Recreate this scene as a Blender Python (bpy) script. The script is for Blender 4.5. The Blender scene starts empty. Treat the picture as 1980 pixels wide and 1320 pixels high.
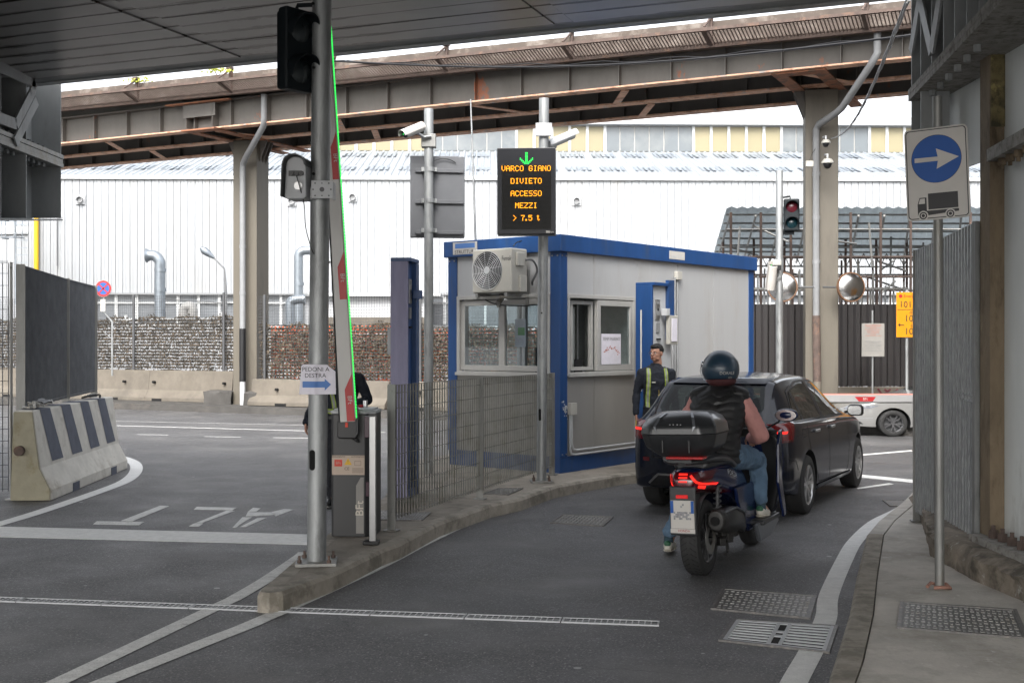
import bpy, bmesh, math, random
from mathutils import Vector, Matrix, Euler, geometry
from mathutils.bvhtree import BVHTree
random.seed(7)
R = math.radians
# ------------------------------------------------------------------ camera, sky, sun, exposure
F, H = 2300.0, 1.77
sc = bpy.context.scene
COL = sc.collection
cam = bpy.data.cameras.new('camera'); camo = bpy.data.objects.new('camera', cam); COL.objects.link(camo)
camo.location = (0, 0, H); camo.rotation_euler = (R(90), 0, 0)
cam.sensor_width = 36; cam.lens = F/1980*36; cam.clip_end = 3000; cam.clip_start = 0.05
sc.camera = camo
SUN_EL, SUN_AZ = 43, 192      # azimuth clockwise from +Y: a veiled sun behind the camera
w = bpy.data.worlds.new('World'); sc.world = w; w.use_nodes = True
nt = w.node_tree; nt.nodes.clear()
wo = nt.nodes.new('ShaderNodeOutputWorld'); bg = nt.nodes.new('ShaderNodeBackground')
sk = nt.nodes.new('ShaderNodeTexSky'); sk.sky_type = 'NISHITA'; sk.sun_disc = False
sk.sun_elevation = R(SUN_EL); sk.sun_rotation = R(SUN_AZ); sk.air_density = 1.0; sk.dust_density = 5.0
hs = nt.nodes.new('ShaderNodeHueSaturation'); hs.inputs['Saturation'].default_value = 0.22
nt.links.new(sk.outputs[0], hs.inputs['Color']); nt.links.new(hs.outputs[0], bg.inputs['Color'])
bg.inputs['Strength'].default_value = 0.15
nt.links.new(bg.outputs[0], wo.inputs['Surface'])
sl = bpy.data.lights.new('sun', 'SUN'); sl.energy = .5; sl.angle = R(25); sl.color = (1, .96, .9)
slo = bpy.data.objects.new('sun', sl); COL.objects.link(slo)
_d = Vector((math.sin(R(SUN_AZ))*math.cos(R(SUN_EL)), math.cos(R(SUN_AZ))*math.cos(R(SUN_EL)), math.sin(R(SUN_EL))))
slo.rotation_euler = _d.to_track_quat('Z', 'Y').to_euler(); slo.location = (0, 0, 30)
sc.view_settings.view_transform = 'Standard'; sc.view_settings.look = 'None'
sc.view_settings.exposure = 1.95; sc.view_settings.gamma = 1
sc.render.engine = 'CYCLES'; sc.cycles.max_bounces = 8; sc.cycles.transparent_max_bounces = 16
sc.cycles.diffuse_bounces = 5

# ------------------------------------------------------------------ points
def W(px, py, D): return Vector(((px-990)/F*D, D, H-(py-660)/F*D))
def GP(px, py, z=0.0):
    D = (H-z)*F/(py-660); return Vector(((px-990)/F*D, D, z))

# ------------------------------------------------------------------ mesh builder
class MB:
    def __init__(s): s.v = []; s.f = []; s.mi = []; s.cur = 0
    def add(s, vs, fs, M=None):
        o = len(s.v)
        for p in vs:
            p = Vector(p); s.v.append(tuple(M @ p) if M else tuple(p))
        for f in fs: s.f.append(tuple(i+o for i in f)); s.mi.append(s.cur)
        return s
    def box(s, c, d, M=None, rz=0, tap=1.0):
        x, y, z = d[0]/2, d[1]/2, d[2]/2; t = tap
        vs = [(-x,-y,-z),(x,-y,-z),(x,y,-z),(-x,y,-z),(-x*t,-y*t,z),(x*t,-y*t,z),(x*t,y*t,z),(-x*t,y*t,z)]
        T = Matrix.Translation(c) @ Matrix.Rotation(rz, 4, 'Z')
        if M: T = M @ T
        return s.add(vs, [(0,3,2,1),(4,5,6,7),(0,1,5,4),(1,2,6,5),(2,3,7,6),(3,0,4,7)], T)
    def b2(s, a, b, M=None):
        return s.box(((a[0]+b[0])/2,(a[1]+b[1])/2,(a[2]+b[2])/2), (abs(b[0]-a[0]),abs(b[1]-a[1]),abs(b[2]-a[2])), M)
    def bar(s, a, b, w, h, up=(0,0,1), M=None):
        a, b = Vector(a), Vector(b); d = (b-a); L = d.length; d.normalize()
        up = Vector(up); sd = d.cross(up)
        if sd.length < 1e-4: sd = d.cross(Vector((1,0,0)))
        sd.normalize(); u = sd.cross(d)
        T = Matrix(((sd.x,d.x,u.x,(a.x+b.x)/2),(sd.y,d.y,u.y,(a.y+b.y)/2),(sd.z,d.z,u.z,(a.z+b.z)/2),(0,0,0,1)))
        if M: T = M @ T
        return s.box((0,0,0), (w, L, h), T)
    def tube(s, pts, r, seg=10, M=None, cap=True):
        pts = [Vector(p) for p in pts]; n = len(pts); rs = r if isinstance(r, (list, tuple)) else [r]*n
        vs = []; fs = []; pu = None
        for i, p in enumerate(pts):
            d = (pts[min(i+1,n-1)]-pts[max(i-1,0)])
            if d.length < 1e-9: d = Vector((0,0,1))
            d.normalize()
            if pu is None:
                pu = d.cross(Vector((0,0,1)))
                if pu.length < .01: pu = Vector((1,0,0))
            u = (pu - d*pu.dot(d))
            if u.length < 1e-6: u = d.orthogonal()
            u.normalize(); pu = u; v = d.cross(u)
            for k in range(seg):
                a = 2*math.pi*k/seg; q = p + (u*math.cos(a)+v*math.sin(a))*rs[i]; vs.append(q)
        for i in range(n-1):
            for k in range(seg):
                k2 = (k+1) % seg; fs.append((i*seg+k, i*seg+k2, (i+1)*seg+k2, (i+1)*seg+k))
        if cap: fs.append(tuple(range(seg-1,-1,-1))); fs.append(tuple((n-1)*seg+k for k in range(seg)))
        return s.add(vs, fs, M)
    def cyl(s, a, b, r, r2=None, seg=16, M=None): return s.tube([a, b], [r, r if r2 is None else r2], seg, M)
    def prism(s, poly, z0, z1, M=None):
        n = len(poly); ar = sum(poly[i][0]*poly[(i+1)%n][1]-poly[(i+1)%n][0]*poly[i][1] for i in range(n))
        if ar < 0: poly = poly[::-1]
        if z1 < z0: z0, z1 = z1, z0
        vs = [(p[0],p[1],z0) for p in poly]+[(p[0],p[1],z1) for p in poly]
        fs = [tuple(range(n-1,-1,-1)), tuple(range(n,2*n))]+[(i,(i+1)%n,n+(i+1)%n,n+i) for i in range(n)]
        return s.add(vs, fs, M)
    def lathe(s, prof, seg=24, M=None, a0=0, a1=2*math.pi):
        vs = []; fs = []; full = abs(a1-a0-2*math.pi) < 1e-6; m = seg if full else seg+1
        for (r, z) in prof:
            for k in range(m):
                a = a0+(a1-a0)*k/seg; vs.append((r*math.cos(a), r*math.sin(a), z))
        for i in range(len(prof)-1):
            for k in range(seg):
                k2 = (k+1) % m; fs.append((i*m+k, i*m+k2, (i+1)*m+k2, (i+1)*m+k))
        return s.add(vs, fs, M)
    def ball(s, c, r, seg=16, rings=10, M=None):
        r = r if isinstance(r, (tuple, list, Vector)) else (r, r, r)
        vs = [(0,0,-1)]; fs = []
        for i in range(1, rings):
            a = -math.pi/2+math.pi*i/rings
            for k in range(seg):
                b = 2*math.pi*k/seg; vs.append((math.cos(a)*math.cos(b), math.cos(a)*math.sin(b), math.sin(a)))
        vs.append((0,0,1)); n = len(vs)-1
        for k in range(seg): fs.append((0, 1+(k+1)%seg, 1+k)); fs.append((n, n-seg+k, n-seg+(k+1)%seg))
        for i in range(rings-2):
            for k in range(seg):
                a = 1+i*seg; fs.append((a+k, a+(k+1)%seg, a+seg+(k+1)%seg, a+seg+k))
        T = Matrix.Translation(c) @ Matrix.Diagonal((r[0], r[1], r[2], 1))
        return s.add(vs, fs, (M @ T) if M else T)
    def quad(s, a, b, c, d, M=None): return s.add([a,b,c,d], [(0,1,2,3)], M)
    def grid(s, fn, nu, nv, M=None, wrapu=False):
        vs = [fn(i/(nu), j/(nv)) for j in range(nv+1) for i in range(nu+(0 if wrapu else 1))]
        m = nu if wrapu else nu+1
        fs = [(j*m+i, j*m+(i+1)%m, (j+1)*m+(i+1)%m, (j+1)*m+i) for j in range(nv) for i in range(nu)]
        return s.add(vs, fs, M)
    def text(s, txt, size, M, ext=.0008, sx=1.0, align='CENTER'):
        cu = bpy.data.curves.new('t', 'FONT'); cu.body = txt; cu.size = size; cu.extrude = ext
        cu.align_x = align; cu.align_y = 'CENTER'; cu.resolution_u = 3
        ob = bpy.data.objects.new('t', cu); COL.objects.link(ob)
        dg = bpy.context.evaluated_depsgraph_get(); me = ob.evaluated_get(dg).to_mesh()
        S = Matrix.Diagonal((sx, 1, 1, 1))
        s.add([v.co.copy() for v in me.vertices], [tuple(p.vertices) for p in me.polygons], M @ S)
        ob.evaluated_get(dg).to_mesh_clear(); bpy.data.objects.remove(ob); bpy.data.curves.remove(cu)
        return s
    def build(s, name, mat, parent=None, smooth=None, bevel=0, bseg=2, solid=0, sub=0, kind=None):
        me = bpy.data.meshes.new(name); me.from_pydata(s.v, [], s.f)
        mats = mat if isinstance(mat, (list, tuple)) else [mat]
        for m in mats: me.materials.append(m)
        if len(mats) > 1: me.polygons.foreach_set('material_index', s.mi)
        me.validate(); me.update()
        if smooth is not None:
            me.polygons.foreach_set('use_smooth', [True]*len(me.polygons))
            if smooth < 180: me.set_sharp_from_angle(angle=R(smooth))
        o = bpy.data.objects.new(name, me); COL.objects.link(o)
        if parent is not None: o.parent = parent
        if sub:
            m = o.modifiers.new('sub', 'SUBSURF'); m.levels = sub; m.render_levels = sub
        if solid:
            m = o.modifiers.new('sol', 'SOLIDIFY'); m.thickness = solid; m.offset = 0
        if bevel:
            m = o.modifiers.new('bev', 'BEVEL'); m.width = bevel; m.segments = bseg; m.limit_method = 'ANGLE'; m.angle_limit = R(35)
            m.harden_normals = False
        if kind: o['kind'] = kind
        return o
def T3(loc=(0,0,0), rot=(0,0,0), sc_=(1,1,1)):
    return Matrix.Translation(loc) @ Euler(rot).to_matrix().to_4x4() @ Matrix.Diagonal((sc_[0],sc_[1],sc_[2],1))
def tag(o, label, cat, group=None):
    o['label'] = label; o['category'] = cat
    if group: o['group'] = group
    return o
def thing(name, label, cat, loc=(0,0,0), rz=0, group=None, rot=None):
    o = bpy.data.objects.new(name, None); COL.objects.link(o); o.location = loc
    o.rotation_euler = rot if rot else (0,0,rz); o.empty_display_size = .1
    return tag(o, label, cat, group)
def copy_tree(o, parent=None):
    c = o.copy(); COL.objects.link(c); c.parent = parent
    for ch in [x for x in list(COL.objects) if x.parent is o]: copy_tree(ch, c)
    return c
def bez(p, n=8):
    """Catmull-Rom through points"""
    p = [Vector(q) for q in p]; out = []
    for i in range(len(p)-1):
        a = p[max(i-1,0)]; b = p[i]; c = p[i+1]; d = p[min(i+2,len(p)-1)]
        for k in range(n):
            t = k/n; out.append(.5*((2*b)+(c-a)*t+(2*a-5*b+4*c-d)*t*t+(3*b-a-3*c+d)*t**3))
    out.append(p[-1]); return out
def evalmesh(o):
    dg = bpy.context.evaluated_depsgraph_get(); e = o.evaluated_get(dg); me = e.to_mesh()
    v = [x.co.copy() for x in me.vertices]; f = [tuple(p.vertices) for p in me.polygons]; e.to_mesh_clear()
    return v, f
def bake(o, smooth=None):
    """apply an object's modifiers to its mesh"""
    dg = bpy.context.evaluated_depsgraph_get(); me = bpy.data.meshes.new_from_object(o.evaluated_get(dg))
    o.modifiers.clear(); o.data = me
    if smooth is not None:
        me.polygons.foreach_set('use_smooth', [True]*len(me.polygons))
        if smooth < 180: me.set_sharp_from_angle(angle=R(smooth))
    return o
def inpoly(x, y, poly):
    c = False; n = len(poly); j = n-1
    for i in range(n):
        xi, yi = poly[i][0], poly[i][1]; xj, yj = poly[j][0], poly[j][1]
        if (yi > y) != (yj > y) and x < (xj-xi)*(y-yi)/(yj-yi)+xi: c = not c
        j = i
    return c
def patch(mb, bvh, poly, toray, off=.003, step=.03, thick=0):
    """lay the 2-D outline poly on a body: toray(a,b) -> (origin, direction)"""
    pts = []; n = len(poly)
    for i in range(n):
        a = Vector(poly[i][:2]); b = Vector(poly[(i+1)%n][:2]); k = max(1, int((b-a).length/step))
        for q in range(k): pts.append(a.lerp(b, q/k))
    nb = len(pts); ed = [(i,(i+1)%nb) for i in range(nb)]
    x0 = min(p.x for p in pts); x1 = max(p.x for p in pts); y0 = min(p.y for p in pts); y1 = max(p.y for p in pts)
    inner = []
    x = x0+step/2
    while x < x1:
        y = y0+step/2
        while y < y1:
            if inpoly(x, y, poly) and min((Vector((x,y))-q).length for q in pts[:nb]) > step*.45: inner.append(Vector((x,y)))
            y += step
        x += step
    vs, _, fs, *_r = geometry.delaunay_2d_cdt(pts+inner, ed, [], 1, 1e-5)
    out = []; ok = []
    for q in vs:
        o, d = toray(q.x, q.y); loc, nor, _i, _d2 = bvh.ray_cast(Vector(o), Vector(d).normalized())
        if loc is None: ok.append(False); out.append(Vector((0,0,0)))
        else:
            if nor.dot(Vector(d)) > 0: nor = -nor
            ok.append(True); out.append(loc+nor*off)
    fs = [f for f in fs if all(ok[i] for i in f)]
    if fs:
        a, b, c = [out[i] for i in fs[0][:3]]
        if (b-a).cross(c-a).dot(Vector(toray(*poly[0][:2])[1])) > 0: fs = [tuple(reversed(f)) for f in fs]
    mb.add(out, fs); return mb

# ------------------------------------------------------------------ materials
def mat(name, col, rough=.6, metal=0, var=.12, vs=6, bump=0, bs=80, col2=None, m2=(.5,.62), s2=3, streak=1.0,
        col3=None, m3=(.55,.65), s3=6, emit=0, coat=0, spec=.5, alpha=None, r2=None):
    m = bpy.data.materials.new(name); m.use_nodes = True; t = m.node_tree; N = t.nodes; L = t.links
    b = N['Principled BSDF']; c = tuple(col)+(1,) if len(col) == 3 else col
    b.inputs['Roughness'].default_value = rough; b.inputs['Metallic'].default_value = metal
    b.inputs['Specular IOR Level'].default_value = spec
    if coat: b.inputs['Coat Weight'].default_value = coat; b.inputs['Coat Roughness'].default_value = .04
    if emit:
        b.inputs['Emission Color'].default_value = c; b.inputs['Emission Strength'].default_value = emit
    tc = N.new('ShaderNodeTexCoord'); mp = N.new('ShaderNodeMapping'); L.new(tc.outputs['Object'], mp.inputs[0])
    mp.inputs['Scale'].default_value = (1, 1, streak)
    def noise(s, d=4, r=.6, src=None):
        n = N.new('ShaderNodeTexNoise'); n.inputs['Scale'].default_value = s; n.inputs['Detail'].default_value = d
        n.inputs['Roughness'].default_value = r; L.new((src or mp).outputs[0] if src is None else src, n.inputs['Vector']); return n
    last = None
    if var:
        n = noise(vs, 6, .65); mr = N.new('ShaderNodeMapRange'); mr.inputs['From Min'].default_value = .3; mr.inputs['From Max'].default_value = .7
        mr.inputs['To Min'].default_value = 1-var; mr.inputs['To Max'].default_value = 1+var; L.new(n.outputs[0], mr.inputs[0])
        mx = N.new('ShaderNodeMix'); mx.data_type = 'RGBA'; mx.blend_type = 'MULTIPLY'; mx.inputs[0].default_value = 1
        mx.inputs[6].default_value = c; L.new(mr.outputs[0], mx.inputs[7]); last = mx.outputs[2]
    for (cc, mm, ss) in ((col2, m2, s2), (col3, m3, s3)):
        if cc is None: continue
        n = noise(ss, 8, .7); mr = N.new('ShaderNodeMapRange'); mr.inputs['From Min'].default_value = mm[0]; mr.inputs['From Max'].default_value = mm[1]
        L.new(n.outputs[0], mr.inputs[0]); mx = N.new('ShaderNodeMix'); mx.data_type = 'RGBA'
        L.new(mr.outputs[0], mx.inputs[0]); 
        if last is None: mx.inputs[6].default_value = c
        else: L.new(last, mx.inputs[6])
        mx.inputs[7].default_value = tuple(cc)+(1,); last = mx.outputs[2]
    if last is None: b.inputs['Base Color'].default_value = c
    else: L.new(last, b.inputs['Base Color'])
    if r2 is not None:
        n = noise(vs*2, 5, .6); mr = N.new('ShaderNodeMapRange'); mr.inputs['From Min'].default_value=.3; mr.inputs['From Max'].default_value=.7
        mr.inputs['To Min'].default_value = rough; mr.inputs['To Max'].default_value = r2; L.new(n.outputs[0], mr.inputs[0]); L.new(mr.outputs[0], b.inputs['Roughness'])
    if bump:
        n = noise(bs, 4, .6); bp = N.new('ShaderNodeBump'); bp.inputs['Strength'].default_value = min(1, bump); bp.inputs['Distance'].default_value = .01
        L.new(n.outputs[0], bp.inputs['Height']); L.new(bp.outputs[0], b.inputs['Normal'])
    return m
def glassmat(name, tint=(1,1,1), refl=.06, rough=.0):
    m = bpy.data.materials.new(name); m.use_nodes = True; t = m.node_tree; N = t.nodes; L = t.links
    N.remove(N['Principled BSDF']); out = N['Material Output']
    tr = N.new('ShaderNodeBsdfTransparent'); tr.inputs[0].default_value = tuple(tint)+(1,)
    gl = N.new('ShaderNodeBsdfGlossy'); gl.inputs['Roughness'].default_value = rough
    lw = N.new('ShaderNodeLayerWeight'); lw.inputs[0].default_value = .5; fr = N.new('ShaderNodeMath'); fr.operation = 'POWER'; fr.inputs[1].default_value = 4; L.new(lw.outputs['Facing'], fr.inputs[0])
    ad = N.new('ShaderNodeMath'); ad.operation = 'ADD'; ad.use_clamp = True; ad.inputs[1].default_value = refl; L.new(fr.outputs[0], ad.inputs[0])
    mx = N.new('ShaderNodeMixShader'); L.new(ad.outputs[0], mx.inputs[0]); L.new(tr.outputs[0], mx.inputs[1]); L.new(gl.outputs[0], mx.inputs[2])
    L.new(mx.outputs[0], out.inputs[0]); return m
def emitmat(name, col, s):
    m = bpy.data.materials.new(name); m.use_nodes = True; b = m.node_tree.nodes['Principled BSDF']
    b.inputs['Base Color'].default_value = (col[0]*.3, col[1]*.3, col[2]*.3, 1)
    b.inputs['Emission Color'].default_value = tuple(col)+(1,); b.inputs['Emission Strength'].default_value = s; return m

def asphalt():
    m = mat('asphalt', (.088,.087,.088), rough=.42, var=.30, vs=.7, bump=.6, bs=160, spec=.75, r2=.72)
    t = m.node_tree; N = t.nodes; L = t.links; b = N['Principled BSDF']
    src = b.inputs['Base Color'].links[0].from_socket
    tc = N.new('ShaderNodeTexCoord')
    v = N.new('ShaderNodeTexVoronoi'); v.inputs['Scale'].default_value = 110; L.new(tc.outputs['Object'], v.inputs['Vector'])
    rp = N.new('ShaderNodeValToRGB'); rp.color_ramp.elements[0].color = (.35,.35,.35,1); rp.color_ramp.elements[1].color = (1.0,1.0,1.0,1)
    rp.color_ramp.elements[0].position = .05; rp.color_ramp.elements[1].position = .75
    e = rp.color_ramp.elements.new(.92); e.color = (2.6,2.55,2.5,1)
    L.new(v.outputs['Color'], rp.inputs[0])
    mx = N.new('ShaderNodeMix'); mx.data_type = 'RGBA'; mx.blend_type = 'MULTIPLY'; mx.inputs[0].default_value = .95
    L.new(src, mx.inputs[6]); L.new(rp.outputs[0], mx.inputs[7])
    # tyre-darkened streaks and pale dusty patches
    n = N.new('ShaderNodeTexNoise'); n.inputs['Scale'].default_value = .9; n.inputs['Detail'].default_value = 7; L.new(tc.outputs['Object'], n.inputs['Vector'])
    mr = N.new('ShaderNodeMapRange'); mr.inputs['From Min'].default_value = .52; mr.inputs['From Max'].default_value = .74; L.new(n.outputs[0], mr.inputs[0])
    mx2 = N.new('ShaderNodeMix'); mx2.data_type = 'RGBA'; L.new(mr.outputs[0], mx2.inputs[0]); L.new(mx.outputs[2], mx2.inputs[6]); mx2.inputs[7].default_value = (.115,.112,.108,1)
    # chewing gum spots
    v2 = N.new('ShaderNodeTexVoronoi'); v2.inputs['Scale'].default_value = 2.4; L.new(tc.outputs['Object'], v2.inputs['Vector'])
    lt = N.new('ShaderNodeMath'); lt.operation = 'LESS_THAN'; lt.inputs[1].default_value = .055; L.new(v2.outputs['Distance'], lt.inputs[0])
    n3 = N.new('ShaderNodeTexNoise'); n3.inputs['Scale'].default_value = 1.3; L.new(tc.outputs['Object'], n3.inputs['Vector'])
    gt = N.new('ShaderNodeMath'); gt.operation = 'GREATER_THAN'; gt.inputs[1].default_value = .5; L.new(n3.outputs[0], gt.inputs[0])
    mu = N.new('ShaderNodeMath'); mu.operation = 'MULTIPLY'; L.new(lt.outputs[0], mu.inputs[0]); L.new(gt.outputs[0], mu.inputs[1])
    # oil drips and damp stains, then hairline cracks
    n4 = N.new('ShaderNodeTexNoise'); n4.inputs['Scale'].default_value = 2.3; n4.inputs['Detail'].default_value = 6; n4.inputs['Roughness'].default_value = .7; L.new(tc.outputs['Object'], n4.inputs['Vector'])
    r4 = N.new('ShaderNodeMapRange'); r4.inputs['From Min'].default_value = .60; r4.inputs['From Max'].default_value = .72; r4.inputs['To Max'].default_value = .65; L.new(n4.outputs[0], r4.inputs[0])
    mxs = N.new('ShaderNodeMix'); mxs.data_type = 'RGBA'; L.new(r4.outputs[0], mxs.inputs[0]); L.new(mx2.outputs[2], mxs.inputs[6]); mxs.inputs[7].default_value = (.035,.034,.034,1)
    nw = N.new('ShaderNodeTexNoise'); nw.inputs['Scale'].default_value = 1.7; nw.inputs['Detail'].default_value = 5; L.new(tc.outputs['Object'], nw.inputs['Vector'])
    va = N.new('ShaderNodeVectorMath'); va.operation = 'MULTIPLY_ADD'; va.inputs[1].default_value = (.9,.9,.9); L.new(nw.outputs['Color'], va.inputs[0]); L.new(tc.outputs['Object'], va.inputs[2])
    vc = N.new('ShaderNodeTexVoronoi'); vc.feature = 'DISTANCE_TO_EDGE'; vc.inputs['Scale'].default_value = .42; L.new(va.outputs[0], vc.inputs['Vector'])
    lc = N.new('ShaderNodeMapRange'); lc.inputs['From Min'].default_value = .0015; lc.inputs['From Max'].default_value = .0045; lc.inputs['To Min'].default_value = .55; lc.inputs['To Max'].default_value = 0; L.new(vc.outputs['Distance'], lc.inputs[0])
    gc = N.new('ShaderNodeMapRange'); gc.inputs['From Min'].default_value = .46; gc.inputs['From Max'].default_value = .56; L.new(n3.outputs[0], gc.inputs[0])
    mc = N.new('ShaderNodeMath'); mc.operation = 'MULTIPLY'; L.new(lc.outputs[0], mc.inputs[0]); L.new(gc.outputs[0], mc.inputs[1])
    mxc = N.new('ShaderNodeMix'); mxc.data_type = 'RGBA'; L.new(mc.outputs[0], mxc.inputs[0]); L.new(mxs.outputs[2], mxc.inputs[6]); mxc.inputs[7].default_value = (.02,.02,.02,1)
    mx3 = N.new('ShaderNodeMix'); mx3.data_type = 'RGBA'; L.new(mu.outputs[0], mx3.inputs[0]); L.new(mxc.outputs[2], mx3.inputs[6]); mx3.inputs[7].default_value = (.3,.3,.29,1)
    L.new(mx3.outputs[2], b.inputs['Base Color']); return m
MAT = {}
def mk(k, *a, **kw): MAT[k] = mat(k, *a, **kw); return MAT[k]
MAT['asphalt'] = asphalt()
mk('paint_line', (.66,.66,.64), rough=.7, var=.12, vs=12, col2=(.14,.14,.14), m2=(.56,.84), s2=110, bump=.3, bs=150, col3=(.2,.2,.2), m3=(.62,.78), s3=7)
mk('paint_worn', (.60,.60,.58), rough=.7, var=.2, vs=12, col2=(.10,.10,.10), m2=(.52,.78), s2=100, bump=.3, bs=150, col3=(.15,.15,.15), m3=(.57,.74), s3=6)
mk('concrete', (.43,.405,.365), rough=.9, var=.22, vs=2.5, bump=.5, bs=40, col2=(.27,.25,.215), m2=(.5,.7), s2=1.6, col3=(.55,.53,.49), m3=(.60,.7), s3=14)
mk('concrete_island', (.23,.205,.17), rough=.9, var=.2, vs=3, bump=.6, bs=60, col2=(.12,.105,.08), m2=(.5,.66), s2=2.2, col3=(.33,.31,.28), m3=(.62,.7), s3=22)
mk('kerbstone', (.27,.245,.205), rough=.9, var=.2, vs=8, bump=.4, bs=45, col2=(.165,.148,.12), m2=(.48,.62), s2=5)
mk('concrete_old', (.2,.17,.135), rough=.95, var=.3, vs=6, bump=1, bs=22, col2=(.07,.06,.045), m2=(.45,.62), s2=4, col3=(.36,.35,.32), m3=(.6,.7), s3=9)
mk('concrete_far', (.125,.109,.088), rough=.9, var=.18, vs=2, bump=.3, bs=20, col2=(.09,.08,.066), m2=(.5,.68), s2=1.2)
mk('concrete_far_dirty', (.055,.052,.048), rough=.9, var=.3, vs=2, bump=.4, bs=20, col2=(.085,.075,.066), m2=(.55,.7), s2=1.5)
mk('galv', (.30,.31,.31), rough=.42, metal=.65, var=.22, vs=14, streak=.25, bump=.08, bs=60, col2=(.19,.195,.195), m2=(.5,.66), s2=9, r2=.6)
mk('galv_dark', (.25,.25,.24), rough=.5, metal=.6, var=.2, vs=10, streak=.2, col2=(.16,.14,.11), m2=(.52,.68), s2=5)
mk('grating', (.17,.17,.155), rough=.5, metal=.5, var=.25, vs=5, col2=(.11,.105,.08), m2=(.5,.65), s2=3)
mk('grating_dark', (.12,.128,.142), rough=.5, metal=.5, var=.2, vs=5)
mk('soffit_grey', (.225,.222,.218), rough=.33, metal=.0, var=.15, vs=1.5, spec=.6)
mk('steel_grey', (.27,.28,.28), rough=.5, var=.15, vs=3, streak=.4, col2=(.15,.145,.14), m2=(.55,.72), s2=2, bump=.06, bs=30)
mk('steel_dark', (.13,.14,.14), rough=.5, var=.15, vs=3, col2=(.2,.2,.2), m2=(.55,.7), s2=3)
mk('steel_pale', (.6,.62,.61), rough=.55, var=.08, vs=2, streak=.3, col2=(.33,.33,.3), m2=(.58,.75), s2=2.2, col3=(.14,.1,.06), m3=(.70,.74), s3=16)
mk('moss_steel', (.16,.13,.06), rough=.9, var=.35, vs=8, bump=1, bs=30, col2=(.05,.045,.025), m2=(.48,.6), s2=6, col3=(.3,.25,.1), m3=(.6,.7), s3=11)
mk('brown_steel', (.17,.13,.085), rough=.85, var=.3, vs=5, streak=.3, bump=.5, bs=30, col2=(.07,.05,.03), m2=(.5,.63), s2=4, col3=(.28,.24,.17), m3=(.62,.72), s3=7)
mk('dirty_flange', (.25,.24,.22), rough=.9, var=.25, vs=9, bump=.8, bs=40, col2=(.11,.095,.08), m2=(.49,.66), s2=16)
mk('girder', (.092,.084,.075), rough=.6, var=.18, vs=2, streak=.5, col2=(.22,.075,.035), m2=(.63,.67), s2=1.3, col3=(.05,.045,.04), m3=(.66,.74), s3=3)
mk('girder_flange', (.62,.37,.25), rough=.7, var=.2, vs=5, col2=(.35,.17,.10), m2=(.5,.62), s2=3, col3=(.33,.31,.29), m3=(.56,.64), s3=4)
mk('rust', (.28,.12,.065), rough=.85, var=.3, vs=6, col2=(.15,.09,.06), m2=(.5,.6), s2=4, bump=.4)
mk('rust_brown', (.085,.06,.05), rough=.85, var=.3, vs=6, col2=(.14,.085,.06), m2=(.55,.65), s2=4)
mk('fascia', (.08,.062,.05), rough=.8, var=.25, vs=2, col2=(.18,.155,.135), m2=(.5,.65), s2=2)
mk('pier_paint', (.10,.088,.068), rough=.6, var=.1, vs=1.5, streak=.25, col2=(.07,.06,.047), m2=(.5,.66), s2=1.5, col3=(.2,.12,.06), m3=(.7,.75), s3=4)
mk('clad_white', (.30,.313,.327), rough=.5, var=.07, vs=1.2, streak=.08, col2=(.27,.265,.25), m2=(.55,.75), s2=.8, col3=(.22,.2,.17), m3=(.70,.76), s3=3)
mk('roof_white', (.24,.26,.28), rough=.5, var=.08, vs=1)
mk('skylight', (.18,.205,.235), rough=.4, var=.15, vs=3)
mk('pane_grey', (.10,.115,.125), rough=.3, var=.12, vs=.6, col2=(.16,.17,.17), m2=(.5,.7), s2=.5)
mk('pane_beige', (.21,.185,.11), rough=.5, var=.06, vs=.7)
mk('pane_dark', (.13,.14,.15), rough=.3, var=.3, vs=.5)
mk('white_paint', (.45,.46,.46), rough=.45, var=.05)
mk('corr_dark', (.024,.021,.021), rough=.55, var=.15, vs=3, streak=.2)
m_ = mk('corr_roof', (.42,.44,.46), rough=.55, var=.15, vs=2)
_t = m_.node_tree; _tr = _t.nodes.new('ShaderNodeBsdfTranslucent'); _tr.inputs[0].default_value = (.5,.54,.56,1); _mx = _t.nodes.new('ShaderNodeMixShader'); _mx.inputs[0].default_value = .5
_t.links.new(_t.nodes['Principled BSDF'].outputs[0], _mx.inputs[1]); _t.links.new(_tr.outputs[0], _mx.inputs[2]); _t.links.new(_mx.outputs[0], _t.nodes['Material Output'].inputs[0])
mk('duct', (.25,.28,.31), rough=.35, metal=.6, var=.1)
mk('yellow', (.6,.36,.01), rough=.5, var=.05)
mk('leaf_camo', (.034,.026,.016), rough=.7, var=.4, vs=9, col2=(.095,.068,.04), m2=(.48,.56), s2=10, col3=(.19,.15,.105), m3=(.60,.68), s3=15)
mk('orange_net', (.75,.13,.04), rough=.6, var=.15)
mk('blue_paint', (.010,.048,.155), rough=.38, var=.18, vs=5, streak=.2, col2=(.03,.055,.12), m2=(.54,.72), s2=6, col3=(.012,.02,.045), m3=(.66,.76), s3=9)
mk('blue_faded', (.26,.25,.37), rough=.6, var=.2, vs=7, streak=.15, col2=(.19,.19,.31), m2=(.5,.62), s2=6, col3=(.035,.03,.06), m3=(.68,.74), s3=14)
mk('booth_panel', (.33,.335,.34), rough=.4, var=.05, vs=1.5, col2=(.29,.28,.26), m2=(.52,.72), s2=2.2, streak=.15, col3=(.2,.185,.16), m3=(.66,.80), s3=4.5)
mk('panel_metal', (.27,.262,.245), rough=.35, metal=.25, var=.08, vs=1.5, streak=.25)
mk('frame_white', (.33,.325,.31), rough=.4, var=.06)
mk('interior', (.45,.45,.42), rough=.8, var=.1)
mk('plastic_white', (.36,.35,.315), rough=.45, var=.06)
mk('plastic_black', (.007,.007,.008), rough=.4, var=.1)
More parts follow.
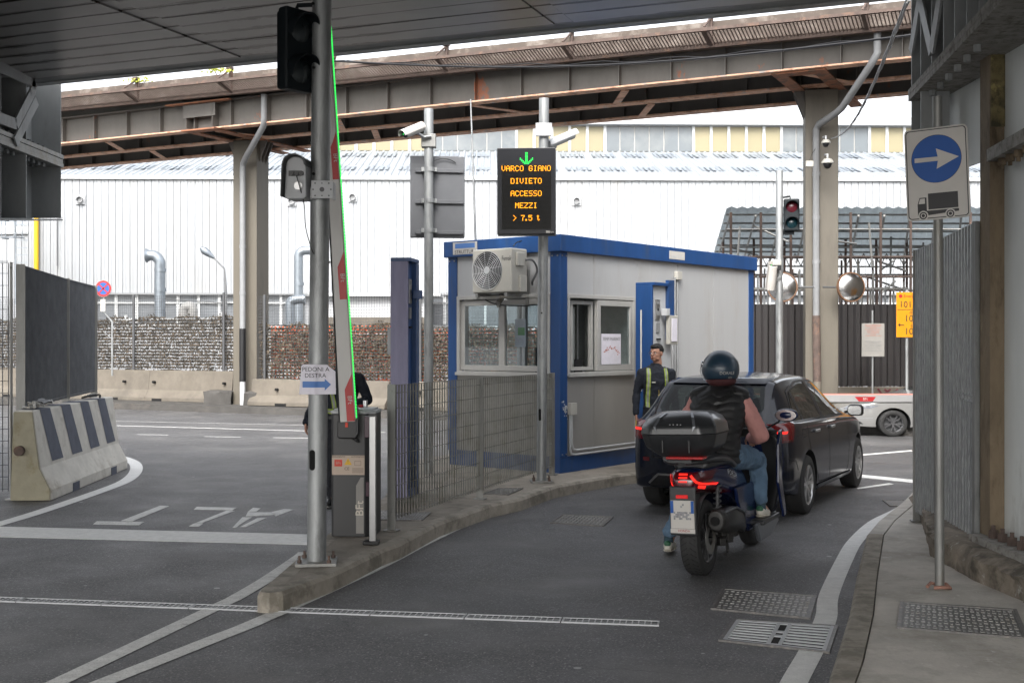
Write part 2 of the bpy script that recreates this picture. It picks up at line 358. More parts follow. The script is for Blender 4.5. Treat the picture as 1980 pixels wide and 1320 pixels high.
mk('rubber', (.018,.018,.018), rough=.75, var=.2, vs=30, bump=.3, bs=120)
mk('dark_grey', (.06,.062,.065), rough=.5, var=.08)
mk('mid_grey', (.20,.205,.21), rough=.5, var=.08)
mk('light_grey', (.4,.41,.42), rough=.5, var=.05)
mk('sign_back', (.10,.104,.112), rough=.5, var=.12, vs=3)
mk('sign_white', (.46,.44,.41), rough=.4, var=.05)
mk('sign_blue', (.002,.07,.30), rough=.55, var=.06)
mk('sign_red', (.30,.015,.018), rough=.35, var=.06)
mk('sign_yellow', (.50,.20,.003), rough=.4, var=.04)
mk('ink', (.012,.012,.014), rough=.5, var=0)
mk('ink_red', (.45,.12,.08), rough=.5, var=0)
mk('paper', (.62,.6,.66), rough=.6, var=.06, vs=20)
mk('paper_blue', (.07,.17,.42), rough=.6, var=0)
mk('chrome', (.75,.75,.76), rough=.12, metal=1, var=0)
mk('mirror', (.62,.62,.62), rough=.22, metal=1, var=0)
mk('alu', (.36,.36,.36), rough=.3, metal=.9, var=.05)
mk('cast_iron', (.15,.145,.14), rough=.5, metal=.6, var=.25, vs=20, col2=(.24,.22,.2), m2=(.52,.65), s2=25)
mk('void', (.006,.006,.006), rough=1, var=0)
mk('stripe_dark', (.07,.08,.11), rough=.7, var=.2, vs=8, bump=.2, bs=40)
mk('barrier_white', (.52,.5,.45), rough=.8, var=.15, vs=4, bump=.3, bs=30, col2=(.36,.33,.28), m2=(.55,.7), s2=3, col3=(.14,.12,.09), m3=(.68,.74), s3=12)
mk('barrier_end', (.27,.25,.185), rough=.85, var=.15, vs=4, bump=.4, bs=30, col2=(.2,.17,.1), m2=(.55,.7), s2=3)
MAT['glass'] = glassmat('glass', (.92,.95,.95), .07)
MAT['glass_haze'] = glassmat('glass_haze', (.82,.87,.89), .10, .02)
MAT['led_green'] = emitmat('led_green', (.02,1,.12), .45)
MAT['led_amber'] = emitmat('led_amber', (1,.36,.004), .85)
MAT['led_strip'] = emitmat('led_strip', (.03,1,.12), .32)
MAT['lamp_red'] = emitmat('lamp_red', (1,.02,.012), .42)
MAT['lamp_white'] = emitmat('lamp_white', (1,.97,.9), .3)
# ================================================================== SETTING
def gpoly(pts, z=0.0): return [GP(x, y, z) for x, y in pts]
g = MB(); g.quad((-400,-60,0),(400,-60,0),(400,700,0),(-400,700,0)); o = g.build('road', MAT['asphalt'], kind='structure')

def flat(name, pxpolys, m, z=.004):
    b = MB()
    for poly in pxpolys:
        ps = gpoly(poly, 0); b.prism([(p.x,p.y) for p in ps], z-.003, z)
    return b.build(name, m, kind='structure')
def ribbon(b, pts, w0, w1=None, z=.004, thick=.003):
    pts = [Vector((p[0],p[1])) for p in pts]; w1 = w1 or w0; n = len(pts); L = []; Rr = []
    for i,p in enumerate(pts):
        d = pts[min(i+1,n-1)]-pts[max(i-1,0)]; d.normalize(); s = Vector((d.y,-d.x)); ww = w0+(w1-w0)*i/(n-1)
        L.append(p-s*ww/2); Rr.append(p+s*ww/2)
    for i in range(n-1):
        b.add([(L[i].x,L[i].y,z),(Rr[i].x,Rr[i].y,z),(Rr[i+1].x,Rr[i+1].y,z),(L[i+1].x,L[i+1].y,z)], [(0,1,2,3)])
Z2 = lambda l: [(x/2.694, y/2.694+830) for x,y in l]
Z7 = lambda l: [(x/3+540, y/3+740) for x,y in l]
# edge line beside island (right side), running on to the lower left
b = MB(); c = Z2([(200,1452),(535,1320),(1100,1097),(1330,1006)]) + Z7([(300,1195),(640,1035),(850,925),(1190,765),(1400,675),(1600,615),(1960,575)])
ribbon(b, bez([GP(x,y) for x,y in c], 5), .125)
b.build('road_line', MAT['paint_worn'], kind='structure')
b = MB(); c = Z2([(0,1461),(297,1320),(720,1119),(1160,910),(1230,876),(1400,775),(1560,665),(1590,640)])
ribbon(b, bez([GP(x,y) for x,y in c], 5), .12)
b.build('road_line', MAT['paint_worn'], kind='structure')
b = MB(); c = Z2([(-60,510),(0,492),(200,432),(490,333),(655,268),(710,210),(685,165),(575,128)]); ribbon(b, bez([GP(x,y) for x,y in c], 6), .16, .17)
b.build('road_line', MAT['paint_line'], kind='structure')
b = MB(); c = [(1500,1400),(1535,1320),(1570,1256),(1597,1195),(1603,1150),(1634,1080),(1655,1045),(1692,1010),(1735,988),(1758,975)]
ribbon(b, bez([GP(x,y) for x,y in c], 5), .14, .13); b.build('road_line', MAT['paint_line'], kind='structure')
flat('stop_line', [[(-80,1016),(0,1018),(594,1033),(594,1053),(0,1038),(-80,1036)]], MAT['paint_line'])
flat('road_lettering', [Z2([(505,478),(750,482),(725,498),(485,494)]), Z2([(835,397),(880,400),(690,478),(630,476)]),
   Z2([(1025,403),(1232,408),(1210,421),(1010,417)]), Z2([(1180,423),(1222,424),(1050,488),(1018,488)]), Z2([(1010,490),(1060,490),(1035,506),(985,504)]),
   Z2([(1318,408),(1358,411),(1335,427),(1290,430)]), Z2([(1290,432),(1410,432),(1440,444),(1320,452),(1280,452)]), Z2([(1480,415),(1530,418),(1436,452),(1414,431)]),
   Z2([(1262,458),(1312,458),(1250,495),(1230,511),(1212,511)]), Z2([(1340,462),(1388,461),(1282,508),(1252,508)])], MAT['paint_worn'])
# markings of the far road
b = MB(); ribbon(b, [GP(195,822),GP(590,833),GP(745,836)], .10); ribbon(b, [GP(215,814),GP(590,822)], .05)
for x0,x1,y in ((265,325,841),(395,465,845),(528,600,847)): ribbon(b, [GP(x0,y-1),GP(x1,y)], .08)
b.build('far_road_line', MAT['paint_worn'], kind='structure')
ZR = lambda l: [(x/2.694+1320, y/2.694+830) for x,y in l]
flat('give_way_line', [ZR([(935,236),(1200,262),(1200,278),(925,250)]), ZR([(905,305),(1075,280),(1100,285),(915,310)]),
   ZR([(935,130),(1190,108),(1200,113),(935,136)])], MAT['paint_line'])
# --- kerbed island
isl = [(505,1143),(508,1131),(530,1112)]; 
left = [GP(505,1150,.0)+Vector((0,.02,0))]
ip = [GP(505,1142,.13),GP(520,1123,.13),GP(575,1076,.13),GP(638,1027,.13),GP(735,965,.13),Vector((-1.36,14.5,0)),Vector((-1.5,16.3,0)),Vector((-.9,17.4,0)),Vector((1.2,19.2,0)),Vector((3.4,20.6,0)),Vector((5.2,20.2,0))]
ip2 = [GP(x,y,.13) for x,y in [(540,1143),(640,1110),(673,1095),(740,1062),(773,1050),(850,1010),(907,990),(950,975),(1007,963),(1073,940),(1140,927),(1200,917)]]
ip2 = [Vector((p.x,p.y,0)) for p in ip2]+[Vector((1.95,15.2,0)),Vector((2.9,16.2,0)),Vector((4.1,17.7,0)),Vector((5.0,19.0,0))]
ring = [Vector((p.x,p.y,0)) for p in ip]+ip2[::-1]
nose = [Vector((-1.66,7.9,0)),Vector((-1.665,7.82,0)),Vector((-1.62,7.76,0)),Vector((-1.56,7.79,0))]
ring = ip2[1:]; ring = [Vector((p.x,p.y)) for p in ip[1:]]+[Vector((p.x,p.y)) for p in ip2[1:][::-1]]+[Vector((-1.50,7.80)),Vector((-1.58,7.745)),Vector((-1.665,7.78)),Vector((-1.68,7.88))]
def inset(poly, d):
    n = len(poly); out = []; A = sum(poly[i].x*poly[(i+1)%n].y-poly[(i+1)%n].x*poly[i].y for i in range(n)); sgn = 1 if A > 0 else -1
    for i in range(n):
        a, b_, c_ = poly[i-1], poly[i], poly[(i+1)%n]; d1 = (b_-a).normalized(); d2 = (c_-b_).normalized()
        nn = Vector((-d1.y-d2.y, d1.x+d2.x)); nn = nn.normalized()*sgn; out.append(b_+nn*d)
    return out
b = MB(); n = len(ring); ins = inset(ring, .02); ins2 = inset(ring, .13)
vs = [(p.x,p.y,-.02) for p in ring]+[(p.x,p.y,.105) for p in ring]+[(p.x,p.y,.13) for p in ins]+[(p.x,p.y,.131) for p in ins2]
fs = []
for k in range(3): fs += [(k*n+i, k*n+(i+1)%n, (k+1)*n+(i+1)%n, (k+1)*n+i) for i in range(n)]
b.add(vs, fs); b.build('kerb', MAT['kerbstone'], kind='structure')
b = MB(); b.prism([(p.x,p.y) for p in ins], .05, .1285); b.build('traffic_island', MAT['concrete_island'], kind='structure')
# --- right pavement
rk = [GP(x,y,0) for x,y in [(1590,1400),(1615,1320),(1643,1223),(1656,1149),(1676,1060)]]; 
rk = [Vector((p.x,p.y)) for p in rk]; rk2 = [Vector((GP(1747,990).x, GP(1747,990).y)), Vector((4.5,13.3)), Vector((5.5,15.0))]
def kerb_run(pts, w_, z, m, name, soft=.02, joints=0):
    b = MB(); n = len(pts); s = []
    for i,p in enumerate(pts):
        d = (pts[min(i+1,n-1)]-pts[max(i-1,0)]).normalized(); s.append(Vector((d.y,-d.x)))
    rows = [[(p.x,p.y,-.02) for p in pts],[(p.x,p.y,z-soft) for p in pts],[(p.x+q.x*soft,p.y+q.y*soft,z) for p,q in zip(pts,s)],[(p.x+q.x*w_,p.y+q.y*w_,z) for p,q in zip(pts,s)],[(p.x+q.x*w_,p.y+q.y*w_,z-.02) for p,q in zip(pts,s)]]
    vs = [v for r in rows for v in r]; b.add(vs, [(k*n+i, (k+1)*n+i, (k+1)*n+i+1, k*n+i+1) for k in range(4) for i in range(n-1)])
    return b.build(name, m, kind='structure')
full = [Vector((2.2,3.0))]+rk+[Vector((GP(1700,1030).x,GP(1700,1030).y))]+rk2
kerb_run(full[:6], .135, .13, MAT['kerbstone'], 'kerb'); kerb_run(full[5:], .135, .127, MAT['concrete'], 'kerb')
off = []
for i,p in enumerate(full):
    d = (full[min(i+1,len(full)-1)]-full[max(i-1,0)]).normalized(); off.append(p+Vector((d.y,-d.x))*.142)
b = MB(); b.prism([(p.x,p.y) for p in off]+[(12,15.0),(12,3.0)], -.02, .122); b.build('pavement', MAT['concrete'], kind='structure')
# rough concrete footing under right pier
def rough_block(name, poly, z0, z1, m, amp=.03, seed=3):
    rnd = random.Random(seed); P = [Vector(p) for p in poly]; n = len(P); pts = []
    for i in range(n):
        a = P[i]; c_ = P[(i+1)%n]; k = max(1,int((c_-a).length/.12))
        for q in range(k): pts.append(a.lerp(c_, q/k))
    n = len(pts); ins_ = inset(pts, .07); b = MB(); rows = []
    rows.append([(p.x,p.y,z0) for p in pts]); 
    rows.append([(p.x+rnd.uniform(-amp,amp),p.y+rnd.uniform(-amp,amp),z0+(z1-z0)*.5+rnd.uniform(-amp,amp)) for p in pts])
    rows.append([(p.x+rnd.uniform(-amp,amp),p.y+rnd.uniform(-amp,amp),z1-.03+rnd.uniform(-amp,amp)*.7) for p in pts])
    rows.append([(p.x+rnd.uniform(-amp,amp)*.5,p.y+rnd.uniform(-amp,amp)*.5,z1+rnd.uniform(-.5,.5)*amp*.4) for p in ins_])
    vs = [v for r in rows for v in r]; fs = [(k*n+i, k*n+(i+1)%n, (k+1)*n+(i+1)%n, (k+1)*n+i) for k in range(3) for i in range(n)]+[tuple(3*n+i for i in range(n))]
    b.add(vs, fs); return b.build(name, m, smooth=40)
# ================================================================== GRATES AND COVERS
def gframe(c4, z):
    P = [GP(x,y,z) for x,y in c4]
    def f(u,v): return P[0].lerp(P[1],u).lerp(P[3].lerp(P[2],u), v)
    return f
def cover(name, label, c4, z, kind, nu, nv, matn='cast_iron'):
    f = gframe(c4, z); r = thing(name, label, 'drain cover' if 'drain' in name else 'manhole cover', tuple(f(.5,.5)))
    o0 = f(.5,.5); g_ = lambda u,v,h: tuple(Vector((f(u,v).x, f(u,v).y, z+h))-o0)
    pl = MB(); fr = MB(); br = MB()
    def cell(b, u0,u1,v0,v1,h0,h1):
        b.add([g_(u0,v0,h0),g_(u1,v0,h0),g_(u1,v1,h0),g_(u0,v1,h0),g_(u0,v0,h1),g_(u1,v0,h1),g_(u1,v1,h1),g_(u0,v1,h1)],[(3,2,1,0),(4,5,6,7),(0,1,5,4),(1,2,6,5),(2,3,7,6),(3,0,4,7)])
    e = .035
    for a in ((0,1,0,e),(0,1,1-e,1),(0,e,e,1-e),(1-e,1,e,1-e)): cell(fr, *a, -.01, .008)
    if kind == 'tread':
        cell(pl, e,1-e,e,1-e,-.008,.003)
        for i in range(nu):
            for j in range(nv):
                u = e+.01+(1-2*e-.02)*(i+.5)/nu; v = e+.01+(1-2*e-.02)*(j+.5)/nv; a, c_ = (.32/nu, .18/nv) if (i+j)%2 else (.18/nu, .36/nv)
                cell(br, u-a, u+a, v-c_, v+c_, .003, .007)
        fr.build('frame', MAT[matn], r); p = pl.build('plate', MAT['cast_iron'], r); br.build('tread', MAT['galv_dark'], r)
    elif kind == 'slots':
        cell(pl, e,1-e,e,1-e,-.003,.0006); pl.build('drain_opening', MAT['void'], r)
        # bars between slots
        for (ua,ub) in ((.06,.44),(.56,.94)):
            for j in range(nv+1):
                v = .06+.88*j/nv; cell(br, ua, ub, v-.2*.88/nv, v+.2*.88/nv, -.01, .006)
        for ua,ub in ((e,.07),(.43,.465),(.535,.57),(.93,1-e)): cell(br, ua, ub, e, 1-e, -.01, .0065)
        for va,vb in ((e,.1),(.38,.45),(.55,.62),(.9,1-e)): cell(br, .465, .535, va, vb, -.01, .006)
        fr.build('frame', MAT['cast_iron'], r); br.build('grate', MAT['light_grey'], r)
    return r
cover('manhole_cover', 'dark rectangular tread manhole cover in the road just above the slotted drain grate', [(1396,1138),(1580,1152),(1567,1196),(1374,1177)], .004, 'tread', 16, 8)
cover('drain_grate', 'slotted metal drain grate in the road beside the right kerb', [(1418,1197),(1621,1210),(1604,1262),(1389,1238)], .004, 'slots', 2, 8)
cover('manhole_cover', 'rectangular tread manhole cover set in the pavement on the right', [(1741,1164),(1966,1179),(1990,1235),(1734,1214)], .124, 'tread', 20, 9)
cover('manhole_cover', 'small square studded manhole cover in the lane beside the grating fence', Z7([(1640,765),(1940,778),(1880,832),(1570,812)]), .004, 'tread', 12, 8)
cover('manhole_cover', 'small studded cover in the road in front of the right mesh fence', ZR([(1040,368),(1160,368),(1150,402),(1080,400)]), .004, 'tread', 10, 6)
cover('manhole_cover', 'square studded cover on the island under the grating fence', Z7([(1270,612),(1415,612),(1330,650),(1180,645)]), .132, 'tread', 10, 6)
cover('manhole_cover', 'studded cover on the island between cabinet and first fence post', Z7([(690,755),(880,752),(830,798),(660,798)]), .132, 'tread', 10, 6)
cover('manhole_cover', 'studded cover on the island close behind the barrier cabinet', Z7([(575,742),(640,742),(625,795),(570,795)]), .132, 'tread', 5, 6)
# channel drain across the carriageway: modules of 1 m
a0, a1 = GP(0,1159), GP(1275,1206); dv = (a1-a0); Lc = dv.length; dv.normalize(); nvv = Vector((-dv.y,dv.x,0))
r0 = a1 - dv*0; rt = thing('channel_drain', 'long narrow grated channel drain running across the road', 'channel drain', tuple(a1), math.atan2(dv.y,dv.x))
vd = MB(); vd.box((-5.6/2-.0,0,-.005), (5.6+.0,.12,.018)); vd.build('channel', MAT['void'], rt)
w_ = .125
for k in range(9):
    gb = MB(); x1 = -k*.62; x0 = x1-.612
    gb.box(((x0+x1)/2, w_/2-.007, .003),(x1-x0,.014,.012)); gb.box(((x0+x1)/2,-w_/2+.007,.003),(x1-x0,.014,.012))
    for x_ in (x0+.006, x1-.006): gb.box((x_,0,.003),(.012,w_-.04,.012))
    for j in range(1,3): gb.box(((x0+x1)/2, -w_/2+.02+j*(w_-.04)/3, .002),(x1-x0-.024,.007,.006))
    nn_ = 15
    for j in range(1,nn_):
        xx = x0+.012+(x1-x0-.024)*j/nn_; gb.box((xx,0,.0025),(.008,w_-.026,.006))
    gb.build('grate', MAT['light_grey'], rt)

# ================================================================== OVERHEAD VIADUCT (we stand under it)
ZC = 4.72; TH = R(-21.6); E0 = Vector((0,11.6,0))
vt = thing('overhead_viaduct', 'dark boarded underside of the viaduct covering the lane', 'viaduct', (0,11.6,0), TH)
b = MB(); bw = .31; rnd = random.Random(4)
for k in range(47):
    y1 = -.32-k*bw; y0 = y1-bw+.014
    for s_ in range(-7,8):
        xa = s_*3.46+.75; xb = xa+3.26; dz = rnd.uniform(-.004,.004)
        b.b2((xa+.0,y0,ZC+dz),(xb,y1,ZC+.03+dz))
        b.b2((xb+.012,y0,ZC+.01),(xa+3.448,y1,ZC+.03))
b.build('soffit_boards', MAT['soffit_grey'], vt)
b = MB(); b.b2((-26,-15,ZC+.04),(26,-.32,ZC+.9)); b.b2((-26,-.318,ZC+.012),(26,-.12,ZC+.9)); b.build('deck', MAT['steel_dark'], vt)
b = MB(); b.b2((-26,-.118,ZC-.0),(26,.0,ZC+.75)); b.build('edge_beam', MAT['steel_grey'], vt)

# stains are part of the boards' own material
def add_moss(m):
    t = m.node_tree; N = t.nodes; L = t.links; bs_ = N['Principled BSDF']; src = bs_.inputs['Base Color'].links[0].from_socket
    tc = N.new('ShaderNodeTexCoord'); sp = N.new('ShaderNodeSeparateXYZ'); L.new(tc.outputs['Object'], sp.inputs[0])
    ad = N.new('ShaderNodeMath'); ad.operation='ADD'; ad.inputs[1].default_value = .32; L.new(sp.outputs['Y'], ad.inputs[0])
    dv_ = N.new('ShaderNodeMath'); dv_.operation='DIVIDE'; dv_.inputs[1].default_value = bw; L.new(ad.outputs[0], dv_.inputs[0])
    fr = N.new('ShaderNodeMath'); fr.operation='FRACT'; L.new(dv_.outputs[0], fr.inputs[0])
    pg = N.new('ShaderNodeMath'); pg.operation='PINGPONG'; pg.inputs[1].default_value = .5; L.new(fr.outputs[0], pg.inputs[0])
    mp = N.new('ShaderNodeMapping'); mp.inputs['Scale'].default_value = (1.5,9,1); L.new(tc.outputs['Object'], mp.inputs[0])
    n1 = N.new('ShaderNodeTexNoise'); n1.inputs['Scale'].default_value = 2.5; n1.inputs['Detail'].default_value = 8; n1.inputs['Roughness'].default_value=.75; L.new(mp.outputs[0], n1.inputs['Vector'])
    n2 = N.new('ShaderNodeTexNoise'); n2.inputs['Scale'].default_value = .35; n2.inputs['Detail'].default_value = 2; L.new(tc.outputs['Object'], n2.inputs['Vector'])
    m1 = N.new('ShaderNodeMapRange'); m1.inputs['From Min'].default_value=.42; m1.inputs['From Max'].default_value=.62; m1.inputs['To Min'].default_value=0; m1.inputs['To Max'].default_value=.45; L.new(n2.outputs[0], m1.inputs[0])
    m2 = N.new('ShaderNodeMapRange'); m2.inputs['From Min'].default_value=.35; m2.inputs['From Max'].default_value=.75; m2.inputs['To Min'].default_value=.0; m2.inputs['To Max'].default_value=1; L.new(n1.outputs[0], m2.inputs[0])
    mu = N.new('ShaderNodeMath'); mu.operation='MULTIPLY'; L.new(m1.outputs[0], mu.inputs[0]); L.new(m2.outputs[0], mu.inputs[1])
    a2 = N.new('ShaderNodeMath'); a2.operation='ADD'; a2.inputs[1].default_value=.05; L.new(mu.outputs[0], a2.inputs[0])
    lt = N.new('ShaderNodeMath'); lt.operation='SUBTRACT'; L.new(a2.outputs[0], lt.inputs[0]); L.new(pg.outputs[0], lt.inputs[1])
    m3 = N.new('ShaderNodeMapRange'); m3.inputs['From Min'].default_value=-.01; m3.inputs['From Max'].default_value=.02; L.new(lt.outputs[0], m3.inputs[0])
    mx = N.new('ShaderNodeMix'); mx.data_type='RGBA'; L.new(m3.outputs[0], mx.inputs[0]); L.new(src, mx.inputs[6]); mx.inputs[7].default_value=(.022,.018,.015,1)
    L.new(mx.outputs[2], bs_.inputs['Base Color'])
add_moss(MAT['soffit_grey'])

# ---- left steel pier frame: plates in a plane running into depth
XL = -5.42
lp = thing('steel_pier', 'dark grey bolted steel pier frame hanging at the left edge of the picture', 'steel pier', (XL,14.3,3.1))
def L_(x,y,z): return (x-XL, y-14.3, z-3.1)
zb = lambda D: 1.77+235*D/F
b = MB(); b.prism([(-10.3,3.1-3.1-.98),(-10.3,4.71-3.1),(-.75,4.71-3.1),(-.7,4.95-3.1),(0,4.95-3.1),(0,zb(14.3)-3.1)], -.37, -.35, M=Matrix(((0,0,1,0),(1,0,0,0),(0,1,0,0),(0,0,0,1)))); b.build('web_plate', MAT['steel_grey'], lp)
for D in (14.3, 13.28, 12.62, 12.0, 11.3, 10.6):
    b = MB(); b.b2(L_(XL-.35,D-.014,zb(D)+.02), L_(XL,D,4.95 if D > 14 else 4.71)); b.build('stiffener', MAT['steel_grey'], lp)
b = MB(); b.bar(L_(XL-.17,14.31,zb(14.31)),L_(XL-.17,4,zb(4)),.37,.022); b.build('bottom_flange', MAT['steel_grey'], lp)
b = MB()
for dz in (0,.052,.104): b.b2(L_(XL-.36,4,3.86+dz),L_(XL+.02-(.01 if dz==.052 else 0),14.33,3.86+dz+.047))
b.build('splice_plates', MAT['galv_dark'], lp)
b = MB()
for D in [13.95,13.8,13.65,13.5,13.1,12.95,12.8,12.4,12.2,12.0]:
    for xx in (.07,.2):
        b.cyl(L_(XL-xx,D,4.012),L_(XL-xx,D,4.06),.03,seg=6); b.cyl(L_(XL-xx,D-.03,3.81),L_(XL-xx,D-.03,3.858),.03,seg=6)
b.build('bolts', MAT['steel_dark'], lp)
b = MB()
zp = lambda px,y: (1.77-(y-660)*(XL/((px-990)/F))/F)
def LP(px,y): D = XL*F/(px-990); return Vector(L_(XL+.03, D, 1.77-(y-660)*D/F))
for a,c_ in (((-8,129),(62,160)),((62,158),(55,185)),((55,183),(25,241)),((25,240),(-8,228)),((65,195),(24,275))):
    A,B = LP(*a),LP(*c_); b.bar(A,B,.12,.022,up=(1,0,0))
b.build('gusset_frame', MAT['steel_grey'], lp)

# ---- right steel pier
XR = 3.52
rp = thing('steel_pier', 'tall pale steel pier with mossy brown flanges and bolts at the right edge', 'steel pier', (XR,8.6,.3))
def Q(x,y,z): return (x-XR, y-8.6, z-.3)
b = MB(); b.b2(Q(3.562,1.0,.36),Q(3.60,8.79,4.71)); b.b2(Q(3.68,8.8,3.18),Q(3.70,10.35,4.95)); b.build('web_plate', MAT['steel_pale'], rp)
b = MB(); b.b2(Q(3.455,8.60,.36),Q(3.560,8.78,4.71)); b.build('column_flange', MAT['brown_steel'], rp)
b = MB(); b.b2(Q(3.46,8.585,3.32),Q(3.558,8.598,4.69)); b.build('moss_patch_plate', MAT['moss_steel'], rp)
b = MB(); b.prism([(3.44-XR,.02),(3.9-XR,.02),(3.9-XR,-6),(2.72-XR,-6)], 3.07-.3, 3.16-.3); b.build('lower_flange', MAT['dirty_flange'], rp)
b = MB()
for k in range(9):
    D = 8.45-k*.19; x = 3.5-.12*(8.6-D)
    b.cyl(Q(x,D,3.02),Q(x,D,3.068),.032,seg=6); b.cyl(Q(x,D,2.99),Q(x,D,3.02),.016,seg=6)
b.build('bolts', MAT['brown_steel'], rp)
# crosshead: inclined run from (3.44,10.2) to the camera side
fl = lambda D: 3.44-.145*(10.25-D)
b = MB()
for k,(D0,D1) in enumerate(((10.25,3),)):
    for dz in (0,.05): b.prism([(fl(D0)-XR-.02,D0-8.6+.02),(3.675-XR,D0-8.6+.02),(3.675-XR,D1-8.6),(fl(D1)-XR-.02,D1-8.6)], 3.84+dz-.3, 3.886+dz-.3)
b.build('splice_plates', MAT['dirty_flange'], rp)
for D in (10.25,9.85,9.42,8.98,8.62,8.25,7.9,7.55,7.2,6.8):
    zlow = 3.35 if D > 9.3 else 3.95
    b = MB(); b.b2(Q(fl(D),D-.012,zlow),Q(3.678 if D > 10 else 3.62,D,3.838)) if D > 9.6 else None; b.b2(Q(fl(D),D-.012,3.94),Q(3.678,D,4.71)); b.build('stiffener', MAT['steel_grey'], rp)
b = MB(); b.b2(Q(3.40,9.80,3.335),Q(3.678,10.26,3.35)); b.build('end_plate', MAT['steel_grey'], rp)
b = MB(); b.bar(Q(fl(9.9)-.01,9.9,4.70),Q(fl(9.35)-.01,9.35,4.05),.1,.02,up=(1,0,0)); b.bar(Q(fl(9.35)-.01,9.35,4.05),Q(fl(8.9)-.01,8.9,4.55),.1,.02,up=(1,0,0))
b.bar(Q(fl(10.2)-.01,10.2,4.25),Q(fl(9.7)-.01,9.7,4.7),.1,.02,up=(1,0,0)); b.build('gusset_frame', MAT['steel_grey'], rp)
b = MB()
for k in range(7):
    D = 10.1-k*.3; b.cyl(Q(fl(D)+.09,D,3.79),Q(fl(D)+.09,D,3.838),.028,seg=6); b.cyl(Q(fl(D)+.09,D,3.938),Q(fl(D)+.09,D,3.98),.028,seg=6)
b.build('bolts', MAT['steel_grey'], rp)
b = MB(); b.b2(Q(3.36,1.0,.31),Q(3.679,8.75,.358)); b.build('base_plate', MAT['dirty_flange'], rp)
b = MB()
for k in range(12):
    D = 8.55-k*.16; b.cyl(Q(3.46,D,.36),Q(3.46,D,.415),.035,seg=6); b.cyl(Q(3.46,D,.415),Q(3.46,D,.45),.016,seg=6)
b.build('anchor_bolts', MAT['rust_brown'], rp)
sw = thing('reflection_wall','unseen grey wall added at the right to darken reflections in the car','wall',(6.5,12.0,0),math.atan2(7.5,2.8)); b = MB(); b.b2((0,-.2,0),(15.0,0,6.0)); b.build('wall', MAT['concrete_old'], sw)  # added out of view so the car side reflects wall, not sky
ft = rough_block('pier_footing', [(3.22,9.15),(3.19,8.2),(3.24,7.55),(3.1,6.4),(3.0,4.0),(8,4.0),(8,10.9),(3.75,10.9)], .1, .31, MAT['concrete_old'])
tag(ft, 'rough crumbling concrete footing under the right steel pier', 'footing')
# white strip door/cabinet edge seen between fence post and column
# ================================================================== FAR STEEL VIADUCT
sv = thing('steel_viaduct', 'long rusty grey steel girder viaduct crossing above the booth on two piers', 'viaduct', (-6.8,31,0), R(-26.3))
X0, X1 = -26, 40
for i,(y,zt) in enumerate(((-1.75,7.64),(-.15,7.64),(1.45,7.64))):
    b = MB(); b.b2((X0,y-.012,7.02),(X1,y+.012,zt))
    for k in range(int((X1-X0)/1.12)):
        x = X0+k*1.12
        b.b2((x-.012,y-.14,7.03),(x+.012,y-.013,zt))
    gd = b.build('girder', MAT['girder'], sv)
    b = MB(); b.b2((X0,y-.15,6.985),(X1,y+.15,7.018)); b.build('flange', MAT['girder_flange'], gd)
    b = MB(); b.b2((X0,y-.15,zt-.0),(X1,y+.15,zt+.03)); b.build('top_flange', MAT['girder'], gd)
k = 0; x = X0+1
while x < X1:
    for (ya,yb) in ((-1.6,-.3),(0,1.3)):
        b = MB(); s_ = .9 if k % 2 else -.9; 
        if k % 2 == 0 or ya < -1: b.bar((x,ya,6.975),(x+s_*.8,yb,6.975),.16,.016); b.build('cross_brace', MAT['girder_flange'], sv)
    x += 3.6; k += 1
TL = T3((4,0,7.7)) @ Matrix.Rotation(.0145,4,'Y') @ T3((-4,0,-7.7))
b = MB(); b.b2((X0,-2.15,7.70),(X1,2.2,7.95),TL); 
for k in range(int((X1-X0)/1.1)): b.b2((X0+k*1.1,-2.12,7.67),(X0+k*1.1+.07,-1.9,7.70),TL)
b.build('deck', MAT['pier_paint'], sv)
b = MB(); b.b2((X0,-2.28,7.72),(X1,-2.17,8.13),TL); b.build('fascia_beam', MAT['fascia'], sv)
b = MB(); b.b2((X0,-2.30,7.62),(X1,-2.20,7.68),TL); b.b2((X0,-2.82,7.82),(X1,-2.75,7.88),TL); b.build('screen_rails', MAT['rust_brown'], sv)
b = MB()
for k in range(11): 
    t = (k+.5)/11; b.bar((X0,-2.76+t*.48,7.83-t*.16),(X1,-2.76+t*.48,7.83-t*.16),.012,.006,M=TL)
n_ = int((X1-X0)/.07)
for k in range(n_): b.bar((X0+k*.07,-2.78,7.835),(X0+k*.07,-2.26,7.66),.022,.006,M=TL)
b.build('mesh_screen', mat('mesh_dusty',(.12,.088,.074),rough=.9,var=.25,vs=4), sv)
k = 0; x = X0+.7
while x < X1:
    b = MB(); b.bar((x,-2.80,7.86),(x,-2.25,7.68),.07,.08,M=TL); b.bar((x,-2.79,7.90),(x,-2.33,8.20),.035,.035,M=TL); b.bar((x,-2.32,7.7),(x,-2.32,8.22),.09,.06,M=TL); b.box((x,-2.36,8.23),(.13,.13,.06),TL)
    b.build('bracket', MAT['rust_brown'], sv); x += 2.95
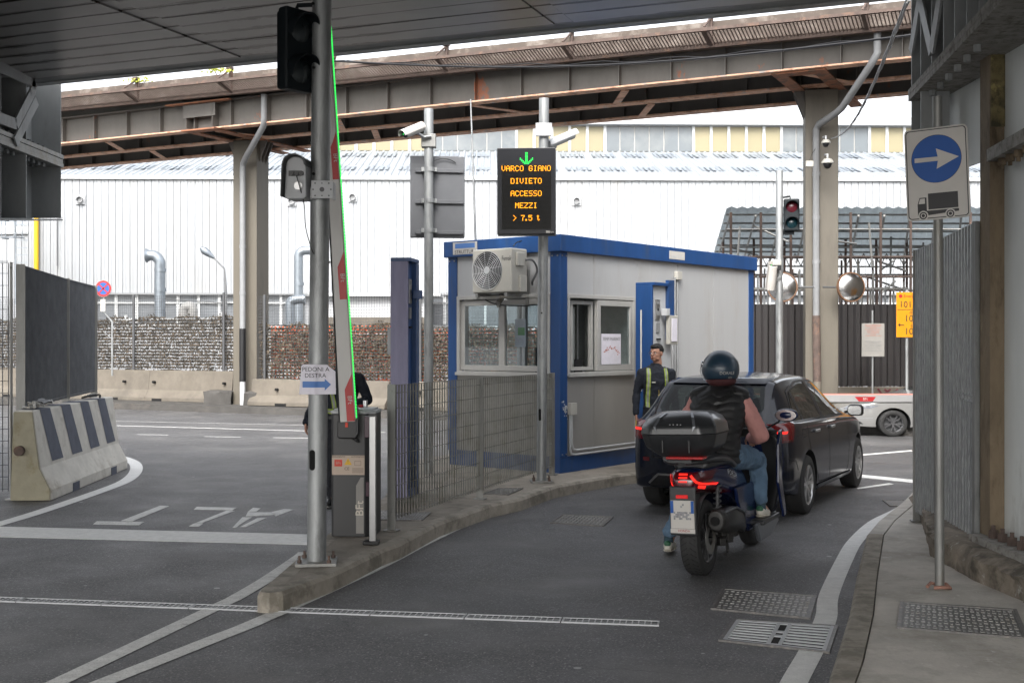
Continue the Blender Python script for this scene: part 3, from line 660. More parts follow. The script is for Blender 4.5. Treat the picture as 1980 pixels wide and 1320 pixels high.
# piers
def pier(x, y, rz, w_, dpt, zt):
    M_ = T3((x,y,0),(0,0,rz)); b = MB(); b.box((0,0,zt/2),(w_,dpt,zt), M_)
    p = b.build('pier', MAT['pier_paint'], sv, bevel=.01)
    b = MB()
    for y_ in (-.42,.42): b.b2((x-.45,y-1.62,7.02),(x+.45,y-1.60,7.55)) if y_ < 0 else b.b2((x-.45,y+1.2,7.02),(x+.45,y+1.22,7.55))
    for x_ in (-.42,.40): b.b2((x+x_,y-2.0,7.03),(x+x_+.02,y+1.9,7.6))
    b.b2((x-.62,y-2.02,7.62),(x+.62,y-1.72,7.66)); b.b2((x-.5,y-2.0,7.28),(x+.5,y-1.98,7.6))
    b.build('cap', MAT['girder'], p)
    b = MB()
    b.b2((x-.52,y-2.05,6.95),(x-.26,y+1.95,6.982)); b.b2((x+.26,y-2.05,6.95),(x+.52,y+1.95,6.982)); b.b2((x-.52,y-2.06,6.948),(x+.52,y-1.75,6.984)); b.b2((x-1.0,y-2.1,7.61),(x+1.0,y-1.95,7.64))
    b.build('cap_flange', MAT['rust'], p)
    b = MB()
    for sx in (-1,1):
        for k in range(3):
            yy = (-.25,0,.25)[k]*dpt
            b.add([(sx*w_/2,yy-.01,zt-.55),(sx*(w_/2+.22),yy-.01,zt-.0),(sx*w_/2,yy-.01,zt-.0),(sx*w_/2,yy+.01,zt-.55),(sx*(w_/2+.22),yy+.01,zt-.0),(sx*w_/2,yy+.01,zt-.0)],[(0,1,2),(5,4,3),(0,3,4,1),(1,4,5,2),(2,5,3,0)], M_)
    b.build('gusset', MAT['girder'], p)
    return p, M_
p1, M1 = pier(0,0,R(26.3-13.5),.66,.72,6.95)
p2, M2 = pier(14.62,.25,R(26.3-9.5),.66,.62,6.95)
b = MB(); b.tube([(1.95,-1.95,7.66),(1.95,-1.95,7.08),(1.86,-1.86,6.93),(.36,-.68,6.42),(.19,-.56,6.3),(.17,-.55,6.15),(.17,-.55,2.0)], .075, 12); 
for z_ in (6.9,6.2,5.85,4.2,3.0): b.cyl((.17,-.55,z_-.04),(.17,-.55,z_+.04),.085) if z_ < 5.85 else None
b.build('downpipe', MAT['mid_grey'], p1, smooth=50)
b = MB(); b.cyl((.17,-.55,2.1),(.17,-.55,.75),.085); b.build('lower_downpipe', MAT['plastic_black'], p1, smooth=50)
b = MB(); b.cyl((.17,-.55,.75),(.17,-.55,.15),.07); b.build('downpipe_foot', MAT['light_grey'], p1, smooth=50)
b = MB(); b.tube([(16.15,-2.1,7.66),(16.15,-2.1,7.1),(16.05,-2.02,6.95),(15.3,-1.0,6.35),(15.15,-.85,6.28),(14.7,-.25,6.2),(14.62,-.18,6.1),(14.62,-.16,2.2)], .07, 12)
for z_ in (5.2,4.3,3.4): b.cyl((14.62,-.16,z_-.04),(14.62,-.16,z_+.04),.08)
b.build('downpipe', MAT['mid_grey'], p2, smooth=50)
b = MB(); b.cyl((14.62,-.16,2.3),(14.64,-.16,.95),.08); b.build('lower_downpipe', MAT['rust_brown'], p2, smooth=50)
b = MB(); b.cyl((14.64,-.16,.95),(14.64,-.16,.1),.08); b.build('downpipe_foot', MAT['concrete_far'], p2, smooth=50)
# plants growing on the far parapet
rnd = random.Random(9)
for (px,py,lab) in ((267,156,'small yellow-leaved weed on the far viaduct parapet, the left one'),(420,137,'yellow-green weed on the far viaduct parapet beside the traffic light')):
    D = 29.6 if px < 300 else 28.2; c0 = W(px,py+3,D); rt = thing('weed', lab, 'plant', tuple(c0)); b = MB()
    for k in range(46):
        p = Vector((rnd.gauss(0,.17),rnd.gauss(0,.05),abs(rnd.gauss(0,.07)))); a = rnd.random()*6
        u = Vector((math.cos(a),.3,math.sin(a)))*.035; v_ = Vector((-math.sin(a),.4,math.cos(a)))*.025; b.quad(p-u,p-v_,p+u,p+v_)
    b.build('leaves', mat('weed_leaf',(.22,.24,.02),var=.3), rt)
    b = MB()
    for k in range(5): b.tube([(0,0,-.15),(rnd.gauss(0,.12),0,rnd.random()*.08)],.006,4)
    b.build('stem', MAT['rust_brown'], rt)
# ================================================================== BACKGROUND
# concrete safety barriers on the far side (local x along the viaduct)
U = Vector((math.cos(R(-26.3)), math.sin(R(-26.3)), 0)); NN = Vector((-U.y, U.x, 0)); O_ = Vector((-6.8,31,0))
def FW(x,y,z=0): return O_+U*x+NN*y+Vector((0,0,z))
def jersey(h, wt, wb, L, z0=0.0, toe=.1):
    """profile along local x"""
    a = wb/2; t = wt/2; k = t+(a-t)*.28
    return [(-a,z0),(-a,z0+toe),(-k,z0+toe+.24*h),(-t,z0+h),(t,z0+h),(k,z0+toe+.24*h),(a,z0+toe),(a,z0)]
def jersey_mesh(b, L, prof, M=None):
    P = Matrix(((0,0,1,-L/2),(1,0,0,0),(0,1,0,0),(0,0,0,1))); b.prism(prof, 0, L, (M @ P) if M else P)
b = MB()
for x0_,x1_ in ((-30,60),): 
    b.prism([(FW(x0_,-1.5).x,FW(x0_,-1.5).y),(FW(x1_,-1.5).x,FW(x1_,-1.5).y),(FW(x1_,3).x,FW(x1_,3).y),(FW(x0_,3).x,FW(x0_,3).y)], -.02, .15)
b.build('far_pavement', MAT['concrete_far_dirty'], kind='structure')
far_g = 'concrete barriers along the far side of the road'
xs = [(-13.5,'plain concrete road barrier at the far left of the camouflage fence'),(-9.4,'plain concrete road barrier behind the striped barrier and left fence'),(-5.3,'plain concrete road barrier with two bolt holes under the tow-away sign'),(-1.75,'short dirty concrete barrier touching the left pier of the viaduct'),
      (2.6,'concrete road barrier right of the left viaduct pier, under orange netting'),(6.75,'concrete road barrier behind the barrier cabinet and guard'),(10.9,'concrete road barrier seen behind the blue ticket column')]
for i,(x,lab) in enumerate(xs):
    h = .82 if x < 0 else .66; L = 4.07 if x != -1.75 else 2.85; z0 = .17 if x < 0 else .16
    if x == -1.75: x = -1.84
    p = FW(x, -.1 if x < 0 else -.55); r = thing('concrete_barrier', lab, 'concrete barrier', (p.x,p.y,z0), R(-26.3), far_g)
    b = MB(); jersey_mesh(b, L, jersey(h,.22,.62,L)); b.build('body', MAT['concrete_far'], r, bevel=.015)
    b = MB()
    for s_ in (-1.2,1.2): b.cyl((s_,-.245,h*.62),(s_,-.16,h*.62),.035,seg=10); 
    b.build('bolt_hole', MAT['void'], r)
    b = MB()
    for s_ in (-1,.9): b.b2((s_-.17,-.318,.0),(s_+.17,-.2,.07))
    b.build('lifting_slot', MAT['void'], r)
b = MB(); a_,c_ = FW(-16,-.8),FW(-.2,-.3); b.prism([(FW(-16,-.75).x,FW(-16,-.75).y),(FW(-.6,-.75).x,FW(-.6,-.75).y),(FW(-.6,.3).x,FW(-.6,.3).y),(FW(-16,.3).x,FW(-16,.3).y)], .14,.172)
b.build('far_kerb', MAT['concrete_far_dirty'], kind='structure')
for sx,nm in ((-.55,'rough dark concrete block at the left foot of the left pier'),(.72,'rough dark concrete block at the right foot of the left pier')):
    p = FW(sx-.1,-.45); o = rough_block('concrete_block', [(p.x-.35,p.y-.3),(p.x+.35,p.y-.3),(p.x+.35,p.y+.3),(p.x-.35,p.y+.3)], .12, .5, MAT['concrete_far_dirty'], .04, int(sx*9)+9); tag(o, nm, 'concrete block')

# camouflage leaf screens + wire fence
def camo(name, label, x0, x1, y, z0, z1, n, seed, dens=1.0, mt='leaf_camo'):
    rnd = random.Random(seed); p0 = FW(x0,y); r = thing(name, label, 'camouflage screen', (p0.x,p0.y,z0), R(-26.3), 'camouflage leaf screens on the far fence')
    b = MB(); L = x1-x0
    for k in range(n):
        x = rnd.random()*L; z = rnd.random()**.92*(z1-z0+.0); z += .05*math.sin(x*5+seed)+rnd.gauss(0,.02)
        if z < 0: z = .02
        row = round(z/.085)*.085; z = row*.55+z*.45
        s_ = rnd.uniform(.028,.056); a = rnd.random()*6.28; c_ = Vector((x, rnd.uniform(-.05,.05), z))
        nrm = Vector((rnd.gauss(0,.5),-1,rnd.gauss(0,.6))).normalized(); u = nrm.orthogonal().normalized(); v_ = nrm.cross(u); u, v_ = u*math.cos(a)+v_*math.sin(a), v_*math.cos(a)-u*math.sin(a)
        b.add([c_-u*s_, c_-v_*s_*.55, c_+u*s_, c_+v_*s_*.55+nrm*.012], [(0,1,2,3)])
    b.build('leaf_netting', MAT[mt], r)
    b = MB(); 
    k = 0
    while k*.1 < z1-z0: b.bar((0,.06,k*.1),(L,.06,k*.1),.004,.004); k += 1
    for k in range(int(L/.25)): b.bar((k*.25,.06,0),(k*.25,.06,z1-z0),.003,.003)
    b.build('backing_mesh', MAT['dark_grey'], r)
    return r
def netting(label, x0, x1, y, z0, z1):
    p0 = FW(x0,y); r = thing('orange_netting', label, 'safety netting', (p0.x,p0.y,z0), R(-26.3)); b = MB(); L = x1-x0
    for k in range(int(L/.12)): b.bar((k*.12,0,0),(k*.12,0,z1-z0),.045,.01,up=(0,1,0))
    k = 0
    while k*.09 < z1-z0: b.bar((0,-.002,k*.09),(L,-.002,k*.09),.01,.045,up=(0,0,1)); k += 1
    b.build('net', MAT['orange_net'], r); return r
camo('camouflage_screen','brown and white leaf netting on the fence left of the pier', -16.2,-.35,.12,.98,2.42,29000,1)
camo('camouflage_screen','leaf netting with orange mesh behind it, right of the pier', .55,5.6,-.3,.82,2.18,10000,2)
camo('camouflage_screen','dense brown leaf netting beside the blue ticket column', 5.6,12.4,-.3,.82,2.12,15000,3)
netting('orange safety netting showing through leaf netting right of the pier', .75,4.6,-.1,.82,2.16)
netting('orange safety netting behind the guard at the barrier cabinet', 5.0,9.5,-.1,.82,2.06)
def wire_fence(label, x0, x1, y, z0, z1, posts, group='far wire fences'):
    p0 = FW(x0,y); r = thing('wire_fence', label, 'wire fence', (p0.x,p0.y,z0), R(-26.3), group); b = MB(); L = x1-x0; k = 0
    while k*.075 <= z1-z0: b.bar((0,0,k*.075),(L,0,k*.075),.005,.006); k += 1
    for k in range(int(L/.075)): b.bar((k*.075,.004,0),(k*.075,.004,z1-z0),.006,.005)
    b.build('wire_mesh', MAT['dark_grey'], r)
    for xp in posts: b = MB(); b.cyl((xp-x0,-.05,-.02),(xp-x0,-.05,z1-z0+.04),.035,seg=8); b.build('post', MAT['dark_grey'], r)
wire_fence('tall dark wire fence above the barriers left of the pier', -16,-.4,.05,.98,3.02,[-15.5,-12.3,-9.6,-7.0,-4.05,-.9])
wire_fence('tall dark wire fence above the barriers between pier and booth', .5,12.4,-.35,.82,2.92,[.75,2.35,5.35,8.6,11.6])

# ---- warehouse
RW = R(1.2)
wh = thing('warehouse', 'long white corrugated metal warehouse filling the background', 'warehouse', (0,45,0), RW)
zE, zB, zC0, zC1 = 7.86, 3.55, 10.05, 11.25
def corr(b, x0, x1, z0, z1, y, pitch=.27, dep=.035, gap=.03, M=None):
    x = x0; vs = []; k = 0
    while x < x1:
        for dx,dy in ((0,0),(gap*.35,dep),(gap*.75,dep),(gap,0),(pitch*.45,0),(pitch*.5,dep*.25),(pitch*.55,0)): vs.append((x+dx,y+dy))
        x += pitch
    n = len(vs); b.add([(p[0],p[1],z0) for p in vs]+[(p[0],p[1],z1) for p in vs], [(i,i+1,n+i+1,n+i) for i in range(n-1)], M)
b = MB(); corr(b, -18.15, 26, zB, zE, 0); b.build('cladding', MAT['clad_white'], wh)
b = MB(); b.b2((-18.15,.06,0),(26,.3,zB-1.1)); b.b2((-18.15,.08,zB),(26,.3,zE)); b.build('wall', MAT['light_grey'], wh)
b = MB(); b.b2((-18.2,-.12,zE-.0),(26,.1,zE+.12)); b.build('gutter', MAT['white_paint'], wh)
b = MB(); vs=[]; x=-18.2
while x < 26:
    for dx,dz in ((0,0),(.04,.05),(.10,.05),(.14,0)): vs.append((x+dx,dz))
    x += .27
n=len(vs); b.add([(p[0],.0,zE+.14+p[1]) for p in vs]+[(p[0],7.0,zC0+p[1]) for p in vs],[(i,i+1,n+i+1,n+i) for i in range(n-1)]); b.build('lower_roof', MAT['roof_white'], wh)
b = MB()
for k in range(34):
    x0_ = -17.6+k*1.32
    for (t0,t1) in ((.18,.34),(.72,.9)):
        for j in range(5):
            xa = x0_+j*.2; ya,yb = t0*7,t1*7
            z_a,z_b = zE+.14+(zC0-zE-.14)*t0+.075, zE+.14+(zC0-zE-.14)*t1+.075
            b.add([(xa,ya,z_a),(xa+.12,ya,z_a),(xa+.12,yb,z_b),(xa,yb,z_b)],[(0,1,2,3)])
b.build('skylights', MAT['skylight'], wh)
b = MB(); b.b2((-18,7.1,zC0-.3),(26,7.3,zC1)); b.build('clerestory_wall', MAT['frame_white'], wh)
fr = MB(); g1 = MB(); g2 = MB(); x = 12.0-7.77*4
kk = 0
while x < 26:
    if kk % 2 == 0:   # grey panes
        for j in range(6): g1.b2((x+j*.645+.03,7.06,zC0+.05),(x+(j+1)*.645-.02,7.09,zC1-.08))
    else:
        for j in range(5): g2.b2((x+j*.775+.06,7.06,zC0+.05),(x+(j+1)*.775-.06,7.09,zC1-.08))
        for j in range(6): fr.b2((x+j*.775-.06,7.0,zC0),(x+j*.775+.06,7.1,zC1-.03))
    x += 3.885; kk += 1
g1.build('clerestory_glazing', MAT['pane_grey'], wh); g2.build('clerestory_panel', MAT['pane_beige'], wh); fr.build('clerestory_frame', MAT['white_paint'], wh)
b = MB(); b.b2((-18.2,6.7,zC1-.02),(26,8,zC1+.32)); b.build('roof_edge', MAT['light_grey'], wh)
# ground-floor glazing band
b = MB(); b.b2((-18.1,.02,zB-1.15),(26,.05,zB-.03)); b.build('window_band', MAT['pane_dark'], wh)
b = MB()
for k in range(58): b.b2((-18+k*.77,-.04,zB-1.15),(-18+k*.77+.11,.018,zB-.02))
b.b2((-18.1,-.05,zB-.36),(26,-.005,zB-.30)); b.build('mullions', MAT['white_paint'], wh)
b = MB(); b.b2((-18.1,-.16,zB-.03),(26,-.0,zB+.04)); b.build('flashing', MAT['mid_grey'], wh)
for (px,py) in ((160,388),(682,382),(565,390),(1115,388)):
    p = W(px,py,44.9); x_ = p.x; b = MB(); b.b2((x_-.17,-.06,p.z-.17),(x_+.17,-.01,p.z+.17)); v0 = b.build('vent', MAT['light_grey'], wh)
    b = MB(); b.lathe([(.12,0),(.13,.12),(.10,.12),(.09,.02),(0,.02)],16,T3((x_,-.06,p.z),(R(90),0,0))); b.build('vent_pipe', MAT['mid_grey'], v0)
b = MB(); xq = (76-990)/F*44.8; b.cyl((xq,-.12,zB-1),(xq,-.12,zE),.085); b.build('yellow_pipe', MAT['yellow'], wh, smooth=50)
b = MB(); b.tube([(xq+.75,-.1,4.6),(xq+.75,-.1,6.35),(xq+1.0,-.2,6.4)],.02,6); b.build('conduit', MAT['mid_grey'], wh)
b = MB(); b.tube([(-13,-.1,3.35),(-9,-.14,3.1),(-6,-.12,3.35),(-2,-.1,3.2),(2,-.1,3.4)],.015,5); b.build('cable', MAT['dark_grey'], wh)
# grey building at the far left with a caged ladder
gb = thing('grey_building', 'pale grey low building behind the caged ladder at the far left', 'building', (-23,48,0))
b = MB(); corr(b, -10, 3.6, 0, 6.1, 0, .3, .03, .04); b.build('wall', MAT['clad_white'], gb)
b = MB(); b.b2((-10,-.1,6.1),(3.7,.2,6.45)); b.build('eaves', MAT['white_paint'], gb)
b = MB(); b.add([(-10,0,6.47),(3.6,0,6.47),(3.6,6,8.6),(-10,6,7.2)],[(0,1,2,3)]); b.build('roof', MAT['roof_white'], gb)
p = W(44,520,46.5); ld = thing('caged_ladder', 'thin grey caged access ladder on the building at the far left', 'ladder', (p.x,p.y,3.2))
b = MB()
for s_ in (-.28,.28): b.cyl((s_,0,0),(s_,0,4.4),.03,seg=6)
b.build('rail', MAT['duct'], ld)
b = MB()
for k in range(15): b.bar((-.28,0,.2+k*.29),(.28,0,.2+k*.29),.03,.03)
b.build('rungs', MAT['duct'], ld)
b = MB()
for z_ in (2.6,3.3,4.1): b.tube([(.42*math.cos(a)-.35,-.42*math.sin(a)-.05,z_) for a in [k*math.pi/8-.4 for k in range(12)]],.025,5)
for a in (.3,1.1,1.9,2.7): b.bar((.42*math.cos(a)-.35,-.42*math.sin(a)-.05,2.6),(.42*math.cos(a)-.35,-.42*math.sin(a)-.05,4.2),.03,.02)
b.build('safety_cage', MAT['duct'], ld)
# ducts and pipes in front of the warehouse
def duct(name,label,pts,r,m='duct',cat='vent pipe',flare=0, rings=()):
    base = Vector(pts[0]); rt = thing(name,label,cat,(base.x,base.y,base.z)); b = MB()
    ps = bez([Vector(p)-base for p in pts],5); rs = [r]*len(ps)
    if flare:
        for k in range(3): rs[-1-k] = r*(1+flare*(3-k)/3)
    b.tube(ps, rs, 14); b.build('pipe', MAT[m], rt, smooth=60)
    if rings:
        b = MB()
        for z_ in rings: b.cyl((0,0,z_),(0,0,z_+.12),r*1.12,seg=14)
        b.build('collar', MAT[m], rt, smooth=60)
    return rt
q = lambda px,py,D=42: W(px,py,D)
duct('vent_pipe','tall grey steel vent pipe with a bent top, left of the street lamp',[q(310,640),q(309,560),q(309,520),q(309,507),q(303,497),q(295,494),q(283,494)],.19,flare=.35,rings=(1.4,2.1))
duct('vent_pipe','tall grey vent pipe bending right behind the galvanized pole',[q(578,640),q(577,560),q(577,510),q(578,492),q(586,485),q(600,484)],.16,rings=(1.6,))
duct('vent_pipe','low grey elbow pipe near the second vent pipe, above the netting',[q(562,650,40),q(561,600,40),q(562,584,40),q(572,579,40),q(590,578,40)],.16)
duct('vent_pipe','short pale elbow duct in front of the window band left of the pier',[q(355,640,41),q(355,606,41),q(357,596,41),q(365,592,41),q(372,597,41),q(372,612,41)],.17,m='frame_white')
rnd = random.Random(5); rt = thing('pipe_rack', 'jumble of white pipes lying on a rack above the leaf netting', 'pipe rack', tuple(q(330,625,36)))
for k in range(7):
    b = MB(); y_ = rnd.uniform(-.3,.3); z_ = rnd.uniform(-.1,.15); a = rnd.uniform(-.05,.05); b.bar((-1.2+rnd.random()*.5,y_,z_+.02),(1.3+rnd.random()*.3,y_+.1,z_+a+.05),.05,.04); b.build('white_pipe', MAT['white_paint'], rt)
b = MB(); b.bar((-1.3,0,-.6),(-1.35,0,.25),.08,.08); b.bar((1.4,0,-.6),(1.55,0,.35),.08,.08); b.box((-1.3,0,.1),(.5,.2,.12)); b.build('bracket', MAT['white_paint'], rt)
# low lean-to sheds
sh = thing('lean_to_shed','low white roofed shed against the warehouse right of the galvanized pole','shed', tuple(W(660,640,43)))
b = MB(); b.b2((-1.3,0,-.5),(3.2,1.5,1.25)); b.build('wall', MAT['light_grey'], sh)
b = MB(); b.b2((-1.45,-.3,1.25),(3.6,1.6,1.36)); b.build('roof', MAT['white_paint'], sh)
b = MB(); b.b2((-1.0,-.03,.05),(3.0,-.002,.5)); b.build('block_wall', MAT['concrete_far'], sh)
# street lamp behind
p = q(437,640,40); sl_ = thing('street_lamp','slim curved street lamp with one head, left of the left viaduct pier','street lamp',(p.x,p.y,0))
b = MB(); P = [q(437,720,40),q(437,590,40),q(436,550,40),q(434,520,40),q(412,497,40)]; b.tube([Vector(v)-Vector((p.x,p.y,0)) for v in P],[.06,.05,.04,.03,.025],8); b.build('pole', MAT['mid_grey'], sl_, smooth=60)
b = MB(); A = q(414,499,40)-Vector((p.x,p.y,0)); B = q(388,479,40)-Vector((p.x,p.y,0)); b.tube([A,A.lerp(B,.4),A.lerp(B,.75),B],[.04,.11,.13,.05],10); b.build('lamp_head', MAT['duct'], sl_, smooth=60)
# ---- right: scaffold yard with corrugated canopy
cy = thing('canopy','corrugated lean-to canopy on rusty scaffold tubes, right of the booth','canopy',(5.4,30,0))
def CW(px,py,D): v = W(px,py,D); return v-Vector((5.4,30,0))
A0,A1,A2,A3 = CW(1405,403,30),CW(2100,403,30),CW(2100,500,38),CW(1378,496,38)
b = MB(); n = 70; vs = []
for k in range(n):
    t = k/(n-1); a = A0.lerp(A1,t); c_ = A3.lerp(A2,t); dz = Vector((0,0,.05 if k%2 else 0)); vs += [a+dz, c_+dz]
b.add(vs,[(2*k,2*k+2,2*k+3,2*k+1) for k in range(n-1)]); b.build('sheet_roof', MAT['corr_roof'], cy, solid=.01)
b = MB()
for k in range(7):
    t = .04+k*.15; a = A0.lerp(A3,t)-Vector((0,0,.1)); c_ = A1.lerp(A2,t)-Vector((0,0,.1)); b.cyl(a,c_,.028,seg=6)
for k in range(0,14):
    t = k/14+.01; b.cyl(A0.lerp(A1,t)-Vector((0,0,.18)),A3.lerp(A2,t)-Vector((0,0,.18)),.03,seg=6)
b.build('roof_tubes', MAT['galv_dark'], cy)
b = MB(); rnd = random.Random(12)
for k in range(12):
    t = k/12+.012; p_ = A0.lerp(A1,t); p2_ = A3.lerp(A2,t)
    b.cyl((p_.x,p_.y,0),(p_.x,p_.y,p_.z-.1),.035,seg=6); b.cyl((p2_.x,p2_.y,0),(p2_.x,p2_.y,p2_.z-.1),.035,seg=6)
    mdd = p_.lerp(p2_,.5); b.cyl((mdd.x,mdd.y,0),(mdd.x,mdd.y,mdd.z-.1),.035,seg=6)
for z_ in (3.9,3.4): b.cyl((A0.x,A0.y,z_),(A1.x,A1.y,z_),.03,seg=6); b.cyl((A3.x,A3.y,z_),(A2.x,A2.y,z_),.03,seg=6)
b.build('posts', MAT['rust_brown'], cy)
b = MB()
for k in range(26):
    x_ = rnd.uniform(0,9.5); y_ = rnd.choice((0,2,4,7.8)); z_ = rnd.uniform(3.2,4.6)
    if rnd.random()<.5: b.cyl((x_,y_,z_-.6),(x_+rnd.uniform(-.1,.1),y_,z_+.5),.03,seg=6)
    else: b.cyl((x_+1.2,y_,z_-.3),(x_+1.2+rnd.uniform(.5,1.1)*rnd.choice((-1,1)),y_+rnd.uniform(-.5,.5),z_+rnd.uniform(-.2,.2)),.028,seg=6)
for t in (.0,.35,.8):   # lattice girders
    a = A0.lerp(A3,t)-Vector((0,0,.15)); c_ = A1.lerp(A2,t)-Vector((0,0,.15)); L = c_.x-a.x; n = int(L/.35)
    b.cyl(a-Vector((0,0,.38)),c_-Vector((0,0,.38)),.025,seg=5)
    if t==.8:
        for k in range(n): b.cyl(a+Vector((k*.35,0,0)),a+Vector((k*.35+.175,0,-.38)),.015,seg=4); b.cyl(a+Vector((k*.35+.175,0,-.38)),a+Vector((k*.35+.35,0,0)),.015,seg=4)
b.build('bracing', MAT['galv_dark'], cy)
rnd = random.Random(3)
bk = thing('scaffold_pole_stack','close row of upright scaffold poles stored behind the dark corrugated wall','scaffold poles',(5.7,28.4,0))
for k in range(40):
    b = MB(); x_ = k*.092+rnd.uniform(-.03,.03); h_ = 3.3+rnd.uniform(-.35,.2); b.cyl((x_,rnd.uniform(-.15,.15),.1),(x_+rnd.uniform(-.05,.05),0,h_),.024,seg=6)
    b.build('scaffold_pole', [MAT['galv_dark'],MAT['rust_brown'],MAT['galv'],MAT['mid_grey']][rnd.choice((0,0,1,2,3))], bk)
b = MB(); b.bar((-.1,-.2,3.02),(3.7,-.2,3.02),.04,.05); b.build('rail', MAT['galv_dark'], bk)
cwl = thing('corrugated_wall','dark brown corrugated metal wall behind the mirrors and signs','corrugated wall',(4.0,27,0))
b = MB(); x=0; vs=[]
while x < 12:
    for dx,dy in ((0,0),(.05,.06),(.16,.06),(.21,0)): vs.append((x+dx,dy))
    x += .3
n=len(vs); b.add([(p[0],p[1],.75) for p in vs]+[(p[0],p[1],2.61) for p in vs],[(i,i+1,n+i+1,n+i) for i in range(n-1)]); b.build('sheet', MAT['corr_dark'], cwl, solid=.004)
lw = thing('low_concrete_wall','low concrete wall with a red graffiti scrawl under the corrugated wall','low wall',(4.0,26.8,0))
b = MB(); b.b2((0,0,0),(12,.22,.745)); b.build('wall', MAT['concrete_far'], lw, bevel=.01)
b = MB(); zf = lambda px,py: (lambda v: (v.x-4.0,-.006,v.z))(W(px,py,26.8))
for A,B in (((1697,751),(1706,763)),((1708,763),(1722,752)),((1710,752),(1724,764)),((1724,764),(1736,752))):
    a,c_ = zf(*A),zf(*B); gi = len(b.v); dy = Vector((0,-.0012*(gi//8),0)); b.bar(Vector(a)+dy,Vector(c_)+dy,.045,.004,up=(0,1,0))
b.build('graffiti', mat('graffiti_red',(.09,.012,.018),var=.3,vs=30), lw, bevel=.001)
# convex mirrors on the right pier
for (px,lab,yaw) in ((1513,'round convex traffic mirror left of the right pier, partly behind the signal pole',-14),(1645,'round convex traffic mirror with orange rim right of the right pier',12)):
    c_ = W(px,555,24.0); r = thing('convex_mirror',lab,'traffic mirror',tuple(c_),R(yaw),'convex traffic mirrors on the right pier')
    M_ = T3((0,0,0),(R(90),0,0)); 
    b = MB(); b.lathe([(.0,.10),(.08,.097),(.16,.082),(.24,.05),(.28,.02)],32,M_); b.build('mirror_face', MAT['mirror'], r, smooth=80)
    b = MB(); b.lathe([(.275,.03),(.30,.03),(.305,-.02),(.25,-.05),(0,-.06)],32,M_); b.build('rim', mat('mirror_rim',(.12,.06,.03)), r, smooth=40)
    sx = .62 if px < 1600 else -.55
    b = MB(); b.tube([(0,.06,0),(sx*.5,.1,.0),(sx,.12,0)],.02,6); b.build('arm', MAT['dark_grey'], r)
# sign: operational area
s1 = W(1688,745,25.6); r = thing('notice_sign','small white notice board with red and black small print on a pole','notice board',(s1.x,s1.y,0),0)
zz = lambda py: 1.77-(py-660)*25.6/F
b = MB(); b.cyl((0,.03,.1),(0,.03,zz(600)),.022,seg=8); b.build('pole', MAT['galv'], r)
b = MB(); b.b2((-.245,-.01,zz(689)),(.245,0.004,zz(625))); b.build('board', mat('notice_board_white',(.27,.26,.24),var=.05), r, bevel=.004)
lines = ['ZONA OPERATIVA','DIVIETO DI ACCESSO AI NON','AUTORIZZATI','AREA CON MEZZI IN MOVIMENTO','OPERAZIONI PORTUALI IN','CORSO. E OBBLIGATORIO','L USO DEI DISPOSITIVI DI','SICUREZZA','ATTENZIONE AI CARICHI SOSPESI']
b = MB(); T = lambda z_: T3((0,-.0125,z_),(R(90),0,0))
for k,t_ in enumerate(lines): b.text(t_, .042 if k==0 else .023, T(zz(629)-k*.028), .0005)
b.build('red_text', MAT['ink_red'], r)
b = MB()
for k,t_ in enumerate(['OPERATIONAL AREA','ACCESS FORBIDDEN TO','UNAUTHORIZED PERSONS AND','VEHICLES. MOVING EQUIPMENT','AND SUSPENDED LOADS','IN THE AREA AT ALL TIMES','SAFETY DEVICES MUST BE WORN']): b.text(t_, .038 if k==0 else .025, T(zz(660)-k*.034), .0005)
b.build('black_text', MAT['mid_grey'], r)
# yellow gate-number sign
s1 = W(1755,745,23.0); D = 23.0; r = thing('direction_sign','yellow gate number sign reading 101 and 102, half behind the mesh fence','yellow sign',(s1.x,s1.y,0))
zz = lambda py: 1.77-(py-660)*D/F; xx = lambda px: (px-990)/F*D-s1.x
b = MB(); b.cyl((0,.04,.1),(0,.04,zz(560)),.03,seg=8); b.build('pole', MAT['galv'], r)
b = MB(); b.b2((xx(1733),-.012,zz(652)),(xx(1825),.006,zz(565))); b.build('board', MAT['sign_yellow'], r, bevel=.004)
b = MB(); b.b2((xx(1734),-.0145,zz(599)),(xx(1824),-.0125,zz(598)))
T = lambda px,py,s=1: T3((xx(px),-.0145,zz(py)),(R(90),0,0))
b.text('101-104',.17,T(1738,589),.0005,align='LEFT'); b.text('da',.09,T(1762,604),.0005); b.text('102',.18,T(1748,616),.0005,align='LEFT'); b.text('a',.09,T(1762,629),.0005); b.text('106',.18,T(1748,641),.0005,align='LEFT')
b.bar((xx(1737),-.0135,zz(628)),(xx(1748),-.0135,zz(628)),.014,.002,up=(0,1,0)); b.add([(xx(1736),-.0145,zz(628)),(xx(1740),-.0145,zz(628)+.035),(xx(1740),-.0145,zz(628)-.035)],[(0,2,1)])
b.build('lettering', MAT['ink'], r)
b = MB(); b.text('Emergenza',.075,T(1747,572.5),.0005,align='LEFT'); b.cyl((xx(1741),-.0125,zz(572.5)),(xx(1741),-.015,zz(572.5)),.034,seg=16); b.build('red_lettering', MAT['sign_red'], r)
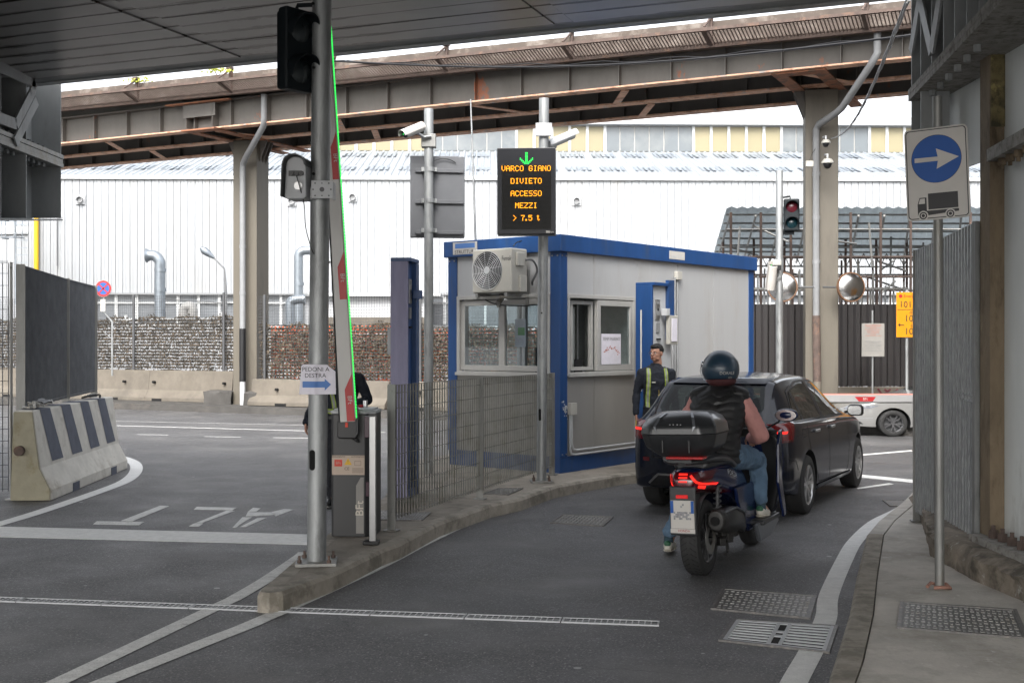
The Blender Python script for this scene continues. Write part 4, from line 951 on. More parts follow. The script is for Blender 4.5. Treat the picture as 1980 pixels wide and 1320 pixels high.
# tow-away sign, left
D = 30.2; s1 = W(217,716,D); r = thing('no_stopping_sign','round blue and red no stopping sign on a thin bent pole at the far left','road sign',(s1.x,s1.y,.9))
xx = lambda px: (px-990)/F*D-s1.x; zz = lambda py: 1.77-(py-660)*D/F-.9
b = MB(); b.tube([(0,0,0),(0,0,zz(640)),(0,0,zz(622)),(xx(201),0,zz(603)),(xx(200),0,zz(545))],.025,8); b.build('pole', MAT['galv'], r, smooth=60)
M_ = T3((xx(201),-.05,zz(558)),(R(90),0,0))
b = MB(); b.lathe([(0,0),(.21,0),(.21,-.012),(0,-.012)],32,M_); b.build('disc_back', MAT['light_grey'], r)
b = MB(); b.lathe([(0.001,.002),(.165,.002),(.165,.0),(0.001,0)],32,M_); b.build('blue_field', MAT['sign_blue'], r)
b = MB(); b.lathe([(.15,.004),(.205,.004),(.205,.001),(.15,.001)],32,M_)
for a in (45,-45): b.box((0,0,.005),(.31,.035,.002),M_ @ Matrix.Rotation(R(a),4,'Z'))
b.build('red_ring_and_cross', MAT['sign_red'], r)
b = MB(); b.b2((xx(196),-.06,zz(602)),(xx(205),-.05,zz(579))); b.build('arrow_plate', MAT['sign_white'], r)
b = MB(); b.bar((xx(200.5),-.064,zz(600)),(xx(200.5),-.064,zz(593)),.012,.004,up=(0,1,0)); b.bar((xx(200.5),-.064,zz(588)),(xx(200.5),-.064,zz(582)),.012,.004,up=(0,1,0)); b.build('arrow_marks', MAT['ink'], r)
# ================================================================== GRATING FENCES
def grating(b, a, c_, z0, z1, spacing=.065, depth=.026, th=.003, hs=.134, hr=.0035, z0b=None, z1b=None):
    """flat upright bars + thin cross rods between points a and c_ (2-D)"""
    a = Vector((a[0],a[1])); c_ = Vector((c_[0],c_[1])); L = (c_-a).length; d = (c_-a).normalized(); n = Vector((-d.y,d.x)); ang = math.atan2(d.y,d.x)
    z1b = z1 if z1b is None else z1b; z0b = z0 if z0b is None else z0b
    k = 0; nb = int(L/spacing)
    for k in range(nb+1):
        p = a+d*(k*L/nb); t = k/nb; lo = z0+(z0b-z0)*t; hi = z1+(z1b-z1)*t; b.box((p.x,p.y,(lo+hi)/2),(th,depth,hi-lo),rz=ang)
    z = 0
    while z < z1-z0-.01:
        p = a-n*(depth/2+hr); q_ = c_-n*(depth/2+hr); b.cyl((p.x,p.y,z0+.03+z),(q_.x,q_.y,z0b+.03+z),hr,seg=5); z += hs
    b.bar((a.x,a.y,z1),(c_.x,c_.y,z1b),depth,.004)
def fence(label, posts, tops, z0, spacing, m, group=None, ph=.06, pt=.008, name='grating_fence', base=None, depth=.015, hs=.134, bth=.003):
    o_ = Vector((posts[0][0],posts[0][1],0)); r = thing(name, label, 'metal fence', (o_.x,o_.y,z0), 0, group)
    for i in range(len(posts)-1):
        a = Vector(posts[i])-o_.xy; c_ = Vector(posts[i+1])-o_.xy; b = MB(); d = (c_-a).normalized()
        grating(b, a+d*.03, c_-d*.03, .09, tops[i]-z0-.01, spacing=spacing, depth=depth, hs=hs, th=bth, z1b=tops[i+1]-z0-.01); b.build('grating_panel', MAT[m], r)
    for i,p in enumerate(posts):
        a = Vector(p)-o_.xy; d = (Vector(posts[min(i+1,len(posts)-1)])-Vector(posts[max(i-1,0)])).normalized(); an = math.atan2(d.y,d.x); b = MB()
        b.box((a.x,a.y,(tops[i]-z0)/2),(pt,ph,tops[i]-z0),rz=an); b.build('post', MAT['galv_dark'], r)
        b = MB(); b.box((a.x,a.y,.006),(.1,.12,.012),rz=an); b.build('foot_plate', MAT['galv_dark'], r)
        b = MB(); n = Vector((-d.y,d.x))
        for z_ in (.16, tops[i]-z0-.06): b.cyl((a.x-d.x*.012,a.y-d.y*.012,z_),(a.x+d.x*.012,a.y+d.y*.012,z_),.011,seg=6)
        b.build('bolt', MAT['galv_dark'], r)
    return r
mk('rib_metal',(.30,.31,.31),rough=.45,metal=.3,var=.3,vs=40,streak=.3)
P0,P1,P2_ = GP(757,1026,.13), GP(928,965,.13), GP(1067,918,.13)
fence('low galvanized grating fence on the island before the booth', [(P0.x,P0.y),(P1.x,P1.y),(P2_.x,P2_.y)], [1.40,1.40,1.385], .13, .062, 'grating', ph=.075)
# right tall panels
fence('tall finely ribbed metal fence beside the right steel pier', [(3.70,10.85),(3.47,8.85)], [2.60,2.66], .125, .085, 'rib_metal', ph=.085, name='ribbed_fence', depth=.05, hs=9, bth=.028)
bpy.data.objects['ribbed_fence'].location.z = .13
b = MB(); rr = bpy.data.objects['ribbed_fence']
for z_ in (1.19,1.235): b.cyl((.03,-.02,z_),(-.25,-1.98,z_),.008,seg=6); 
b.build('double_wire', MAT['galv'], rr)
b = MB(); b.box((-.23,-2.04,1.26),(.10,.012,2.54),rz=R(4)); b.build('end_post', MAT['galv'], rr)
tb = thing('concrete_barrier','worn end of a low concrete barrier behind the right mesh fence','concrete barrier',(4.2,11.75,.0),R(76)); b = MB(); jersey_mesh(b,1.5,jersey(.32,.2,.5,1.5)); b.build('body', MAT['concrete_old'], tb, bevel=.01)
pc = thing('cabinet','narrow white cabinet edge glimpsed between fence post and brown column','cabinet',(4.02,9.8,.125)); b = MB(); b.b2((-.25,-.02,0),(.25,.4,1.75)); b.build('body', MAT['plastic_white'], pc, bevel=.01); b = MB(); b.b2((-.27,-.04,1.752),(.27,.42,1.79)); b.build('lid', MAT['mid_grey'], pc)
# left fences
fence('tall dark mesh fence standing behind the striped barrier', [(-5.66,13.7),(-6.15,16.4),(-6.5,18.5)], [2.66,2.64,2.64], .9, .05, 'grating_dark', ph=.1, depth=.034, hs=9)
fence('open barred fence at the extreme left edge', [(-6.6,13.3),(-5.62,13.35)], [2.66,2.66], .0, .062, 'grating_dark', ph=.07, depth=.022)
fl_ = thing('floodlight','small floodlight on top of the left fence','floodlight',(-5.95,13.6,2.66)); b = MB(); b.box((0,0,.09),(.12,.1,.08)); b.cyl((0,0,0),(0,0,.06),.012); b.build('head', MAT['dark_grey'], fl_)
# striped barrier
ln = 3.35; a_ = Vector((-5.32,13.25)); e_ = Vector((-5.55,16.55)); an = math.atan2(e_.y-a_.y,e_.x-a_.x); cc = (a_+e_)/2
sb = thing('concrete_barrier','concrete barrier painted with dark and white stripes at the left','concrete barrier',(cc.x-.12,cc.y,0),an)
hB = 1.0; prof = [(-.31,.0),(-.31,.12),(-.19,.36),(-.11,hB),(.10,hB),(.12,.36),(.13,.12),(.13,0)]
b = MB(); jersey_mesh(b, ln, prof); b.build('body', MAT['barrier_white'], sb, bevel=.012)
b = MB()
for k in range(4):
    x0_ = -ln/2+.22+k*.78; x1_ = x0_+.36
    f = lambda x,z: (x, -(.11+(hB-z)*.125)-.004, z)
    b.add([f(x0_+.20,.40),f(x1_+.26,.40),f(x1_,hB-.0),f(x0_,hB-.0)],[(0,1,2,3)]); b.add([(x0_,-.114,hB+.003),(x1_,-.114,hB+.003),(x1_-.02,.114,hB+.003),(x0_-.02,.114,hB+.003)],[(0,1,2,3)])
b.build('painted_stripes', MAT['stripe_dark'], sb)
b = MB()
for x_ in (-.75,.95): b.b2((x_-.13,-.316,.0),(x_+.13,-.25,.1))
b.build('lifting_slot', MAT['stripe_dark'], sb)
b = MB(); b.prism([(y_*.97,z_*.985+.004) for y_,z_ in prof],-ln/2-.03,-ln/2-.002,Matrix(((0,0,1,0),(1,0,0,0),(0,1,0,0),(0,0,0,1)))); b.build('end_face', MAT['barrier_end'], sb, bevel=.008)
b = MB(); b.cyl((-ln/2-.09,.02,.56),(-ln/2-.0,.02,.56),.055,seg=14); b.build('coupling_stub', MAT['rust_brown'], sb)
tr = thing('debris','crumpled dark plastic scraps lying on top of the striped barrier','debris',(cc.x-.1,cc.y-.4,hB)); rnd = random.Random(8)
for k in range(10):
    b = MB(); c_ = Vector((rnd.uniform(-.1,.1), rnd.uniform(-1.1,1.5), .02)); pts = [c_+Vector((rnd.uniform(-.12,.12),rnd.uniform(-.2,.2),rnd.uniform(0,.06))) for _ in range(5)]
    b.tube(bez(pts,3), rnd.uniform(.006,.02), 5); b.build('scrap', MAT[rnd.choice(['plastic_black','mid_grey','plastic_white'])], tr)

# ================================================================== BOOTH
BA = math.atan2(.785,.619); BZ = .13
bo = thing('guard_booth','blue and white prefabricated guard booth with an air conditioner','guard booth',(.598,14.8,BZ),BA)
BL, BW, BH = 5.22, 1.84, 2.97
b = MB(); b.b2((-.05,-.05,BH-.21),(BL+.05,BW+.05,BH)); b.build('roof_fascia', MAT['blue_paint'], bo, bevel=.008)
b = MB(); b.b2((0,0,-.02),(BL,BW,.2)); b.build('base_frame', MAT['blue_paint'], bo)
for i,(x,y) in enumerate(((0,0),(BL-.14,0),(0,BW-.14),(BL-.14,BW-.14))):
    b = MB(); b.b2((x-.008,y-.008,.19),(x+.148,y+.148,BH-.2)); b.build('corner_post', MAT['blue_paint'], bo, bevel=.006)
t_ = .05; z0,z1 = .2,BH-.2; wz0,wz1 = 1.27,2.21
def wall(b, x0,x1,y0,y1,za,zb_): b.b2((x0,y0,za),(x1,y1,zb_))
up = MB(); lo_ = MB()
# right long face y=0
xe = [.15,.753,1.815,2.881,3.93,BL-.14]
for i in range(5):
    xa, xb = xe[i]+(.0 if i==0 else .004), xe[i+1]-.004
    if xa < 1.72: 
        wall(up,xa,xb,0.005,t_,wz1+.03,z1)
    else: wall(up,xa,xb,0.005,t_,z0,z1)
wall(up,1.725,1.811,.005,t_,z0,wz1+.026)
for xa,xb in ((.15,.749),(.757,1.718)): wall(lo_,xa,xb,.004,t_,z0,wz0-.07)
# left end face x=0
for ya,yb in ((.15,.60),(.608,1.2),(1.208,BW-.15)): wall(up,.005,t_,ya,yb,wz1+.03,z1)
wall(lo_,.005,t_,.15,BW-.15,z0,wz0-.07)
# back + far
wall(up,.15,BL-.15,BW-t_,BW-.006,z0,wz0-.05); wall(up,.15,BL-.15,BW-t_,BW-.006,wz1+.03,z1); wall(up,2.95,BL-.15,BW-t_,BW-.006,wz0-.046,wz1+.026); wall(up,BL-t_,BL-.006,.15,BW-.15,z0,z1)
up.build('wall_panel', MAT['booth_panel'], bo); lo_.build('lower_wall', MAT['panel_metal'], bo)
b = MB(); b.b2((.06,.06,.2),(BL-.06,BW-.06,.23)); b.b2((.06,.06,BH-.24),(BL-.06,BW-.06,BH-.215)); b.b2((3.1,.06,.231),(3.14,BW-.06,BH-.245)); b.b2((.3,.055,.235),(3.0,.4,.24)); b.build('interior_lining', MAT['interior'], bo)
b = MB(); b.b2((1.75,.06,.24),(1.79,.5,BH-.25)); b.build('locker', MAT['interior'], bo)
def window(x0,x1,z0_,z1_,face,label_open=None,off=0,fw=.06):
    """face 'R' (y=0), 'L' (x=0), 'B' back"""
    def P(u,d,z): return (u,d,z) if face=='R' else ((d,u,z) if face=='L' else (u,BW-d,z))
    fr = MB()
    def bb(u0,u1,d0,d1,za,zb_): fr.b2(P(u0,d0,za),P(u1,d1,zb_))
    bb(x0,x1,off-.012,off+.045,z1_-fw,z1_); bb(x0,x1,off-.012,off+.045,z0_,z0_+fw); bb(x0,x0+fw,off-.011,off+.044,z0_+fw,z1_-fw); bb(x1-fw,x1,off-.011,off+.044,z0_+fw,z1_-fw)
    f = fr.build('window_frame', MAT['frame_white'], bo, bevel=.004)
    return f,P
def pane(f,P,u0,u1,za,zb_,d=.015,m='glass'):
    b = MB(); b.b2(P(u0,d,za),P(u1,d+.006,zb_)); return b.build('pane', MAT[m], f)
# R face: outer frame, sliding pane at right
f,P = window(.15,1.72,wz0-.07,wz1+.03,'R',off=-.004,fw=.05)
b = MB(); b.b2((.15,-.05,wz0-.075),(1.72,-.018,wz0-.035)); b.build('sill', MAT['frame_white'], f)
f,P = window(.82,1.68,wz0-.01,wz1-.03,'R',off=.004,fw=.075); pane(f,P,.895,1.605,wz0+.065,wz1-.105,m='glass_haze')
b = MB(); b.text('TEMPI MARINO',.06,T3((1.13,-.0155,wz0+.40),(R(90),0,0)),.0004); nt_ = None
pp = MB(); pp.b2((.90,-.0095,wz0+.07),(1.36,-.0135,wz0+.47)); pp_ = pp.build('notice', MAT['paper'], f)
b.build('notice_text', MAT['mid_grey'], pp_)
b = MB(); rnd = random.Random(2)
for k in range(22):
    a = math.pi*(.1+.8*k/22); x_,z_ = 1.13+.18*math.cos(a)+rnd.uniform(-.015,.015), wz0+.16+.13*math.sin(a)+rnd.uniform(-.02,.02); b.box((x_,-.0155,z_),(.022,.001,.012))
b.build('notice_map', MAT['ink_red'], pp_)
f,P = window(.30,.80,wz0+.0,wz1-.05,'R',off=.06,fw=.045)
# L face: two sliding panes
f,P = window(.15,BW-.15,wz0-.07,wz1+.03,'L',off=-.004,fw=.05)
b = MB(); b.b2((-.05,.15,wz0-.075),(-.018,BW-.15,wz0-.035)); b.build('sill', MAT['frame_white'], f)
f,P = window(.93,BW-.2,wz0-.01,wz1-.03,'L',off=.03,fw=.07); pane(f,P,1.0,BW-.27,wz0+.06,wz1-.10,m='glass_haze')
f,P = window(.19,.95,wz0-.01,wz1-.03,'L',off=.0,fw=.07); pane(f,P,.26,.88,wz0+.06,wz1-.10,m='glass_haze')
nb_ = MB(); nb_.b2((.10,.92,wz0+.32),(.104,1.06,wz0+.66)); nb_.b2((.11,.62,wz0+.30),(.114,.80,wz0+.66)); n_ = nb_.build('hanging_notice', MAT['paper'], bo)
b = MB(); b.b2((.097,.95,wz0+.45),(.0995,1.02,wz0+.55)); b.b2((.107,.64,wz0+.45),(.1095,.75,wz0+.55)); b.build('green_field', mat('green_ink',(.05,.3,.06),var=0), n_)
for x0_,x1_ in ((.3,1.55),(1.62,2.92)): f,P = window(x0_,x1_,wz0-.04,wz1+.02,'B',off=.0,fw=.06); pane(f,P,x0_+.06,x1_-.06,wz0+.02,wz1-.04)
# seen inside: monitors on the desk
b = MB(); b.b2((.2,.25,.9),(2.6,.75,.94)); b.build('desk', MAT['interior'], bo)
for (x_,y_,w__,h_,nm,lb) in ((.33,.20,.17,.19,'monitor','small dark monitor inside the booth window, left'),(.62,.16,.17,.19,'monitor','small dark monitor standing right in the open booth window'),(.22,.5,.12,.34,'office_chair','dark back of an office chair inside the booth window')):
    p = Matrix.Translation((.598,14.8,BZ)) @ Matrix.Rotation(BA,4,'Z') @ Vector((x_,y_,.942)); r = thing(nm,lb,nm.replace('_',' '),tuple(p),BA)
    b = MB(); b.box((0,0,.28+h_/2),(w__,.02,h_)); b.build('screen' if nm=='monitor' else 'backrest', MAT['plastic_black'], r, bevel=.006); b = MB(); b.cyl((0,.02,0),(0,.01,.3),.015); b.box((0,.02,.006),(.12,.1,.012)); b.build('stand', MAT['plastic_black'], r)
# bolts & blemish, stickers
b = MB()
for x_,z_ in ((.03,BH-.26),(.11,BH-.26),(.03,.23),(.11,.23)): b.cyl((x_,-.02,z_),(x_,-.008,z_),.01,seg=8)
for y_,z_ in ((.03,BH-.26),(.11,BH-.26),(BW-.03,BH-.26),(BW-.11,BH-.26)): b.cyl((-.02,y_,z_),(-.008,y_,z_),.01,seg=8)
b.build('bolt', MAT['alu'], bo)
b = MB(); rnd = random.Random(6)
for k in range(26): 
    a = rnd.gauss(0,.035); c_ = rnd.gauss(0,.05); s_ = rnd.uniform(.006,.016); b.cyl((.11+a,-.0085,.80+c_),(.11+a,-.0105,.80+c_),s_,seg=6)
b.build('worn_paint_patch', MAT['light_grey'], bo)
b = MB(); b.b2((2.55,-.0535,BH-.165),(2.98,-.0515,BH-.05)); st = b.build('sticker', MAT['sign_white'], bo)
b = MB(); b.text('STRUTTURA',.065,T3((2.765,-.055,BH-.135),(R(90),0,0)),.0004); b.build('sticker_text', MAT['light_grey'], st)
b = MB(); b.b2((-.0535,1.30,BH-.18),(-.0515,1.72,BH-.02)); st = b.build('sticker', MAT['sign_white'], bo)
ML = lambda y,z,x=-.055: Matrix(((0,0,-1,x),(-1,0,0,y),(0,1,0,z),(0,0,0,1)))
b = MB(); b.text('STRUTTURA',.068,ML(1.5,BH-.15),.0004); b.build('sticker_text', MAT['ink'], st)
b = MB(); b.b2((-.0555,1.34,BH-.10),(-.0537,1.68,BH-.035)); b.build('sticker_mark', MAT['paper_blue'], st)
# conduit and socket box on lower right face
b = MB(); b.tube([(.13+.08,-.03,.74),(.21,-.03,.36),(.24,-.03,.29),(.31,-.03,.27),(1.75,-.03,.27)],.014,8); b.tube([(.13+.04,-.03,.74),(.17,-.03,.30),(.2,-.03,.23),(.28,-.03,.215),(1.75,-.03,.215)],.014,8); b.build('conduit', MAT['light_grey'], bo, smooth=60)
b = MB(); b.b2((.14,-.07,.72),(.27,-.012,.87)); b.build('socket_box', MAT['plastic_white'], bo, bevel=.006)
b = MB(); b.b2((2.77,-.06,2.52),(2.9,.0,2.64)); b.build('junction_box', MAT['plastic_white'], bo, bevel=.006)
b = MB()
for x_ in (2.70,2.76,2.83): b.cyl((x_,-.02,.22),(x_,-.02,2.55),.016,seg=8)
b.build('vertical_conduit', MAT['mid_grey'], bo, smooth=60)
# air conditioner (bolted to the booth)
ac = MB(); y0_,y1_ = .42,1.05; zA,zB_ = 2.20,2.80
ac.b2((-.45,y0_,zA+.05),(-.12,y1_,zB_-.0)); a_ = ac.build('air_conditioner', MAT['plastic_white'], bo, bevel=.02, bseg=3)
MF = lambda y,z,x=-.452: Matrix(((0,0,-1,x),(-1,0,0,y),(0,1,0,z),(0,0,0,1)))
b = MB(); b.lathe([(0,.004),(.232,.004),(.232,.0),(0,0)],32,MF(.80,zA+.33)); b.build('fan_opening', MAT['void'], a_)
b = MB()
for r_ in (.24,.215,.19,.165,.14,.115,.09,.065): b.lathe([(r_-.004,.010),(r_+.003,.014),(r_+.004,.006)],32,MF(.80,zA+.33))
for k in range(12): 
    an_ = 2*math.pi*k/12; b.bar((-.462,.80+.05*math.cos(an_),zA+.33+.05*math.sin(an_)),(-.462,.80+.235*math.cos(an_+.35),zA+.33+.235*math.sin(an_+.35)),.004,.004)
b.build('fan_grille', MAT['light_grey'], a_)
b = MB(); b.lathe([(0,.016),(.045,.016),(.05,.008)],20,MF(.80,zA+.33)); b.build('fan_hub', MAT['light_grey'], a_)
b = MB(); 
for k in range(4):
    p = []; an_ = k*math.pi/2+.4
    b.add([(-.4535,.80+.04*math.cos(an_),zA+.33+.04*math.sin(an_)),(-.4545,.80+.2*math.cos(an_-.3),zA+.33+.2*math.sin(an_-.3)),(-.4545,.80+.2*math.cos(an_+.5),zA+.33+.2*math.sin(an_+.5))],[(0,1,2)])
b.build('fan_blades', MAT['dark_grey'], a_)
b = MB(); b.text('Ferroli',.085,ML(.495,zA+.47,-.4525),.0005,sx=.62); b.build('lettering', MAT['dark_grey'], a_)
b = MB(); b.b2((-.36,y0_-.035,zA+.38),(-.22,y0_+.0,zA+.55)); b.b2((-.3,y0_-.03,zA+.06),(-.16,y0_,zA+.26)); b.build('service_cover', MAT['plastic_white'], a_, bevel=.008)
b = MB(); b.tube(bez([(-.2,y0_-.03,zA+.46),(-.12,y0_-.09,zA+.45),(-.05,y0_-.1,zA+.33),(-.08,y0_-.05,zA+.2),(-.02,y0_,zA+.16)],5),.014,8); b.tube([(-.40,.575,zA+.64),(-.47,.575,zA+.56),(-.468,.575,zA+.1),(-.40,.575,zA+.02)],.004,6) if 0 else None; b.build('hose', MAT['dark_grey'], a_, smooth=60)
b = MB()
for y_ in (.5,.97): b.b2((-.46,y_-.02,zA-.0),(.0,y_+.02,zA+.045)); b.b2((-.03,y_-.02,zA-.12),(.004,y_+.02,zA+.35))
b.bar((-.05,.3,zA+.02),(-.42,1.0,zA-.01),.03,.03); b.cyl((-.3,.75,zA-.08),(-.2,.75,zA+.02),.035,seg=10); b.build('wall_bracket', MAT['galv_dark'], a_)
b = MB(); b.tube(bez([(-.2,1.05,zA-.02),(-.1,.95,zA-.08),(-.05,.6,zA-.11),(-.02,.3,zA-.1),(-.02,.2,zA-.16)],5),.008,5); b.tube(bez([(-.02,.2,BH-.0),(-.06,.6,BH-.06),(-.3,.5,zA+.63)],5),.007,5); b.build('cable', MAT['plastic_black'], a_)
# antenna
p = W(921,480,15.9); r = thing('antenna','thin slanted antenna rod rising from the booth roof','antenna',(p.x,p.y,2.9)); b = MB(); A = W(910,192,15.9)-Vector((p.x,p.y,2.9)); b.tube([(0,0,-.1),A.lerp(Vector((0,0,0)),.5),A],[.016,.014,.009],8); b.build('rod', MAT['galv'], r, smooth=60)

# ================================================================== TICKET COLUMNS
def totem(label, p, rz, w_, L, h, endm, strip=False):
    r = thing('ticket_column', label, 'ticket column', p, rz)
    b = MB(); b.b2((0,0,0),(.03,w_,h-.02)); b.build('end_panel', MAT[endm], r, bevel=.004)
    b = MB(); b.b2((0,-.03,h-.02),(L,w_,h+.02)); b.b2((.032,-.03,h-.16),(L,w_,h-.024)) if 0 else None; b.build('cap', MAT['blue_paint'], r, bevel=.004)
    b = MB(); b.b2((.032,.02,0),(L,w_-.03,h-.024)); b.build('body', MAT['light_grey' if strip else 'blue_paint'], r)
    b = MB(); b.b2((L-.14,-.03,h*.70 if strip else 0),(L,.018,h+.06 if strip else h-.025)); b.b2((.034,-.03,0),(L,.018,.08)); b.build('side_panel', MAT['blue_paint'], r)
    b = MB(); b.b2((.1,.002,h-.46),(.2,.018,h-.20)); i_ = b.build('intercom', MAT['alu'], r, bevel=.004)
    b = MB(); b.cyl((.15,-.004,h-.33),(.15,.004,h-.33),.018,seg=12); b.build('camera_eye', MAT['plastic_black'], i_); b = MB(); b.b2((.12,-.003,h-.26),(.18,.001,h-.22)); b.build('speaker', MAT['mid_grey'], i_)
    b = MB(); b.b2((.12,.004,h-.62),(.2,.018,h-.5)); b.build('reader', MAT['mid_grey'], r)
    b = MB(); b.b2((.13,.0,h-.72),(.22,.019,h-.70)); b.build('ticket_slot', MAT['void'], r)
    b = MB(); b.box((.25,-.05,h-.36),(.07,.09,.09)); b.build('camera_bracket', MAT['blue_paint' if not strip else 'light_grey'], r, bevel=.004)
    if strip:
        b = MB(); b.b2((-.006,w_*.62,h*.42),(.0,w_*.70,h*.86)); b.build('light_strip', MAT['sign_white'], r)
        b = MB(); b.b2((.28,-.09,h-.78),(.5,-.032,h-.40)); b.build('reader_box', MAT['plastic_white'], r, bevel=.01)
        b = MB(); b.b2((.33,-.1,h-.74),(.46,-.091,h-.44)); b.build('reader_screen', MAT['paper'], r)
    else:
        b = MB(); b.b2((.07,w_+.001,h-1.0),(.22,w_+.05,h-.72)); b.build('side_box', MAT['light_grey'], r, bevel=.006)
    return r
t1 = GP(755,962,.13); totem('faded purple-blue ticket column in front of the grating fence', (t1.x,t1.y,.13), R(82), .185, .42, 2.50, 'blue_faded')
totem('bright blue ticket column with intercom beside the standing guard', tuple(W(1229,0,15.4).xy)+(.13,), BA, .25, .50, 2.38, 'blue_paint', True)
for o in list(COL.objects):
    if o.name.startswith('ticket_column'): # origin at the far-left lower corner of the end panel: shift so the end panel spans to the right
        o.location = Vector(o.location) + Matrix.Rotation(o.rotation_euler.z,3,'Z') @ Vector((0,-(.185 if 'purple' in o['label'] else .25),0))

# ================================================================== POLES
def pole(name,label,cat,p,r_,top,z0=.13,lean=(0,0),m='galv',slots=(),plate=.0,seg=24,group=None):
    r = thing(name,label,cat,(p[0],p[1],z0),0,group); b = MB(); b.tube([(0,0,0),(lean[0],lean[1],top-z0)],[r_,r_],seg)
    b.build('shaft', MAT[m], r, smooth=50)
    if plate:
        b = MB(); b.box((0,0,.012),(plate,plate,.024),rz=.12); b.build('base_plate', MAT['galv_dark'], r, bevel=.003)
        for sx in (-1,1):
            for sy in (-1,1):
                b = MB(); x_,y_ = sx*plate*.36,sy*plate*.36; b.cyl((x_,y_,.024),(x_,y_,.044),.017,seg=6); b.cyl((x_,y_,.044),(x_,y_,.075),.009,seg=8); b.build('anchor_bolt', MAT['rust_brown'], r)
    for (z_,l_,w__,dx) in slots:
        b = MB(); M_ = T3((dx,-math.sqrt(max(0,r_*r_-dx*dx))-.001,z_-z0),(R(90),0,0)); pts = [(w__/2*math.cos(a),l_/2-w__/2+w__/2*math.sin(a)) for a in [math.pi*k/8 for k in range(9)]]+[(w__/2*math.cos(a),-l_/2+w__/2+w__/2*math.sin(a)) for a in [math.pi+math.pi*k/8 for k in range(9)]]
        b.prism(pts,-.006,.002,M_); b.build('cable_slot', MAT['void'], r)
    return r
PA = Vector(((612-990)/F*8.8,8.8,.13))
pa = pole('traffic_light_pole','thick galvanized pole in front holding traffic light, camera and paper sign','pole',PA,.071,4.69,lean=(.045,0),slots=((.9,.15,.042,-.02),(4.25,.022,.022,-.015),(3.78,.022,.022,-.01),(3.0,.022,.022,-.01)),plate=.30)
b = MB(); 
for z_ in (3.02,3.10,2.22): b.cyl((.03,0,z_),(.03,0,z_+.012),.0735,seg=24)
b.build('steel_strap', MAT['galv'], pa)
# paper sign on the pole
s_ = thing('paper_sign','creased laminated paper sign with a blue arrow taped to the pole','paper sign',(PA.x-.0,8.8-.078,1.37))
k_ = 8.72/F; xx = lambda px: (px-990)*k_-PA.x; zz = lambda py: 1.77-(py-660)*k_-1.37
def curl(x): return -.02 if abs(x-.005) < .0 else -.012+.018*(abs(x-.0)/.13)**2 - .012*math.exp(-((x-.0)/.02)**2)
out = [(xx(578),zz(762)),(xx(583),zz(707)),(xx(587),zz(704)),(xx(632),zz(705)),(xx(648),zz(718)),(xx(649),zz(762))]
b = MB(); cdt = []
def sheet(poly, dy, step=.012):
    pts=[]; n=len(poly)
    for i in range(n):
        a=Vector(poly[i]); c_=Vector(poly[(i+1)%n]); q=max(1,int((c_-a).length/step))
        for j in range(q): pts.append(a.lerp(c_,j/q))
    nb=len(pts); ins=[]; x=min(p.x for p in pts)
    while x < max(p.x for p in pts):
        z=min(p.y for p in pts)
        while z < max(p.y for p in pts):
            if inpoly(x,z,poly) and min((Vector((x,z))-q).length for q in pts[:nb])>step*.5: ins.append(Vector((x,z)))
            z+=step
        x+=step
    vs,_,fs,*_r = geometry.delaunay_2d_cdt(pts+ins,[(i,(i+1)%nb) for i in range(nb)],[],1,1e-6)
    return [(v.x,curl(v.x)+dy+.0012*math.sin(v.y*90+v.x*30),v.y) for v in vs],[tuple(f) for f in fs]
v_,f_ = sheet(out,0); b.add(v_,f_); sgn_ = b.build('sheet', MAT['paper'], s_, smooth=60)
b = MB(); arr = [(xx(585),zz(737)),(xx(628),zz(737)),(xx(628),zz(732)),(xx(640),zz(743)),(xx(628),zz(755)),(xx(628),zz(749)),(xx(585),zz(749))]
v_,f_ = sheet(arr,-.0015); b.add(v_,f_); b.build('arrow', MAT['paper_blue'], sgn_)
def curved_text(txt, size, cx, cz, sx=1):
    t = MB(); t.text(txt,size,Matrix.Identity(4),.0,sx=sx); mb = MB()
    mb.add([(v[0]+cx,curl(v[0]+cx)-.002+.0012*math.sin((v[1]+cz)*90+(v[0]+cx)*30),v[1]+cz) for v in t.v],t.f); return mb
b = curved_text('PEDONI A',.044,xx(610.5),zz(714)); b2_ = curved_text('DESTRA',.044,xx(610),zz(726)); b.add(b2_.v,b2_.f); b.build('lettering', MAT['ink'], sgn_)
# speed camera
D = 8.75; p = W(579,347,D); r = thing('enforcement_camera','rounded grey camera with three lenses clamped left of the front pole','camera',tuple(p))
b = MB(); pts=[(.075*math.cos(a),.085+.07*math.sin(a)) for a in [math.pi*k/10 for k in range(11)]]+[(-.085,-.14),(-.06,-.155),(.055,-.155),(.08,-.14)]
b.prism(pts,-.10,.10,T3((0,0,0),(R(90),0,R(-6)))); b.build('housing', MAT['light_grey'], r, bevel=.01, bseg=3)
b = MB(); pts2=[(.088*math.cos(a),.085+.083*math.sin(a)) for a in [math.pi*k/10 for k in range(11)]]+[(-.10,-.12),(-.092,-.12),(-.078,.085)]+[(.077*math.cos(a),.085+.073*math.sin(a)) for a in [math.pi-math.pi*k/10 for k in range(11)]]
b.prism(pts2[:11]+[(-.098,-.14),(-.09,-.14)]+[(.078*math.cos(a),.085+.074*math.sin(a)) for a in [math.pi-math.pi*k/10 for k in range(11)]],-.10,.16,T3((0,0,0),(R(90),0,R(-6)))); b.build('sun_shield', MAT['dark_grey'], r)
b = MB(); b.b2((-.06,-.104,.01),(.055,-.1,.05))
for x_ in (-.035,0,.035): b.cyl((x_,-.125,.03),(x_,-.1,.03),.017,seg=14)
b.build('lenses', MAT['plastic_black'], r)
b = MB(); b.cyl((.01,-.112,-.06),(.01,-.1,-.06),.03,seg=16); b.build('connector', MAT['alu'], r)
